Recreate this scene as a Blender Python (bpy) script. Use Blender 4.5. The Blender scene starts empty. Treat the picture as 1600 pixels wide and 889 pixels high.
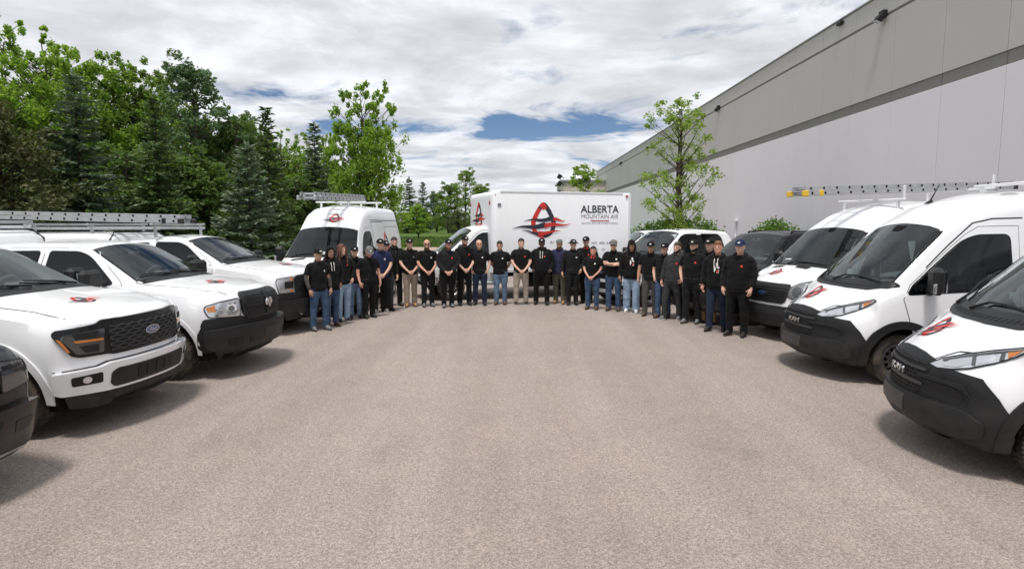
import bpy, bmesh, math, random
from math import sin, cos, pi, radians, sqrt, atan2
from mathutils import Vector, Matrix, Quaternion, noise
from mathutils.bvhtree import BVHTree
from mathutils.geometry import delaunay_2d_cdt

S = bpy.context.scene
COL = S.collection
random.seed(7)

# ------------------------------------------------------------------ camera
CAM_H, PITCH, FOC = 2.18, 5.68, 940.0
cam_d = bpy.data.cameras.new('camera')
cam_d.sensor_width = 36.0
cam_d.lens = 36.0 * FOC / 1600.0
cam_d.clip_end = 3000.0
cam_d.clip_start = 0.05
cam = bpy.data.objects.new('camera', cam_d)
COL.objects.link(cam)
cam.location = (0, 0, CAM_H)
cam.rotation_euler = (radians(90 - PITCH), 0, 0)
S.camera = cam

# ------------------------------------------------------------------ light
SUN_EL, SUN_AZ = 71.0, 196.0       # elevation; compass angle from +Y towards +X
SUN_STR, SUN_ANG = 2.0, 11.0
SKY_STR = 0.055
CLOUD = (0.500, 0.512, 0.540)
EXPOSURE = 0.68
S.view_settings.view_transform = 'Standard'
S.view_settings.look = 'None'
S.view_settings.gamma = 1.0
S.view_settings.exposure = EXPOSURE
S.view_settings.use_curve_mapping = False
S.cycles.max_bounces = 6
S.cycles.diffuse_bounces = 3
S.cycles.glossy_bounces = 3
S.cycles.transmission_bounces = 4
S.cycles.transparent_max_bounces = 8

W = bpy.data.worlds.new('World')
S.world = W
W.use_nodes = True
nt = W.node_tree
nt.nodes.clear()

class NT:
    """tiny node-tree helper"""
    def __init__(self, tree): self.t = tree
    def n(self, kind, **kw):
        nd = self.t.nodes.new(kind)
        for k, v in kw.items(): setattr(nd, k, v)
        return nd
    def l(self, a, b): self.t.links.new(a, b)
    def math(self, op, a, b=None, c=None, clamp=False):
        nd = self.n('ShaderNodeMath', operation=op, use_clamp=clamp)
        for i, v in enumerate((a, b, c)):
            if v is None: continue
            if isinstance(v, (int, float)): nd.inputs[i].default_value = v
            else: self.l(v, nd.inputs[i])
        return nd.outputs[0]
    def mix(self, f, a, b):
        nd = self.n('ShaderNodeMix', data_type='RGBA')
        for s, v in ((nd.inputs[0], f), (nd.inputs[6], a), (nd.inputs[7], b)):
            if isinstance(v, (int, float)): s.default_value = v
            elif isinstance(v, tuple): s.default_value = (*v, 1) if len(v) == 3 else v
            else: self.l(v, s)
        return nd.outputs[2]
    def noise(self, vec, scale, detail=4, rough=0.5, dist=0.0):
        nd = self.n('ShaderNodeTexNoise')
        nd.inputs['Scale'].default_value = scale
        nd.inputs['Detail'].default_value = detail
        nd.inputs['Roughness'].default_value = rough
        nd.inputs['Distortion'].default_value = dist
        if vec is not None: self.l(vec, nd.inputs['Vector'])
        return nd.outputs['Fac']
    def ramp(self, f, stops):
        nd = self.n('ShaderNodeValToRGB')
        e = nd.color_ramp.elements
        while len(e) > 1: e.remove(e[-1])
        for i, (p, c) in enumerate(stops):
            el = e[0] if i == 0 else e.new(p)
            el.position = p
            el.color = (c, c, c, 1) if isinstance(c, (int, float)) else (*c, 1)
        self.l(f, nd.inputs[0])
        return nd.outputs[0]

def build_world():
    k = NT(nt)
    out = k.n('ShaderNodeOutputWorld')
    bg_sky = k.n('ShaderNodeBackground')
    sky = k.n('ShaderNodeTexSky', sky_type='NISHITA')
    sky.sun_disc = False
    sky.sun_elevation = radians(SUN_EL)
    sky.sun_rotation = radians(SUN_AZ)
    sky.altitude = 2500
    sky.air_density = 1.0
    sky.dust_density = 0.0
    sky.ozone_density = 4.5
    k.l(sky.outputs[0], bg_sky.inputs[0])
    bg_sky.inputs[1].default_value = SKY_STR
    # cloud layer: a flat deck projected from the view direction
    tc = k.n('ShaderNodeTexCoord')
    sep = k.n('ShaderNodeSeparateXYZ'); k.l(tc.outputs['Generated'], sep.inputs[0])
    zc = k.math('MAXIMUM', sep.outputs[2], 0.0)
    den = k.math('ADD', zc, 0.085)
    u = k.math('DIVIDE', sep.outputs[0], den)
    v = k.math('DIVIDE', sep.outputs[1], den)
    cmb = k.n('ShaderNodeCombineXYZ')
    k.l(u, cmb.inputs[0]); k.l(v, cmb.inputs[1])
    big = k.noise(cmb.outputs[0], 0.95, 9, 0.60, 0.55)
    mp = k.n('ShaderNodeMapping'); mp.inputs['Location'].default_value = (3.1, 7.7, 1.3)
    k.l(cmb.outputs[0], mp.inputs[0])
    gap = k.noise(mp.outputs[0], 1.25, 10, 0.60, 0.45)
    gap = k.math('ADD', k.math('MULTIPLY', k.math('SUBTRACT', gap, 0.5), 1.5), 0.5)
    # a band low over the far horizon where the deck opens up
    lo = k.math('SUBTRACT', sep.outputs[2], 0.154)
    lo = k.math('DIVIDE', lo, 0.026)
    lo = k.math('POWER', lo, 2.0)
    ax = k.math('SUBTRACT', sep.outputs[0], 0.0)
    ax = k.math('DIVIDE', ax, 0.30)
    ax = k.math('POWER', ax, 2.0)
    band = k.math('EXPONENT', k.math('MULTIPLY', k.math('ADD', lo, ax), -1.0))
    # small tears higher on the right
    hi = k.math('SUBTRACT', sep.outputs[2], 0.27)
    hi = k.math('POWER', k.math('DIVIDE', hi, 0.045), 2.0)
    hx = k.math('SUBTRACT', sep.outputs[0], 0.36)
    hx = k.math('POWER', k.math('DIVIDE', hx, 0.15), 2.0)
    tear = k.math('EXPONENT', k.math('MULTIPLY', k.math('ADD', hi, hx), -1.0))
    cov = k.math('ADD', gap, 0.16)
    cov = k.math('SUBTRACT', cov, k.math('MULTIPLY', band, 0.34))
    cov = k.math('SUBTRACT', cov, k.math('MULTIPLY', tear, 0.21))
    mask = k.ramp(cov, [(0.0, 0.0), (0.38, 0.0), (0.46, 0.6), (0.56, 1.0)])
    shade = k.ramp(big, [(0.0, 0.80), (0.36, 0.84), (0.45, 0.93), (0.53, 1.05), (0.60, 1.20), (0.70, 1.36), (1, 1.4)])
    fine = k.noise(cmb.outputs[0], 3.2, 6, 0.6, 0.3)
    fine = k.ramp(fine, [(0.34, 0.92), (0.5, 1.0), (0.66, 1.10)])
    wv = k.n('ShaderNodeVectorMath', operation='SCALE'); wv.inputs['Scale'].default_value = 1.0
    nz = k.n('ShaderNodeTexNoise'); nz.inputs['Scale'].default_value = 2.1; nz.inputs['Detail'].default_value = 5
    k.l(cmb.outputs[0], nz.inputs['Vector'])
    va = k.n('ShaderNodeVectorMath', operation='MULTIPLY_ADD'); va.inputs[1].default_value = (.55, .55, .55)
    k.l(nz.outputs['Color'], va.inputs[0]); k.l(cmb.outputs[0], va.inputs[2])
    vo = k.n('ShaderNodeTexVoronoi', feature='SMOOTH_F1'); vo.inputs['Scale'].default_value = 2.3; vo.inputs['Smoothness'].default_value = .6
    k.l(va.outputs[0], vo.inputs['Vector'])
    puff = k.ramp(vo.outputs['Distance'], [(.08, 1.13), (.35, 1.02), (.75, .92)])
    sh = k.math('MULTIPLY', k.math('MULTIPLY', shade, fine), puff)
    cm = k.n('ShaderNodeVectorMath', operation='SCALE')
    cm.inputs[0].default_value = CLOUD
    k.l(sh, cm.inputs['Scale'])
    bg_c = k.n('ShaderNodeBackground')
    k.l(cm.outputs[0], bg_c.inputs[0]); bg_c.inputs[1].default_value = 1.0
    ms = k.n('ShaderNodeMixShader')
    k.l(mask, ms.inputs[0]); k.l(bg_sky.outputs[0], ms.inputs[1]); k.l(bg_c.outputs[0], ms.inputs[2])
    k.l(ms.outputs[0], out.inputs[0])
build_world()

sun_d = bpy.data.lights.new('sun', 'SUN')
sun_d.energy = SUN_STR
sun_d.angle = radians(SUN_ANG)
sun_d.color = (1.0, 0.95, 0.88)
sun = bpy.data.objects.new('sun', sun_d)
COL.objects.link(sun)
_sd = Vector((sin(radians(SUN_AZ)) * cos(radians(SUN_EL)), cos(radians(SUN_AZ)) * cos(radians(SUN_EL)), sin(radians(SUN_EL))))
sun.rotation_euler = _sd.to_track_quat('Z', 'Y').to_euler()
sun.location = _sd * 60

# ------------------------------------------------------------------ object helpers
def tag(o, label=None, cat=None, group=None, kind=None):
    if label: o['label'] = label
    if cat: o['category'] = cat
    if group: o['group'] = group
    if kind: o['kind'] = kind
    return o

def empty(name, loc=(0, 0, 0), rz=0.0):
    o = bpy.data.objects.new(name, None)
    o.empty_display_size = 0.2
    COL.objects.link(o)
    o.location = loc
    o.rotation_euler = (0, 0, rz)
    return o

def link_mesh(name, me, parent=None):
    o = bpy.data.objects.new(name, me)
    COL.objects.link(o)
    if parent is not None: o.parent = parent
    return o

class MB:
    """collects verts/faces of one mesh; faces carry a material index"""
    def __init__(self):
        self.v, self.f, self.m = [], [], []
    def add(self, verts, faces, mi=0):
        b = len(self.v)
        self.v.extend([tuple(p) for p in verts])
        self.f.extend([tuple(i + b for i in f) for f in faces])
        self.m.extend([mi] * len(faces))
    def box(self, c, s, mi=0, M=None, bev=0.0):
        x, y, z = s[0] / 2, s[1] / 2, s[2] / 2
        if bev > 0:
            b = min(bev, x * .9, y * .9, z * .9)
            vs, idx = [], {}
            for sx in (-1, 1):
                for sy in (-1, 1):
                    for sz in (-1, 1):
                        for a in range(3):
                            p = [sx * (x - b), sy * (y - b), sz * (z - b)]
                            p[a] += (sx, sy, sz)[a] * b
                            idx[(sx, sy, sz, a)] = len(vs); vs.append(p)
            fs = []
            def q(*k): fs.append([idx[i] for i in k])
            for s1 in (-1, 1):
                q(*[(s1, a, b2, 0) for a, b2 in ((-1, -1), (1, -1), (1, 1), (-1, 1))][::s1])
                q(*[(a, s1, b2, 1) for a, b2 in ((-1, -1), (-1, 1), (1, 1), (1, -1))][::s1])
                q(*[(a, b2, s1, 2) for a, b2 in ((-1, -1), (1, -1), (1, 1), (-1, 1))][::s1])
            for s1 in (-1, 1):
                for s2 in (-1, 1):
                    q((s1, s2, -1, 0), (s1, s2, 1, 0), (s1, s2, 1, 1), (s1, s2, -1, 1))
                    q((s1, -1, s2, 0), (s1, 1, s2, 0), (s1, 1, s2, 2), (s1, -1, s2, 2))
                    q((-1, s1, s2, 1), (1, s1, s2, 1), (1, s1, s2, 2), (-1, s1, s2, 2))
                    for s3 in (-1, 1):
                        q((s1, s2, s3, 0), (s1, s2, s3, 1), (s1, s2, s3, 2))
        else:
            vs = [(-x, -y, -z), (x, -y, -z), (x, y, -z), (-x, y, -z), (-x, -y, z), (x, -y, z), (x, y, z), (-x, y, z)]
            fs = [(0, 3, 2, 1), (4, 5, 6, 7), (0, 1, 5, 4), (1, 2, 6, 5), (2, 3, 7, 6), (3, 0, 4, 7)]
        vs = [Vector(p) for p in vs]
        if M is not None: vs = [M @ p for p in vs]
        c = Vector(c)
        self.add([p + c for p in vs], fs, mi)
    def tube(self, pts, rad, n=8, mi=0, cap=True, sq=None):
        pts = [Vector(p) for p in pts]
        if isinstance(rad, (int, float)): rad = [rad] * len(pts)
        rings = []
        up = None
        for i, p in enumerate(pts):
            t = (pts[min(i + 1, len(pts) - 1)] - pts[max(i - 1, 0)])
            if t.length < 1e-9: t = Vector((0, 0, 1))
            t.normalize()
            if up is None:
                up = Vector((0, 0, 1)) if abs(t.z) < 0.9 else Vector((0, 1, 0))
            a = up - t * up.dot(t)
            if a.length < 1e-6: a = t.orthogonal()
            a.normalize(); up = a
            b = t.cross(a)
            r = rad[i]
            ra, rb = (r if isinstance(r, tuple) else (r, r))
            rings.append([p + a * (ra * cos(2 * pi * j / n)) + b * (rb * sin(2 * pi * j / n)) for j in range(n)])
        vs = [p for r in rings for p in r]
        fs = []
        for i in range(len(pts) - 1):
            for j in range(n):
                fs.append((i * n + j, i * n + (j + 1) % n, (i + 1) * n + (j + 1) % n, (i + 1) * n + j))
        if cap:
            fs.append(tuple(range(n))[::-1])
            fs.append(tuple((len(pts) - 1) * n + j for j in range(n)))
        self.add(vs, fs, mi)
    def rings(self, rings, mi=0, cap=True, closed=True):
        n = len(rings[0])
        vs = [p for r in rings for p in r]
        fs = []
        for i in range(len(rings) - 1):
            for j in range(n if closed else n - 1):
                fs.append((i * n + j, i * n + (j + 1) % n, (i + 1) * n + (j + 1) % n, (i + 1) * n + j))
        if cap:
            fs.append(tuple(range(n))[::-1])
            fs.append(tuple((len(rings) - 1) * n + j for j in range(n)))
        self.add(vs, fs, mi)
    def lathe(self, prof, axis_o, axis='y', n=28, mi=0, s=1):
        """prof: list of (r, h) ; revolve round an axis through axis_o"""
        vs, fs = [], []
        for r, h in prof:
            for j in range(n):
                a = 2 * pi * j / n
                if axis == 'y': vs.append((axis_o[0] + r * cos(a), axis_o[1] + s * h, axis_o[2] + r * sin(a)))
                elif axis == 'z': vs.append((axis_o[0] + r * cos(a), axis_o[1] + r * sin(a), axis_o[2] + h))
                else: vs.append((axis_o[0] + h, axis_o[1] + r * cos(a), axis_o[2] + r * sin(a)))
        for i in range(len(prof) - 1):
            for j in range(n):
                fs.append((i * n + j, i * n + (j + 1) % n, (i + 1) * n + (j + 1) % n, (i + 1) * n + j))
        self.add(vs, fs, mi)
    def sphere(self, c, r, nu=10, nv=7, mi=0, M=None):
        if isinstance(r, (int, float)): r = (r, r, r)
        vs = [Vector((0, 0, -r[2]))]
        for i in range(1, nv):
            t = pi * i / nv
            for j in range(nu):
                a = 2 * pi * j / nu
                vs.append(Vector((r[0] * sin(t) * cos(a), r[1] * sin(t) * sin(a), -r[2] * cos(t))))
        vs.append(Vector((0, 0, r[2])))
        fs = []
        for j in range(nu):
            fs.append((0, 1 + (j + 1) % nu, 1 + j))
            e = 1 + (nv - 2) * nu
            fs.append((len(vs) - 1, e + j, e + (j + 1) % nu))
        for i in range(nv - 2):
            for j in range(nu):
                a = 1 + i * nu
                fs.append((a + j, a + (j + 1) % nu, a + nu + (j + 1) % nu, a + nu + j))
        if M is not None: vs = [M @ p for p in vs]
        c = Vector(c)
        self.add([p + c for p in vs], fs, mi)
    def mesh(self, name, mats, smooth=35.0):
        me = bpy.data.meshes.new(name)
        me.from_pydata(self.v, [], self.f)
        for m in (mats if isinstance(mats, (list, tuple)) else [mats]): me.materials.append(m)
        if any(self.m): me.polygons.foreach_set('material_index', self.m)
        finish(me, smooth)
        return me
    def build(self, name, mats, parent=None, smooth=35.0):
        return link_mesh(name, self.mesh(name, mats, smooth), parent)

def finish(me, smooth=35.0):
    me.update()
    if smooth:
        me.polygons.foreach_set('use_smooth', [True] * len(me.polygons))
        if smooth < 180: me.set_sharp_from_angle(angle=radians(smooth))
    me.update()

def fix_normals(me):
    bm = bmesh.new(); bm.from_mesh(me)
    bmesh.ops.recalc_face_normals(bm, faces=bm.faces)
    bm.to_mesh(me); bm.free()

WORK = bpy.data.scenes.new('workbench')     # a scratch scene, emptied and removed at the end
def evaluated(o):
    with bpy.context.temp_override(scene=WORK, view_layer=WORK.view_layers[0]):
        dg = bpy.context.evaluated_depsgraph_get()
        dg.update()
        return bpy.data.meshes.new_from_object(o.evaluated_get(dg))

def apply_mods(o):
    """replace an object's mesh by its evaluated mesh"""
    me = evaluated(o)
    old = o.data
    o.modifiers.clear()
    o.data = me
    me.name = old.name
    bpy.data.meshes.remove(old)
    return me

# ------------------------------------------------------------------ materials
MAT = {}
def material(name):
    m = bpy.data.materials.new(name)
    m.use_nodes = True
    b = m.node_tree.nodes['Principled BSDF']
    return m, NT(m.node_tree), b

def plain(name, col, rough=0.5, metal=0.0, spec=0.5, coat=0.0, bump=0.0, bscale=60.0, var=0.06, vscale=3.0, emit=None, dirt=0.0):
    """a procedural material: base colour with slight noise variation, optional fine relief"""
    m, k, b = material(name)
    tc = k.n('ShaderNodeTexCoord')
    f = k.noise(tc.outputs['Object'], vscale, 5, 0.55)
    lo = tuple(c * (1 - var) for c in col); hi = tuple(min(1, c * (1 + var)) for c in col)
    c = k.mix(k.ramp(f, [(0.3, 0.0), (0.7, 1.0)]), lo, hi)
    if dirt > 0:
        g = k.n('ShaderNodeSeparateXYZ'); k.l(tc.outputs['Object'], g.inputs[0])
        n2 = k.noise(tc.outputs['Object'], 7, 6, 0.6)
        h = k.math('SUBTRACT', 0.75, g.outputs[2])
        h = k.math('MULTIPLY', h, 1.2, clamp=True)
        d = k.math('MULTIPLY', h, k.ramp(n2, [(0.35, 0), (0.7, 1)]))
        c = k.mix(k.math('MULTIPLY', d, dirt), c, (0.20, 0.165, 0.13))
    k.l(c, b.inputs['Base Color'])
    b.inputs['Roughness'].default_value = rough
    if coat >= .5 and dirt > 0:
        rn = k.noise(tc.outputs['Object'], 5.0, 6, .65)
        rv = k.math('MULTIPLY_ADD', rn, .30, rough - .12); k.l(rv, b.inputs['Roughness'])
    b.inputs['Metallic'].default_value = metal
    b.inputs['Specular IOR Level'].default_value = spec
    b.inputs['Coat Weight'].default_value = coat
    b.inputs['Coat Roughness'].default_value = 0.04
    if bump > 0:
        bn = k.n('ShaderNodeBump'); bn.inputs['Strength'].default_value = bump; bn.inputs['Distance'].default_value = 0.004
        k.l(k.noise(tc.outputs['Object'], bscale, 4, 0.6), bn.inputs['Height'])
        k.l(bn.outputs[0], b.inputs['Normal'])
    if emit:
        b.inputs['Emission Color'].default_value = (*emit[0], 1); b.inputs['Emission Strength'].default_value = emit[1]
    MAT[name] = m
    return m

plain('white_paint', (0.80, 0.81, 0.83), 0.32, coat=0.7, var=0.015, vscale=1.5, dirt=0.45)
plain('box_panel', (0.84, 0.85, 0.87), 0.35, coat=0.1, var=0.02, vscale=0.8, dirt=0.2)
plain('black_paint', (0.006, 0.006, 0.007), 0.25, spec=0.3, coat=0.35, var=0.05)
plain('black_plastic', (0.012, 0.0125, 0.013), 0.5, spec=0.35, var=0.12, vscale=6, bump=0.15, bscale=300, dirt=0.25)
plain('bumper_plastic', (0.0135, 0.014, 0.0155), 0.55, spec=0.32, var=0.08, vscale=4, bump=0.15, bscale=300, dirt=0.3)
plain('grey_plastic', (0.05, 0.052, 0.055), 0.45, spec=0.4, var=0.1)
plain('gloss_black', (0.007, 0.007, 0.008), 0.22, spec=0.35, var=0.05)
plain('grille_dark', (0.006, 0.006, 0.007), 0.7, var=0.1)
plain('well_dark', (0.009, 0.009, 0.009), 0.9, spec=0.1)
plain('seam', (0.05, 0.05, 0.055), 0.8, spec=0.1)
plain('rubber', (0.022, 0.021, 0.021), 0.75, spec=0.3, var=0.25, vscale=8, bump=0.25, bscale=90, dirt=0.5)
plain('steel_wheel', (0.42, 0.42, 0.43), 0.35, metal=0.8, var=0.06)
plain('wheel_dark', (0.06, 0.06, 0.062), 0.5, metal=0.3, var=0.1)
plain('aluminium', (0.50, 0.51, 0.53), 0.45, metal=0.6, var=0.1, vscale=9)
plain('rack_white', (0.75, 0.76, 0.78), 0.45, var=0.04)
plain('chrome', (0.75, 0.76, 0.78), 0.12, metal=1.0, var=0.02)
plain('amber', (0.58, 0.19, 0.03), 0.2, coat=0.8, var=0.1)
plain('red_lens', (0.35, 0.012, 0.01), 0.2, coat=0.8)
plain('lamp_reflector', (0.62, 0.64, 0.67), 0.16, metal=0.75, var=0.2, vscale=14)
plain('lamp_dull', (0.20, 0.205, 0.21), 0.2, metal=0.4, var=0.3, vscale=12)
plain('lamp_smoke', (0.05, 0.052, 0.056), 0.1, coat=1.0, var=0.1)
plain('decal_red', (0.62, 0.035, 0.025), 0.4, var=0.03)
plain('decal_dark', (0.028, 0.03, 0.05), 0.4, var=0.05)
plain('decal_grey', (0.22, 0.22, 0.24), 0.4, var=0.05)
plain('badge_blue', (0.035, 0.08, 0.20), 0.15, coat=1)
plain('paper', (0.75, 0.80, 0.78), 0.6)
plain('yellow_cap', (0.80, 0.50, 0.03), 0.45)
plain('red_paint', (0.45, 0.03, 0.02), 0.25, coat=0.8)
plain('grey_paint', (0.30, 0.31, 0.32), 0.4, coat=0.3)

def glass_material(name, tint, rough=0.02):
    """see-through pane: tinted, mirror-like at grazing angles"""
    m = bpy.data.materials.new(name); m.use_nodes = True
    m.node_tree.nodes.clear(); k = NT(m.node_tree)
    out = k.n('ShaderNodeOutputMaterial')
    tr = k.n('ShaderNodeBsdfTransparent')
    tc = k.n('ShaderNodeTexCoord')
    f = k.noise(tc.outputs['Object'], 2.0, 4, 0.6, 0.5)
    k.l(k.mix(k.ramp(f, [(.35, 0), (.65, 1)]), tuple(x * .8 for x in tint), tuple(min(1, x * 1.15) for x in tint)), tr.inputs[0])
    gl = k.n('ShaderNodeBsdfGlossy'); gl.inputs['Roughness'].default_value = rough; gl.inputs[0].default_value = (.9, .95, .95, 1)
    fr = k.n('ShaderNodeFresnel'); fr.inputs[0].default_value = 1.42
    lw = k.math('MULTIPLY', fr.outputs[0], 1.25, clamp=True)
    ms = k.n('ShaderNodeMixShader'); k.l(lw, ms.inputs[0]); k.l(tr.outputs[0], ms.inputs[1]); k.l(gl.outputs[0], ms.inputs[2])
    k.l(ms.outputs[0], out.inputs[0])
    MAT[name] = m
glass_material('windscreen', (0.80, 0.86, 0.84))
glass_material('tinted_glass', (0.16, 0.18, 0.19))
plain('cabin', (0.11, 0.113, 0.115), 0.8, spec=0.2)
plain('seat_cloth', (0.24, 0.245, 0.25), 0.9, spec=0.1, var=0.15)
# ------------------------------------------------------------------ vehicle kit
def interp(tab, x):
    """piecewise linear table lookup, x descending or ascending"""
    t = sorted(tab)
    if x <= t[0][0]: return t[0][1]
    if x >= t[-1][0]: return t[-1][1]
    for (a, va), (b, vb) in zip(t, t[1:]):
        if a <= x <= b:
            return va + (vb - va) * (x - a) / max(1e-9, b - a)

def smooth_tab(tab, x, w):
    if not isinstance(tab, (list, tuple)): return tab
    s = 0
    ks = (-1, -.6, -.3, 0, .3, .6, 1); ws = (.06, .14, .2, .2, .2, .14, .06)
    for q, kx in zip(ws, ks): s += q * interp(tab, x + kx * w)
    return s

def smoothstep(a, b, x):
    t = max(0.0, min(1.0, (x - a) / (b - a)))
    return t * t * (3 - 2 * t)

RING_KEYS = ('zb', 'wb', 'zm', 'wm', 'zs', 'ws', 'zt', 'wt', 'rt', 'cr')
def half_ring(P):
    zb, wb, zm, wm, zs, ws, zt, wt, rt, cr = (P[k] for k in RING_KEYS)
    pts = [(0, zb), (wb * .55, zb), (wb - .05, zb), (wb - .012, zb + .015), (wb, zb + .06)]
    for i in range(1, 5):
        t = i / 4
        pts.append((wb + (wm - wb) * (1 - (1 - t) ** 2), zb + .06 + (zm - zb - .06) * t))
    for i in range(1, 5):
        t = i / 4
        pts.append((wm + (ws - wm) * t * t, zm + (zs - zm) * t))
    # greenhouse flank
    ax, az = wt + (ws - wt) * min(1, rt / max(.05, zt - zs)) * .8, zt - rt
    az = max(az, zs + 0.3 * (zt - zs))
    for i in range(1, 6):
        t = i / 5
        pts.append((ws + (ax - ws) * t, zs + (az - zs) * t))
    bx, bz = wt - rt * 1.2, zt + cr * .12
    for i in range(1, 6):
        t = i / 5
        cx, cz = wt, zt
        pts.append(((1 - t) ** 2 * ax + 2 * t * (1 - t) * cx + t * t * bx, (1 - t) ** 2 * az + 2 * t * (1 - t) * cz + t * t * bz))
    for i in range(1, 6):
        t = i / 5
        y = bx * (1 - t)
        pts.append((y, zt + cr * (1 - .88 * (1 - t) ** 2)))
    return pts

def loft_body(tabs, x0, x1, xs=None, Rf=.12, Rr=.08, w=.07, warp=None, wells=(), well_r=.5, well_d=.42, well_z=.4):
    """vehicle shell: cross-sections swept from nose (x0) to tail (x1), rounded at both ends; wheel wells cut out"""
    if xs is None:
        xs = []
        for q in (0, .03, .12, .3, .55, .8, 1.0): xs.append(x0 - Rf * q)
        x = x0 - Rf
        while x > x1 + Rr + .09:
            x -= .085
            xs.append(x)
        for q in (1.0, .7, .4, .15, .03, 0): xs.append(x1 + Rr * q)
        xs = sorted(set(round(v, 4) for v in xs), reverse=True)
    rings = []
    for x in xs:
        P = {k: smooth_tab(tabs[k], x, w) for k in RING_KEYS}
        h = half_ring(P)
        df, dr = x0 - x, x - x1
        ins = 0
        if df < Rf: ins = Rf - sqrt(max(0, Rf * Rf - (Rf - df) ** 2))
        if dr < Rr: ins = Rr - sqrt(max(0, Rr * Rr - (Rr - dr) ** 2))
        if ins > 0:
            zc = (P['zb'] + P['zt']) / 2
            h = [(max(0, y * (1 - ins / P['wm'])), zc + (z - zc) * (1 - ins / ((P['zt'] - P['zb']) / 2))) for y, z in h]
        ring = [(x, y, z) for y, z in h] + [(x, -y, z) for y, z in h[-2:0:-1]]
        rings.append(ring)
    n = len(rings[0])
    vs = [Vector(p) for r in rings for p in r]
    fs = []
    for i in range(len(rings) - 1):
        for j in range(n):
            fs.append((i * n + j, i * n + (j + 1) % n, (i + 1) * n + (j + 1) % n, (i + 1) * n + j))
    for ri, flip in ((0, False), (len(rings) - 1, True)):
        ring = [Vector((p[1], p[2])) for p in rings[ri]]
        xk = xs[ri]
        ys = [p.x for p in ring]; zs = [p.y for p in ring]
        pts = list(ring); st = .085
        yy = min(ys) + st * .6
        while yy < max(ys) - st * .5:
            zz = min(zs) + st * .6
            while zz < max(zs) - st * .5:
                q = Vector((yy, zz))
                if min((q - p).length for p in ring) > st * .45: pts.append(q)
                zz += st
            yy += st
        vo, eo, fo, ov, _, _ = delaunay_2d_cdt(pts, [(i, (i + 1) % n) for i in range(n)], [], 1, 1e-5)
        mp = {}
        for i, p in enumerate(vo):
            src = [s for s in ov[i] if s < n]
            if src: mp[i] = ri * n + src[0]
            else:
                mp[i] = len(vs); vs.append(Vector((xk, p.x, p.y)))
        for f in fo:
            g = tuple(mp[i] for i in f)
            if len(set(g)) == len(g): fs.append(g)
    if warp: vs = [Vector(warp(p)) for p in vs]
    me = bpy.data.meshes.new('body')
    me.from_pydata([tuple(p) for p in vs], [], fs)
    bm = bmesh.new(); bm.from_mesh(me)
    bmesh.ops.remove_doubles(bm, verts=bm.verts, dist=1e-4)
    bmesh.ops.recalc_face_normals(bm, faces=bm.faces)
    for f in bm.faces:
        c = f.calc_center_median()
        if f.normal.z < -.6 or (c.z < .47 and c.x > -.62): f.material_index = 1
    bm.to_mesh(me)
    solid = BVHTree.FromBMesh(bm)          # the uncut shell, for projecting panels
    bm.free()
    return me, solid

def cut_wells(me, centres, r, depth, halfw, mats):
    """subtract wheel wells; returns an object-less mesh"""
    for m in mats: me.materials.append(m)
    o = bpy.data.objects.new('tmp', me); WORK.collection.objects.link(o)
    mb = MB()
    for (x, z) in centres:
        for s in (-1, 1):
            prof = [(0.0, s * (halfw - depth)), (r, s * (halfw - depth)), (r, s * (halfw + .3)), (0.0, s * (halfw + .3))]
            n = 40
            vs = []
            for rr, h in prof[1:3]:
                for j in range(n):
                    a = 2 * pi * j / n
                    vs.append((x + rr * cos(a), h, z + rr * sin(a)))
            fs = [(j, (j + 1) % n, n + (j + 1) % n, n + j) for j in range(n)]
            fs += [tuple(range(n))[::-1], tuple(range(n, 2 * n))]
            mb.add(vs, fs, 1)
    cm = mb.mesh('cutter', mats, 0)
    fix_normals(cm)
    c = bpy.data.objects.new('cut', cm); WORK.collection.objects.link(c)
    b = o.modifiers.new('b', 'BOOLEAN'); b.operation = 'DIFFERENCE'; b.object = c; b.solver = 'EXACT'
    out = apply_mods(o)
    bpy.data.objects.remove(o); bpy.data.objects.remove(c); bpy.data.meshes.remove(cm)
    return out

def cut_openings(body, cuts, mat):
    """hollow the shell behind its panes: each cut = (outline, frame, start depth, end depth) measured along the cast"""
    old = body.data; me = old.copy()
    me.materials.append(mat)
    idx = len(me.materials) - 1
    o = bpy.data.objects.new('tmp', me); WORK.collection.objects.link(o)
    rm = []
    for poly, fr, d0, d1 in cuts:
        n = len(poly)
        V = []
        for dd in (d0, d1):
            for a, b in poly:
                p, d = fr(a, b); V.append(tuple(p + d * dd))
        cm = bpy.data.meshes.new('c')
        cm.from_pydata(V, [], [(i, (i + 1) % n, n + (i + 1) % n, n + i) for i in range(n)] + [tuple(range(n))[::-1], tuple(range(n, 2 * n))])
        for m in me.materials: cm.materials.append(m)
        cm.polygons.foreach_set('material_index', [idx] * len(cm.polygons))
        fix_normals(cm)
        c = bpy.data.objects.new('cut', cm); WORK.collection.objects.link(c); rm.append((c, cm))
        b = o.modifiers.new('b', 'BOOLEAN'); b.operation = 'DIFFERENCE'; b.object = c; b.solver = 'EXACT'; b.use_self = True; b.use_hole_tolerant = True
    out = apply_mods(o)
    bpy.data.objects.remove(o)
    for c, cm in rm: bpy.data.objects.remove(c); bpy.data.meshes.remove(cm)
    out.name = 'body'
    finish(out, 34)
    body.data = out; bpy.data.meshes.remove(old)

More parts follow.
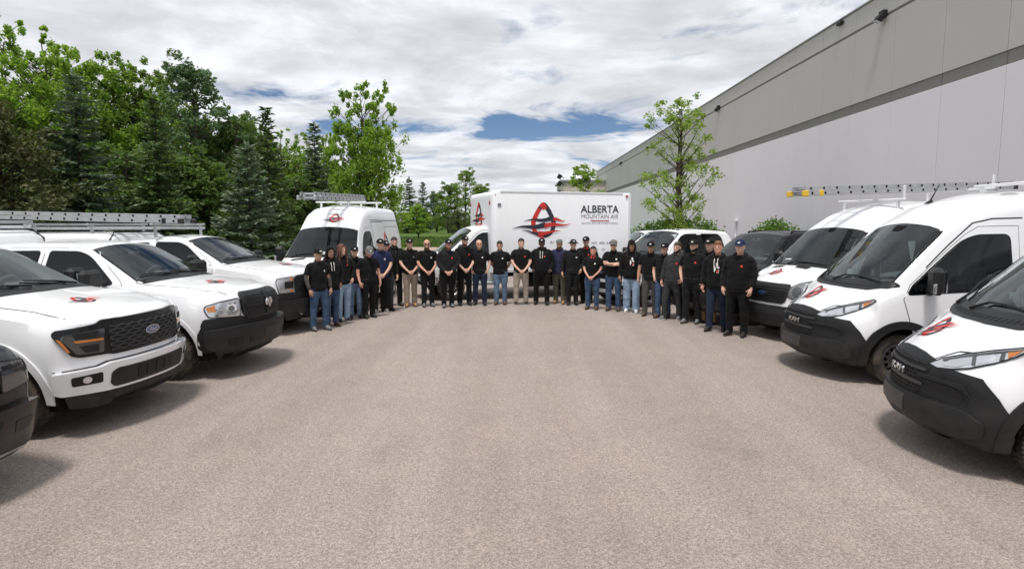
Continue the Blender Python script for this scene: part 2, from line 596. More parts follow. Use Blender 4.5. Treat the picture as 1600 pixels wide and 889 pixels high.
def cabin(root, x_dash, z_dash, x_seat, z_seat, hw, z_top, mirror=None):
    """dashboard, wheel and front seats seen through the panes"""
    m = MB(); m.box((x_dash, 0, z_dash - .06), (.42, 2 * hw - .12, .14), bev=.05); m.box((x_dash - .12, .36, z_dash + .03), (.22, .36, .10), bev=.04)
    m.build('dashboard', MAT['cabin'], root)
    m = MB()
    c = Vector((x_dash - .36, .38, z_dash - .02)); n = 20
    pts = [c + Vector((.10 * sin(2 * pi * i / n) * .9, .19 * cos(2 * pi * i / n), .17 * sin(2 * pi * i / n))) for i in range(n + 1)]
    m.tube(pts, .016, 6); m.tube([c, c + Vector((.22, 0, -.08))], .03, 6); m.tube([pts[0], c, pts[n // 2]], .014, 5)
    m.build('steering_wheel', MAT['cabin'], root)
    for s in (-1, 1):
        m = MB()
        M = Matrix.Rotation(-.22, 3, 'Y')
        m.box((x_seat, s * .40, z_seat + .30), (.16, .50, .66), 0, M, bev=.06)
        m.box((x_seat - .10, s * .40, z_seat + .74), (.10, .28, .20), 0, M, bev=.04)
        m.box((x_seat + .28, s * .40, z_seat - .06), (.55, .50, .16), bev=.05)
        m.build('seat', MAT['seat_cloth'], root)
    if mirror is not None:
        m = MB(); m.box(mirror, (.04, .22, .07), bev=.015); m.tube([mirror, (mirror[0] + .05, mirror[1], mirror[2] + .08)], .012, 5); m.build('rear_view_mirror', MAT['cabin'], root)

# projection frames: (a, b) 2-D -> 3-D start point ; cast direction
def F_front(a, b): return Vector((3, a, b)), Vector((-1, 0, 0))
def wrap_frame(corner, pw, W=.98, c=1.0):
    """like F_front, but cast inwards from all round the nose so outlines run on round the corners"""
    def fr(a, b):
        s = 1 if a >= 0 else -1
        y = min(abs(a), W)
        x = -corner * (y / W) ** pw - max(0, abs(a) - W)
        th = atan2(y, c + x)
        d = Vector((cos(th), s * sin(th), 0))
        return Vector((-c, 0, b)) + d * 3, -d
    return fr
def F_rear(a, b): return Vector((-14, a, b)), Vector((1, 0, 0))
def F_left(a, b): return Vector((a, 4, b)), Vector((0, -1, 0))
def F_right(a, b): return Vector((a, -4, b)), Vector((0, 1, 0))
def F_top(a, b): return Vector((a, b, 6)), Vector((0, 0, -1))
def F_dir(o, u, v):
    o, u, v = Vector(o), Vector(u).normalized(), Vector(v).normalized()
    d = u.cross(v).normalized()
    return lambda a, b: (o + u * a + v * b + d * 3, -d)

def densify(poly, st):
    out = []
    for p, q in zip(poly, poly[1:] + poly[:1]):
        p, q = Vector(p), Vector(q)
        n = max(1, int(math.ceil((q - p).length / st)))
        for i in range(n): out.append(p.lerp(q, i / n))
    return out

def rounded(poly, r, n=4):
    """round the corners of a 2-D polygon; r may be a list"""
    out = []
    m = len(poly)
    for i in range(m):
        p, a, b = Vector(poly[i]), Vector(poly[i - 1]), Vector(poly[(i + 1) % m])
        rr = r[i] if isinstance(r, (list, tuple)) else r
        da, db = (a - p), (b - p)
        t = min(rr, da.length * .45, db.length * .45)
        if t < 1e-4: out.append(p); continue
        s, e = p + da.normalized() * t, p + db.normalized() * t
        for j in range(n + 1):
            u = j / n
            out.append(s * (1 - u) ** 2 + p * 2 * u * (1 - u) + e * u * u)
    return [tuple(p) for p in out]

def grow(poly, d):
    """offset a 2-D polygon outward by d"""
    m = len(poly); P = [Vector(p) for p in poly]
    area = sum(P[i].x * P[(i + 1) % m].y - P[(i + 1) % m].x * P[i].y for i in range(m))
    s = 1 if area > 0 else -1
    out = []
    for i in range(m):
        e1 = (P[i] - P[i - 1]); e2 = (P[(i + 1) % m] - P[i])
        if e1.length < 1e-9 or e2.length < 1e-9: out.append(tuple(P[i])); continue
        n1 = Vector((e1.y, -e1.x)).normalized() * s; n2 = Vector((e2.y, -e2.x)).normalized() * s
        k = (n1 + n2)
        if k.length < 1e-6: out.append(tuple(P[i])); continue
        k.normalize()
        out.append(tuple(P[i] + k * d / max(.4, k.dot(n1))))
    return out

def inside(poly, x, y):
    c = False
    j = len(poly) - 1
    for i in range(len(poly)):
        xi, yi = poly[i]; xj, yj = poly[j]
        if (yi > y) != (yj > y) and x < (xj - xi) * (y - yi) / (yj - yi) + xi: c = not c
        j = i
    return c

def patch(mb, bvh, poly, fr, off=.004, step=.08, skirt=None, mi=0, mirror=False, bulge=0.0, hole=None):
    """drape a 2-D outline onto a shell, standing proud of it by off, with its rim turned in"""
    bd = densify([tuple(p) for p in poly], step)
    poly2 = [(p.x, p.y) for p in bd]
    n = len(bd)
    xs = [p.x for p in bd]; ys = [p.y for p in bd]
    pts = list(bd)
    nx = max(1, int((max(xs) - min(xs)) / step)); ny = max(1, int((max(ys) - min(ys)) / step))
    if nx * ny > 1:
        for i in range(nx + 1):
            for j in range(ny + 1):
                x = min(xs) + (i + .5) * step; y = min(ys) + (j + .5) * step
                if not inside(poly2, x, y): continue
                q = Vector((x, y))
                if min((q - p).length_squared for p in bd) > (step * .5) ** 2: pts.append(q)
    ed = [(i, (i + 1) % n) for i in range(n)]
    if hole:
        hd = densify([tuple(p) for p in hole], step); h0 = len(pts); pts += hd
        ed += [(h0 + i, h0 + (i + 1) % len(hd)) for i in range(len(hd))]
        hp = [(p.x, p.y) for p in hd]
    vo, eo, fo, _, _, _ = delaunay_2d_cdt(pts, ed, [], 1, 1e-6)
    if hole:
        def cen(f): return sum(vo[i].x for i in f) / len(f), sum(vo[i].y for i in f) / len(f)
        fo = [f for f in fo if not inside(hp, *cen(f))]
    P3, D = [], []
    hits = []
    for p in vo:
        o, d = fr(p.x, p.y)
        h = bvh.ray_cast(o, d)
        hits.append((h, o, d))
    ok = [h[0].dot(d) for (h, o, d) in [(x[0], x[1], x[2]) for x in hits] if h[0] is not None]
    far = (sorted(ok)[len(ok) // 2] if ok else 0)
    for (h, o, d), p in zip(hits, vo):
        if h[0] is None:
            g = bvh.find_nearest(o + d * (far - o.dot(d)))
            q, nrm = g[0], g[1]
        else: q, nrm = h[0], h[1]
        if nrm.dot(d) > 0: nrm = -nrm
        o1 = min(off, .012)
        q = q + nrm * o1 - d * (off - o1)
        if bulge:
            e = min((Vector((p.x, p.y)) - b).length for b in bd)
            q = q - d * bulge * (1 - math.exp(-e / .05))
        P3.append(q); D.append(d)
    F = []
    for f in fo:
        a, b, c = P3[f[0]], P3[f[1]], P3[f[2]]
        nn = (b - a).cross(c - a)
        if nn.dot(D[f[0]]) > 0: f = tuple(reversed(f))
        F.append(tuple(f))
    sk = skirt if skirt is not None else off + .006
    ec = {}
    for f in F:
        for a, b in zip(f, f[1:] + f[:1]): ec[(a, b)] = 1
    be = [(a, b) for (a, b) in ec if (b, a) not in ec]
    if hole:
        used = {i for f in F for i in f}
    V = list(P3); back = {}
    if sk > 0:
        for a, b in be:
            for q in (a, b):
                if q not in back:
                    back[q] = len(V); V.append(P3[q] + D[q] * sk)
        for a, b in be: F.append((b, a, back[a], back[b]))
    mb.add(V, F, mi)
    if mirror:
        mb.add([(p.x, -p.y, p.z) for p in V], [tuple(reversed(f)) for f in F], mi)
    return mb

def part(name, bvh, poly, fr, mat, parent, off=.004, step=.08, skirt=None, mirror=False, bulge=0.0, smooth=35, hole=None):
    return patch(MB(), bvh, poly, fr, off, step, skirt, 0, mirror, bulge, hole).build(name, mat, parent, smooth)

def strip(p, q, w):
    p, q = Vector(p), Vector(q)
    n = (q - p); n = Vector((-n.y, n.x)).normalized() * (w / 2)
    return [tuple(p + n), tuple(p - n), tuple(q - n), tuple(q + n)]

def polyline_strips(mb, bvh, pts, w, fr, off=.002, step=.15, mi=0, mirror=False):
    for p, q in zip(pts, pts[1:]): patch(mb, bvh, strip(p, q, w), fr, off, step, 0, mi, mirror)

def ellipse(cx, cy, rx, ry, n=24, a0=0, a1=2 * pi):
    return [(cx + rx * cos(a0 + (a1 - a0) * i / n), cy + ry * sin(a0 + (a1 - a0) * i / n)) for i in range(n)]

def arc_band(cx, cz, r0, r1, a0, a1, n=22):
    o = [(cx + r1 * cos(a0 + (a1 - a0) * i / n), cz + r1 * sin(a0 + (a1 - a0) * i / n)) for i in range(n + 1)]
    i_ = [(cx + r0 * cos(a0 + (a1 - a0) * i / n), cz + r0 * sin(a0 + (a1 - a0) * i / n)) for i in range(n + 1)]
    return o + i_[::-1]

# ------------------------------------------------------------------ wheels
_wheel_cache = {}
def wheel_meshes(r, w, rim, kind):
    key = (r, w, rim, kind)
    if key in _wheel_cache: return _wheel_cache[key]
    t = MB()
    n = 44
    hw = w / 2
    t.lathe([(rim - .015, hw * .55), (rim + .005, hw * .86), (rim + .03, hw), (r - .075, hw * 1.06), (r - .035, hw * 1.0), (r - .010, hw * .86), (r - .002, hw * .55),
             (r, 0), (r - .002, -hw * .55), (r - .010, -hw * .86), (r - .035, -hw), (rim + .03, -hw), (rim - .015, -hw * .6)], (0, 0, 0), 'y', n)
    # tread blocks round the shoulder
    for j in range(52):
        a = 2 * pi * j / 52
        for s in (-1, 1):
            M = Matrix.Rotation(-a, 4, 'Y')
            t.box(M @ Vector((r - .008, s * hw * .72, 0)), (.018, hw * .42, .024), 0, M.to_3x3())
    for j in range(36):
        a = 2 * pi * (j + .5) / 36
        M = Matrix.Rotation(-a, 4, 'Y')
        t.box(M @ Vector((r - .001, 0, 0)), (.014, hw * .7, .03), 0, M.to_3x3())
    tm = t.mesh('tyre', MAT['rubber'], 40)
    d = MB()
    holes = {'steel': 8, 'cover': 5, 'spoke': 6, 'steel16': 12}[kind]
    # barrel and lip
    d.lathe([(rim, hw * .72), (rim + .012, hw * .9), (rim + .002, hw * .95), (rim - .018, hw * .80), (rim - .03, hw * .35), (rim - .045, hw * .05)], (0, 0, 0), 'y', 44)
    N = 96 if holes != 5 else 90
    radii = [.05, rim * .38, rim * .50, rim * .60, rim * .70, rim * .80, rim - .035]
    hts = [hw * .62, hw * .55, hw * .50, hw * .56, hw * .58, hw * .48, hw * .22]
    if kind == 'spoke': hts = [hw * .55, hw * .6, hw * .68, hw * .72, hw * .75, hw * .76, hw * .70]
    vs = [(rr * cos(2 * pi * j / N), h, rr * sin(2 * pi * j / N)) for rr, h in zip(radii, hts) for j in range(N)]
    fs = []
    per = N // holes
    wide = {'steel': .46, 'cover': .5, 'spoke': .62, 'steel16': .45}[kind]
    lo, hi = (3, 5) if kind != 'spoke' else (1, 6)
    for i in range(len(radii) - 1):
        for j in range(N):
            inh = lo <= i < hi and (j % per) / per < wide
            if inh: continue
            fs.append((i * N + j, i * N + (j + 1) % N, (i + 1) * N + (j + 1) % N, (i + 1) * N + j))
    d.add(vs, fs, 0)
    d.lathe([(0.0, hw * .82), (.04, hw * .82), (.055, hw * .74), (.06, hw * .55)], (0, 0, 0), 'y', 20)
    for j in range(6):
        a = 2 * pi * j / 6
        d.lathe([(0, hw * .62), (.012, hw * .62), (.013, hw * .5)], (rim * .40 * cos(a), 0.02, rim * .40 * sin(a)), 'y', 6)
    d.lathe([(0.0, hw * .02), (rim - .04, hw * .02)], (0, 0, 0), 'y', 24, 1)
    dm = d.mesh('rim', [MAT['wheel_dark' if kind == 'steel16' else 'steel_wheel'], MAT['well_dark']], 40)
    _wheel_cache[key] = (tm, dm)
    return tm, dm

def add_wheels(root, spots, r, w, rim, kind, steer=0.0):
    tm, dm = wheel_meshes(r, w, rim, kind)
    for (x, y) in spots:
        wh = link_mesh('wheel', tm, root)
        wh.location = (x, y, r)
        wh.rotation_euler = (0, random.uniform(0, 6), (0 if y > 0 else pi) + (steer if x > -2 else 0))
        link_mesh('rim', dm, wh)

# ------------------------------------------------------------------ emblem of the firm: a drop ringed in red and slate with streaming bands
def drop_outline(kx, kz, zc, n=44):
    """pointed teardrop about 2 units high, from its foot round the right side back to the foot"""
    out = []
    for i in range(n + 1):
        a = 2 * pi * i / n
        c = -cos(a)
        x = .70 * sin(a) * (1 if c < .15 else 1 - .30 * ((c - .15) / .85))
        z = c * (.86 if c < 0 else .86 + .14 * c * c)
        z = z - .14 * (1 - abs(c)) 
        out.append((x * kx, zc + z * kz))
    return out

def band(p, q, th0, th1, sag, n=14):
    """a streaming band from p to q, thickness th0 -> th1, gently bowed"""
    top, bot = [], []
    for i in range(n + 1):
        t = i / n
        x = p[0] + (q[0] - p[0]) * t
        c = p[1] + (q[1] - p[1]) * t + sag * sin(2 * pi * t) 
        th = th0 + (th1 - th0) * t
        top.append((x, c + th / 2)); bot.append((x, c - th / 2))
    return top + bot[::-1]

def emblem_polys():
    o, i = drop_outline(1.0, 1.0, 0), drop_outline(.64, .74, -.06)
    n = len(o) - 1
    h = n // 2
    right = o[0:h + 1] + i[0:h + 1][::-1]
    left = o[h:] + i[h:][::-1]
    apex = [(-.26, .70), (0, 1.02), (.26, .70), (.16, .62), (.08, .68), (0, .60), (-.08, .66), (-.16, .58)]
    P = [('d', right), ('r', left), ('r', apex)]
    P += [('d', [(-.30, .72), (-.24, .80), (-.12, .70), (-.2, .62)]), ('d', [(.12, .70), (.26, .80), (.36, .66), (.46, .55), (.30, .58)])]
    P += [('d', band((-1.12, .0), (.40, .16), .012, .24, .05)), ('d', band((-1.75, -.38), (.08, -.17), .012, .30, .05)), ('d', band((-1.23, -.46), (-.18, -.64), .012, .18, .03))]
    P += [('r', band((.55, .12), (1.25, .04), .20, .012, .03)), ('r', band((.06, -.24), (1.60, -.10), .26, .012, .05)), ('r', band((-.30, -.62), (.98, -.50), .25, .014, -.03))]
    P += [('r', [(p[0], p[1]) for p in left[:0]] or band((-.62, -.22), (-.50, .28), .20, .16, 0))]
    return P

def emblem(bvh, fr, cx, cy, s, parent, rot=0.0, sx=1.0, name='emblem', off=.004):
    mb = MB()
    c, sn = cos(rot), sin(rot)
    for k, (col, poly) in enumerate(emblem_polys()):
        q = [(cx + (c * x * sx - sn * y) * s, cy + (sn * x * sx + c * y) * s) for x, y in poly]
        # orientation-agnostic: keep winding whatever it is
        patch(mb, bvh, q, fr, off + .0011 * k, max(.05, s * .16), 0, 0 if col == 'r' else 1)
    return mb.build(name, [MAT['decal_red'], MAT['decal_dark']], parent, 0)

_text_cache = {}
def text_mesh(body, size, extrude=0.0, align='CENTER', bold=0.0):
    cu = bpy.data.curves.new('t', 'FONT')
    cu.body = body; cu.size = size; cu.align_x = align; cu.align_y = 'CENTER'; cu.extrude = extrude; cu.offset = size * bold
    o = bpy.data.objects.new('t', cu); WORK.collection.objects.link(o)
    me = evaluated(o)
    bpy.data.objects.remove(o); bpy.data.curves.remove(cu)
    return me

def text_part(name, body, size, M, mat, parent, extrude=0.0, sx=1.0, bold=0.0):
    me = text_mesh(body, size, extrude, 'CENTER', bold)
    me.materials.clear(); me.materials.append(mat)
    me.transform(M @ Matrix.Diagonal((sx, 1, 1, 1)))
    me.name = name
    return link_mesh(name, me, parent)

def M_front(x, y, z, tilt=0.0, yaw=0.0):
    """text plane facing +x (vehicle front), reading left to right for someone looking at it"""
    return Matrix.Translation((x, y, z)) @ Matrix.Rotation(yaw, 4, 'Z') @ Matrix(((0, 0, 1, 0), (1, 0, 0, 0), (0, 1, 0, 0), (0, 0, 0, 1))) @ Matrix.Rotation(tilt, 4, 'X')

def surface_x(bvh, y, z):
    h = bvh.ray_cast(Vector((3, y, z)), Vector((-1, 0, 0)))
    return h[0].x if h[0] is not None else 0.0
# ------------------------------------------------------------------ ground materials
def asphalt():
    m, k, b = material('asphalt')
    tc = k.n('ShaderNodeTexCoord')
    O = tc.outputs['Object']
    big = k.noise(O, .22, 5, .6, .3)
    mid = k.noise(O, 1.4, 5, .65)
    vor = k.n('ShaderNodeTexVoronoi'); vor.inputs['Scale'].default_value = 95.0
    k.l(O, vor.inputs['Vector'])
    sp = k.noise(O, 150, 3, .75)
    sp2 = k.noise(O, 34, 4, .7)
    base = k.mix(k.ramp(big, [(.32, 0), (.68, 1)]), (.318, .266, .235), (.378, .314, .278))
    base = k.mix(k.math('MULTIPLY', k.ramp(mid, [(.35, 0), (.7, 1)]), .35), base, (.24, .212, .195))
    mp = k.n('ShaderNodeMapping'); mp.inputs['Scale'].default_value = (1.1, .10, 1); k.l(O, mp.inputs[0])
    wear = k.noise(mp.outputs[0], 1.0, 5, .6, .4)
    base = k.mix(k.math('MULTIPLY', k.ramp(wear, [(.42, 0), (.62, 1)]), .45), base, (.430, .368, .332))
    stain = k.noise(O, .55, 6, .7, .8)
    base = k.mix(k.math('MULTIPLY', k.ramp(stain, [(.60, 0), (.72, 1)]), .35), base, (.19, .165, .15))
    f = k.ramp(sp, [(.34, .60), (.5, 1.0), (.66, 1.42)])
    g = k.ramp(vor.outputs['Color'], [(.15, .72), (.5, 1.0), (.85, 1.3)])
    h = k.ramp(sp2, [(.35, .84), (.65, 1.14)])
    fac = k.math('MULTIPLY', k.math('MULTIPLY', f, g), h)
    c = k.n('ShaderNodeVectorMath', operation='SCALE'); k.l(base, c.inputs[0]); k.l(fac, c.inputs['Scale'])
    k.l(c.outputs[0], b.inputs['Base Color'])
    b.inputs['Roughness'].default_value = .85
    b.inputs['Specular IOR Level'].default_value = .25
    bn = k.n('ShaderNodeBump'); bn.inputs['Strength'].default_value = .7; bn.inputs['Distance'].default_value = .012
    k.l(k.math('ADD', sp, k.math('MULTIPLY', vor.outputs['Distance'], -.9)), bn.inputs['Height'])
    k.l(bn.outputs[0], b.inputs['Normal'])
    MAT['asphalt'] = m
asphalt()
plain('lawn', (.075, .125, .028), .9, spec=.1, var=.35, vscale=1.2, bump=.5, bscale=30)
plain('forest_floor', (.045, .05, .022), .95, spec=.1, var=.4, vscale=2)
plain('road_surface', (.36, .29, .235), .9, spec=.15, var=.08, vscale=2, bump=.3, bscale=60)
def concrete(name, col):
    m, k, b = material(name)
    tc = k.n('ShaderNodeTexCoord'); oi = k.n('ShaderNodeObjectInfo')
    mp = k.n('ShaderNodeMapping'); mp.inputs['Scale'].default_value = (1, 2.6, .10)
    ad = k.n('ShaderNodeVectorMath', operation='ADD'); k.l(tc.outputs['Object'], ad.inputs[0]); k.l(oi.outputs['Location'], ad.inputs[1])
    k.l(ad.outputs[0], mp.inputs[0])
    streak = k.ramp(k.noise(mp.outputs[0], 1.6, 6, .65), [(.35, .992), (.55, 1.0), (.75, 1.006)])
    cloud = k.ramp(k.noise(ad.outputs[0], .35, 5, .55), [(.3, .98), (.7, 1.02)])
    rnd = k.math('MULTIPLY_ADD', oi.outputs['Random'], .03, .985)
    f = k.math('MULTIPLY', k.math('MULTIPLY', streak, cloud), rnd)
    v = k.n('ShaderNodeVectorMath', operation='SCALE'); v.inputs[0].default_value = col; k.l(f, v.inputs['Scale'])
    k.l(v.outputs[0], b.inputs['Base Color'])
    b.inputs['Roughness'].default_value = .85; b.inputs['Specular IOR Level'].default_value = .2
    bn = k.n('ShaderNodeBump'); bn.inputs['Strength'].default_value = .25; bn.inputs['Distance'].default_value = .01
    k.l(k.noise(tc.outputs['Object'], 25, 5, .6), bn.inputs['Height']); k.l(bn.outputs[0], b.inputs['Normal'])
    MAT[name] = m
concrete('wall_light', (.715, .705, .755))
concrete('wall_grey', (.48, .475, .47))
plain('wall_band', (.205, .205, .19), .85, spec=.2, var=.04, vscale=.5)
plain('wall_beige', (.56, .51, .45), .85, spec=.2, var=.04, vscale=.5)
plain('flashing', (.35, .35, .35), .4, metal=.6)

def sheet(name, poly, z, mat):
    me = bpy.data.meshes.new(name)
    me.from_pydata([(x, y, z) for x, y in poly], [], [tuple(range(len(poly)))])
    me.materials.append(mat)
    fix_normals(me)
    if me.polygons[0].normal.z < 0: me.flip_normals()
    return tag(link_mesh(name, me), kind='structure')

sheet('ground', [(-900, -300), (900, -300), (900, 1500), (-900, 1500)], -.004, MAT['lawn'])
sheet('yard', [(-7.5, -30), (15.2, -30), (15.2, 42), (-9.5, 42), (-8.0, 30), (-7.2, 22), (-7.6, 15), (-9.5, 10), (-14, 6), (-30, 3), (-30, -30)], 0.0, MAT['asphalt'])
sheet('forest_ground', [(-7.9, 14.6), (-7.5, 22), (-8.4, 30), (-10.2, 42), (-14, 60), (-80, 75), (-90, 10), (-30, 3.2), (-14, 6.3), (-9.7, 10)], .002, MAT['forest_floor'])
sheet('road', [(-13, 42.0), (15.2, 42.0), (15.4, 56), (-4, 57.5), (-16, 60)], .004, MAT['road_surface'])
sheet('planting_bed', [(13.6, 8), (16, 8), (16, 60), (13.8, 60)], .005, MAT['forest_floor'])

# grass blades along the lawn edge beyond the yard
def grass_patch():
    mb = MB()
    rnd = random.Random(3)
    for i in range(15000):
        x = rnd.uniform(-24, 4); y = 58.5 + 50 * rnd.random() ** 1.6
        h = rnd.uniform(.06, .22); a = rnd.uniform(0, 6.28); w = .07
        mb.add([(x - w * cos(a), y - w * sin(a), 0), (x + w * cos(a), y + w * sin(a), 0), (x + rnd.uniform(-.08, .08), y + rnd.uniform(-.08, .08), h)], [(0, 1, 2)])
    tag(mb.build('grass', MAT['lawn'], None, 0), 'short green grass on the lawn beyond the road', 'grass', kind='stuff')
grass_patch()

# ------------------------------------------------------------------ warehouse on the right
def warehouse():
    X = 16.0
    r = empty('warehouse', (X, 40, 0))
    tag(r, 'long windowless warehouse wall, lavender-white below a dark band and grey panels above', 'building')
    H0, H1, H2, H3 = 7.33, 7.76, 11.02, 12.06
    step = 2.98
    ys0, n = 2.2, 38
    def panel(name, z0, z1, dx, mat, thick=.25, g=.018, k0=0, k1=n):
        mb = MB(); mb.box((thick / 2 + dx, 0, (z0 + z1) / 2), (thick, step - g, z1 - z0 - g), bev=.012)
        me = mb.mesh(name, [mat], 35)
        for i in range(k0, k1):
            o = link_mesh(name, me, r)
            o.location = (0, ys0 + step * (i + .5) - 40, 0)
    panel('wall_panel', 0, H0, 0, MAT['wall_light'])
    panel('band_panel', H0, H1, .02, MAT['wall_band'])
    panel('upper_panel', H1, H2, -.004, MAT['wall_grey'])
    panel('parapet_panel', H2 + .10, H3, -.002, MAT['wall_grey'])
    ln = step * n
    mb = MB()
    mb.box((.30, ys0 + ln / 2 - 40, 6), (.2, ln, 12), 0)              # backing behind the joints
    mb.box((.07, ys0 + ln / 2 - 40, H2 + .05), (.06, ln, .12), 0)
    mb.build('groove_backing', MAT['wall_band'], r)
    mb = MB(); mb.box((.10, ys0 + ln / 2 - 40, H3 + .03), (.36, ln, .07), bev=.01); mb.build('parapet_cap', MAT['flashing'], r)
    mb = MB(); mb.box((25, ys0 + ln / 2 - 40, 5.9), (49, ln - .4, 11.8)); mb.build('roof', MAT['wall_grey'], r)
    for y in (26.8, 72.0, 89.0, 47.5):
        mb = MB()
        mb.box((-.10, y - 40, H2 + .12), (.22, .34, .30), 0, bev=.03)
        mb.box((-.26, y - 40, H2 - .08), (.26, .30, .22), 0, Matrix.Rotation(.5, 3, 'Y'), bev=.03)
        l = mb.build('wall_lamp', MAT['bumper_plastic'], r)
        g = MB(); g.box((-.33, y - 40, H2 - .20), (.20, .24, .02), 0, Matrix.Rotation(.5, 3, 'Y')); g.build('lamp_lens', MAT['lamp_reflector'], l)
    mb = MB(); mb.box((-.08, 30.3 - 40, H3 - .18), (.2, .4, .16), 0, bev=.02); mb.build('overflow_spout', MAT['black_plastic'], r)
    mb = MB()
    yq = 43.0
    mb.tube([(-.08, yq - 40, 0), (-.08, yq - 40, 2.35)], .05, 8); mb.box((-.12, yq - 40, 2.45), (.2, .5, .14), bev=.02); mb.box((-.1, yq - 40, 1.2), (.14, .24, .5), bev=.02)
    mb.build('wall_hydrant', MAT['wall_light'], r)
    # lower wing far down the wall
    e = empty('annex', (8.6, 104, 0)); tag(e, 'low beige wing at the far end of the warehouse with black lamps on its corner', 'building')
    mb = MB(); mb.box((3.7, 6, 4.75), (7.4, 12, 9.5), bev=.02); mb.build('wall', MAT['wall_beige'], e)
    mb = MB(); mb.box((3.6, 6, 9.6), (8.0, 12.6, .35), bev=.03); mb.build('roof_edge', MAT['flashing'], e)
    for z, y in ((10.3, -.2), (9.1, -.4), (7.6, -.3)):
        mb = MB(); mb.box((-.5, y, z), (.7, .5, .75), 0, Matrix.Rotation(.5, 3, 'Y'), bev=.05); mb.tube([(-.3, y, z), (.3, y, z - .2)], .07, 6); mb.build('floodlight', MAT['black_plastic'], e)
warehouse()
# ------------------------------------------------------------------ pickups and large SUVs
def nose_warp(table, corner, x_fade=-.55, pw=3.0, W=.98):
    """push the nose into shape: profile by height (table z->dx) and sweep-back at the corners"""
    def f(p):
        t = smoothstep(x_fade, -.02, p[0])
        if t <= 0: return p
        dx = smooth_tab(table, p[2], .02) - corner * (min(1, abs(p[1]) / W)) ** pw
        return (p[0] + dx * t, p[1], p[2])
    return f

def pickup_tabs(q):
    """q: dict of a few sizes -> section tables along x"""
    hz, cz, rz = q['hood_front'], q['cowl_z'], q['roof_z']
    cx, wx = q['cowl_x'], q['header_x']           # windscreen foot / top
    ex = q['cab_end']; L = q['L']; bz = q['bed_z']
    hw = q.get('hw', 1.0)
    rear_slope = q.get('rear_slope', .16)
    T = {}
    T['zb'] = [(0, .285), (-.42, .285), (-.56, .42), (-1.5, .42), (-L, q.get('zbr', .48))]
    T['wb'] = [(0, hw * .92), (-L, hw * .92)]
    T['zm'] = [(0, .86), (-L, .9)]
    T['wm'] = [(0, hw * .985), (-.4, hw), (-1.9, hw * .985), (-2.6, hw * .98), (-L, hw * .985)]
    T['zs'] = [(0, hz - .10), (-.35, hz - .055), (cx + .1, q['belt_z'] - .05), (cx - .35, q['belt_z']), (ex, q['belt_z'] + .02), (ex - .05, bz - .1), (-L, bz - .1)]
    T['ws'] = [(0, hw * .93), (-.4, hw * .945), (cx, hw * .95), (cx - .5, hw * .95), (ex, hw * .94), (-L, hw * .96)]
    zt = [(.1, hz - .06), (0, hz - .02), (-.10, hz + .01), (cx + .05, cz), (cx - .02, cz + .02), (wx, rz - .05), (wx - .35, rz), (ex + .9, rz + .005), (ex + .02, rz - .05)]
    if q.get('suv'): zt += [(ex - .02, rz - .06), (-L, rz - .3)]
    else: zt += [(ex - rear_slope, bz), (-L, bz)]
    T['zt'] = zt
    T['wt'] = [(0, hw * .86), (cx + .05, hw * .84), (cx - .1, hw * .85), (wx, hw * .70), (wx - .4, hw * .68), (ex, hw * .67), (ex - rear_slope, hw * (.67 if q.get('suv') else .90)), (-L, hw * (.66 if q.get('suv') else .9))]
    T['rt'] = [(0, .06), (cx, .06), (wx, .09), (wx - .4, .12), (ex, .11), (ex - rear_slope, .05), (-L, .06)]
    T['cr'] = [(0, .035), (cx + .15, .045), (cx, .07), (wx, .05), (wx - .4, .035), (ex, .03), (-L, .02)]
    return T

def build_pickup_shell(q, root, paint, warp):
    T = pickup_tabs(q)
    me, bvh = loft_body(T, 0, -q['L'], Rf=q.get('Rf', .07), Rr=.06, w=.05, warp=warp)
    fx, rx = -q['axle_f'], -q['axle_r']
    hw = q.get('hw', 1.0)
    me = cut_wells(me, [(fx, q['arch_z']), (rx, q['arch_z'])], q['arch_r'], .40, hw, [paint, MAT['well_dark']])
    finish(me, 32)
    me.name = 'body'
    body = link_mesh('body', me, root)
    # underside pan between the axles
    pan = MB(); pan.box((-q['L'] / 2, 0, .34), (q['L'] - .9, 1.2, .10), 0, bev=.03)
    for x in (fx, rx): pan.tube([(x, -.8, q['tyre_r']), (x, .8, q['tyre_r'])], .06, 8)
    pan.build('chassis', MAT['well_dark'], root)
    return T, bvh, body

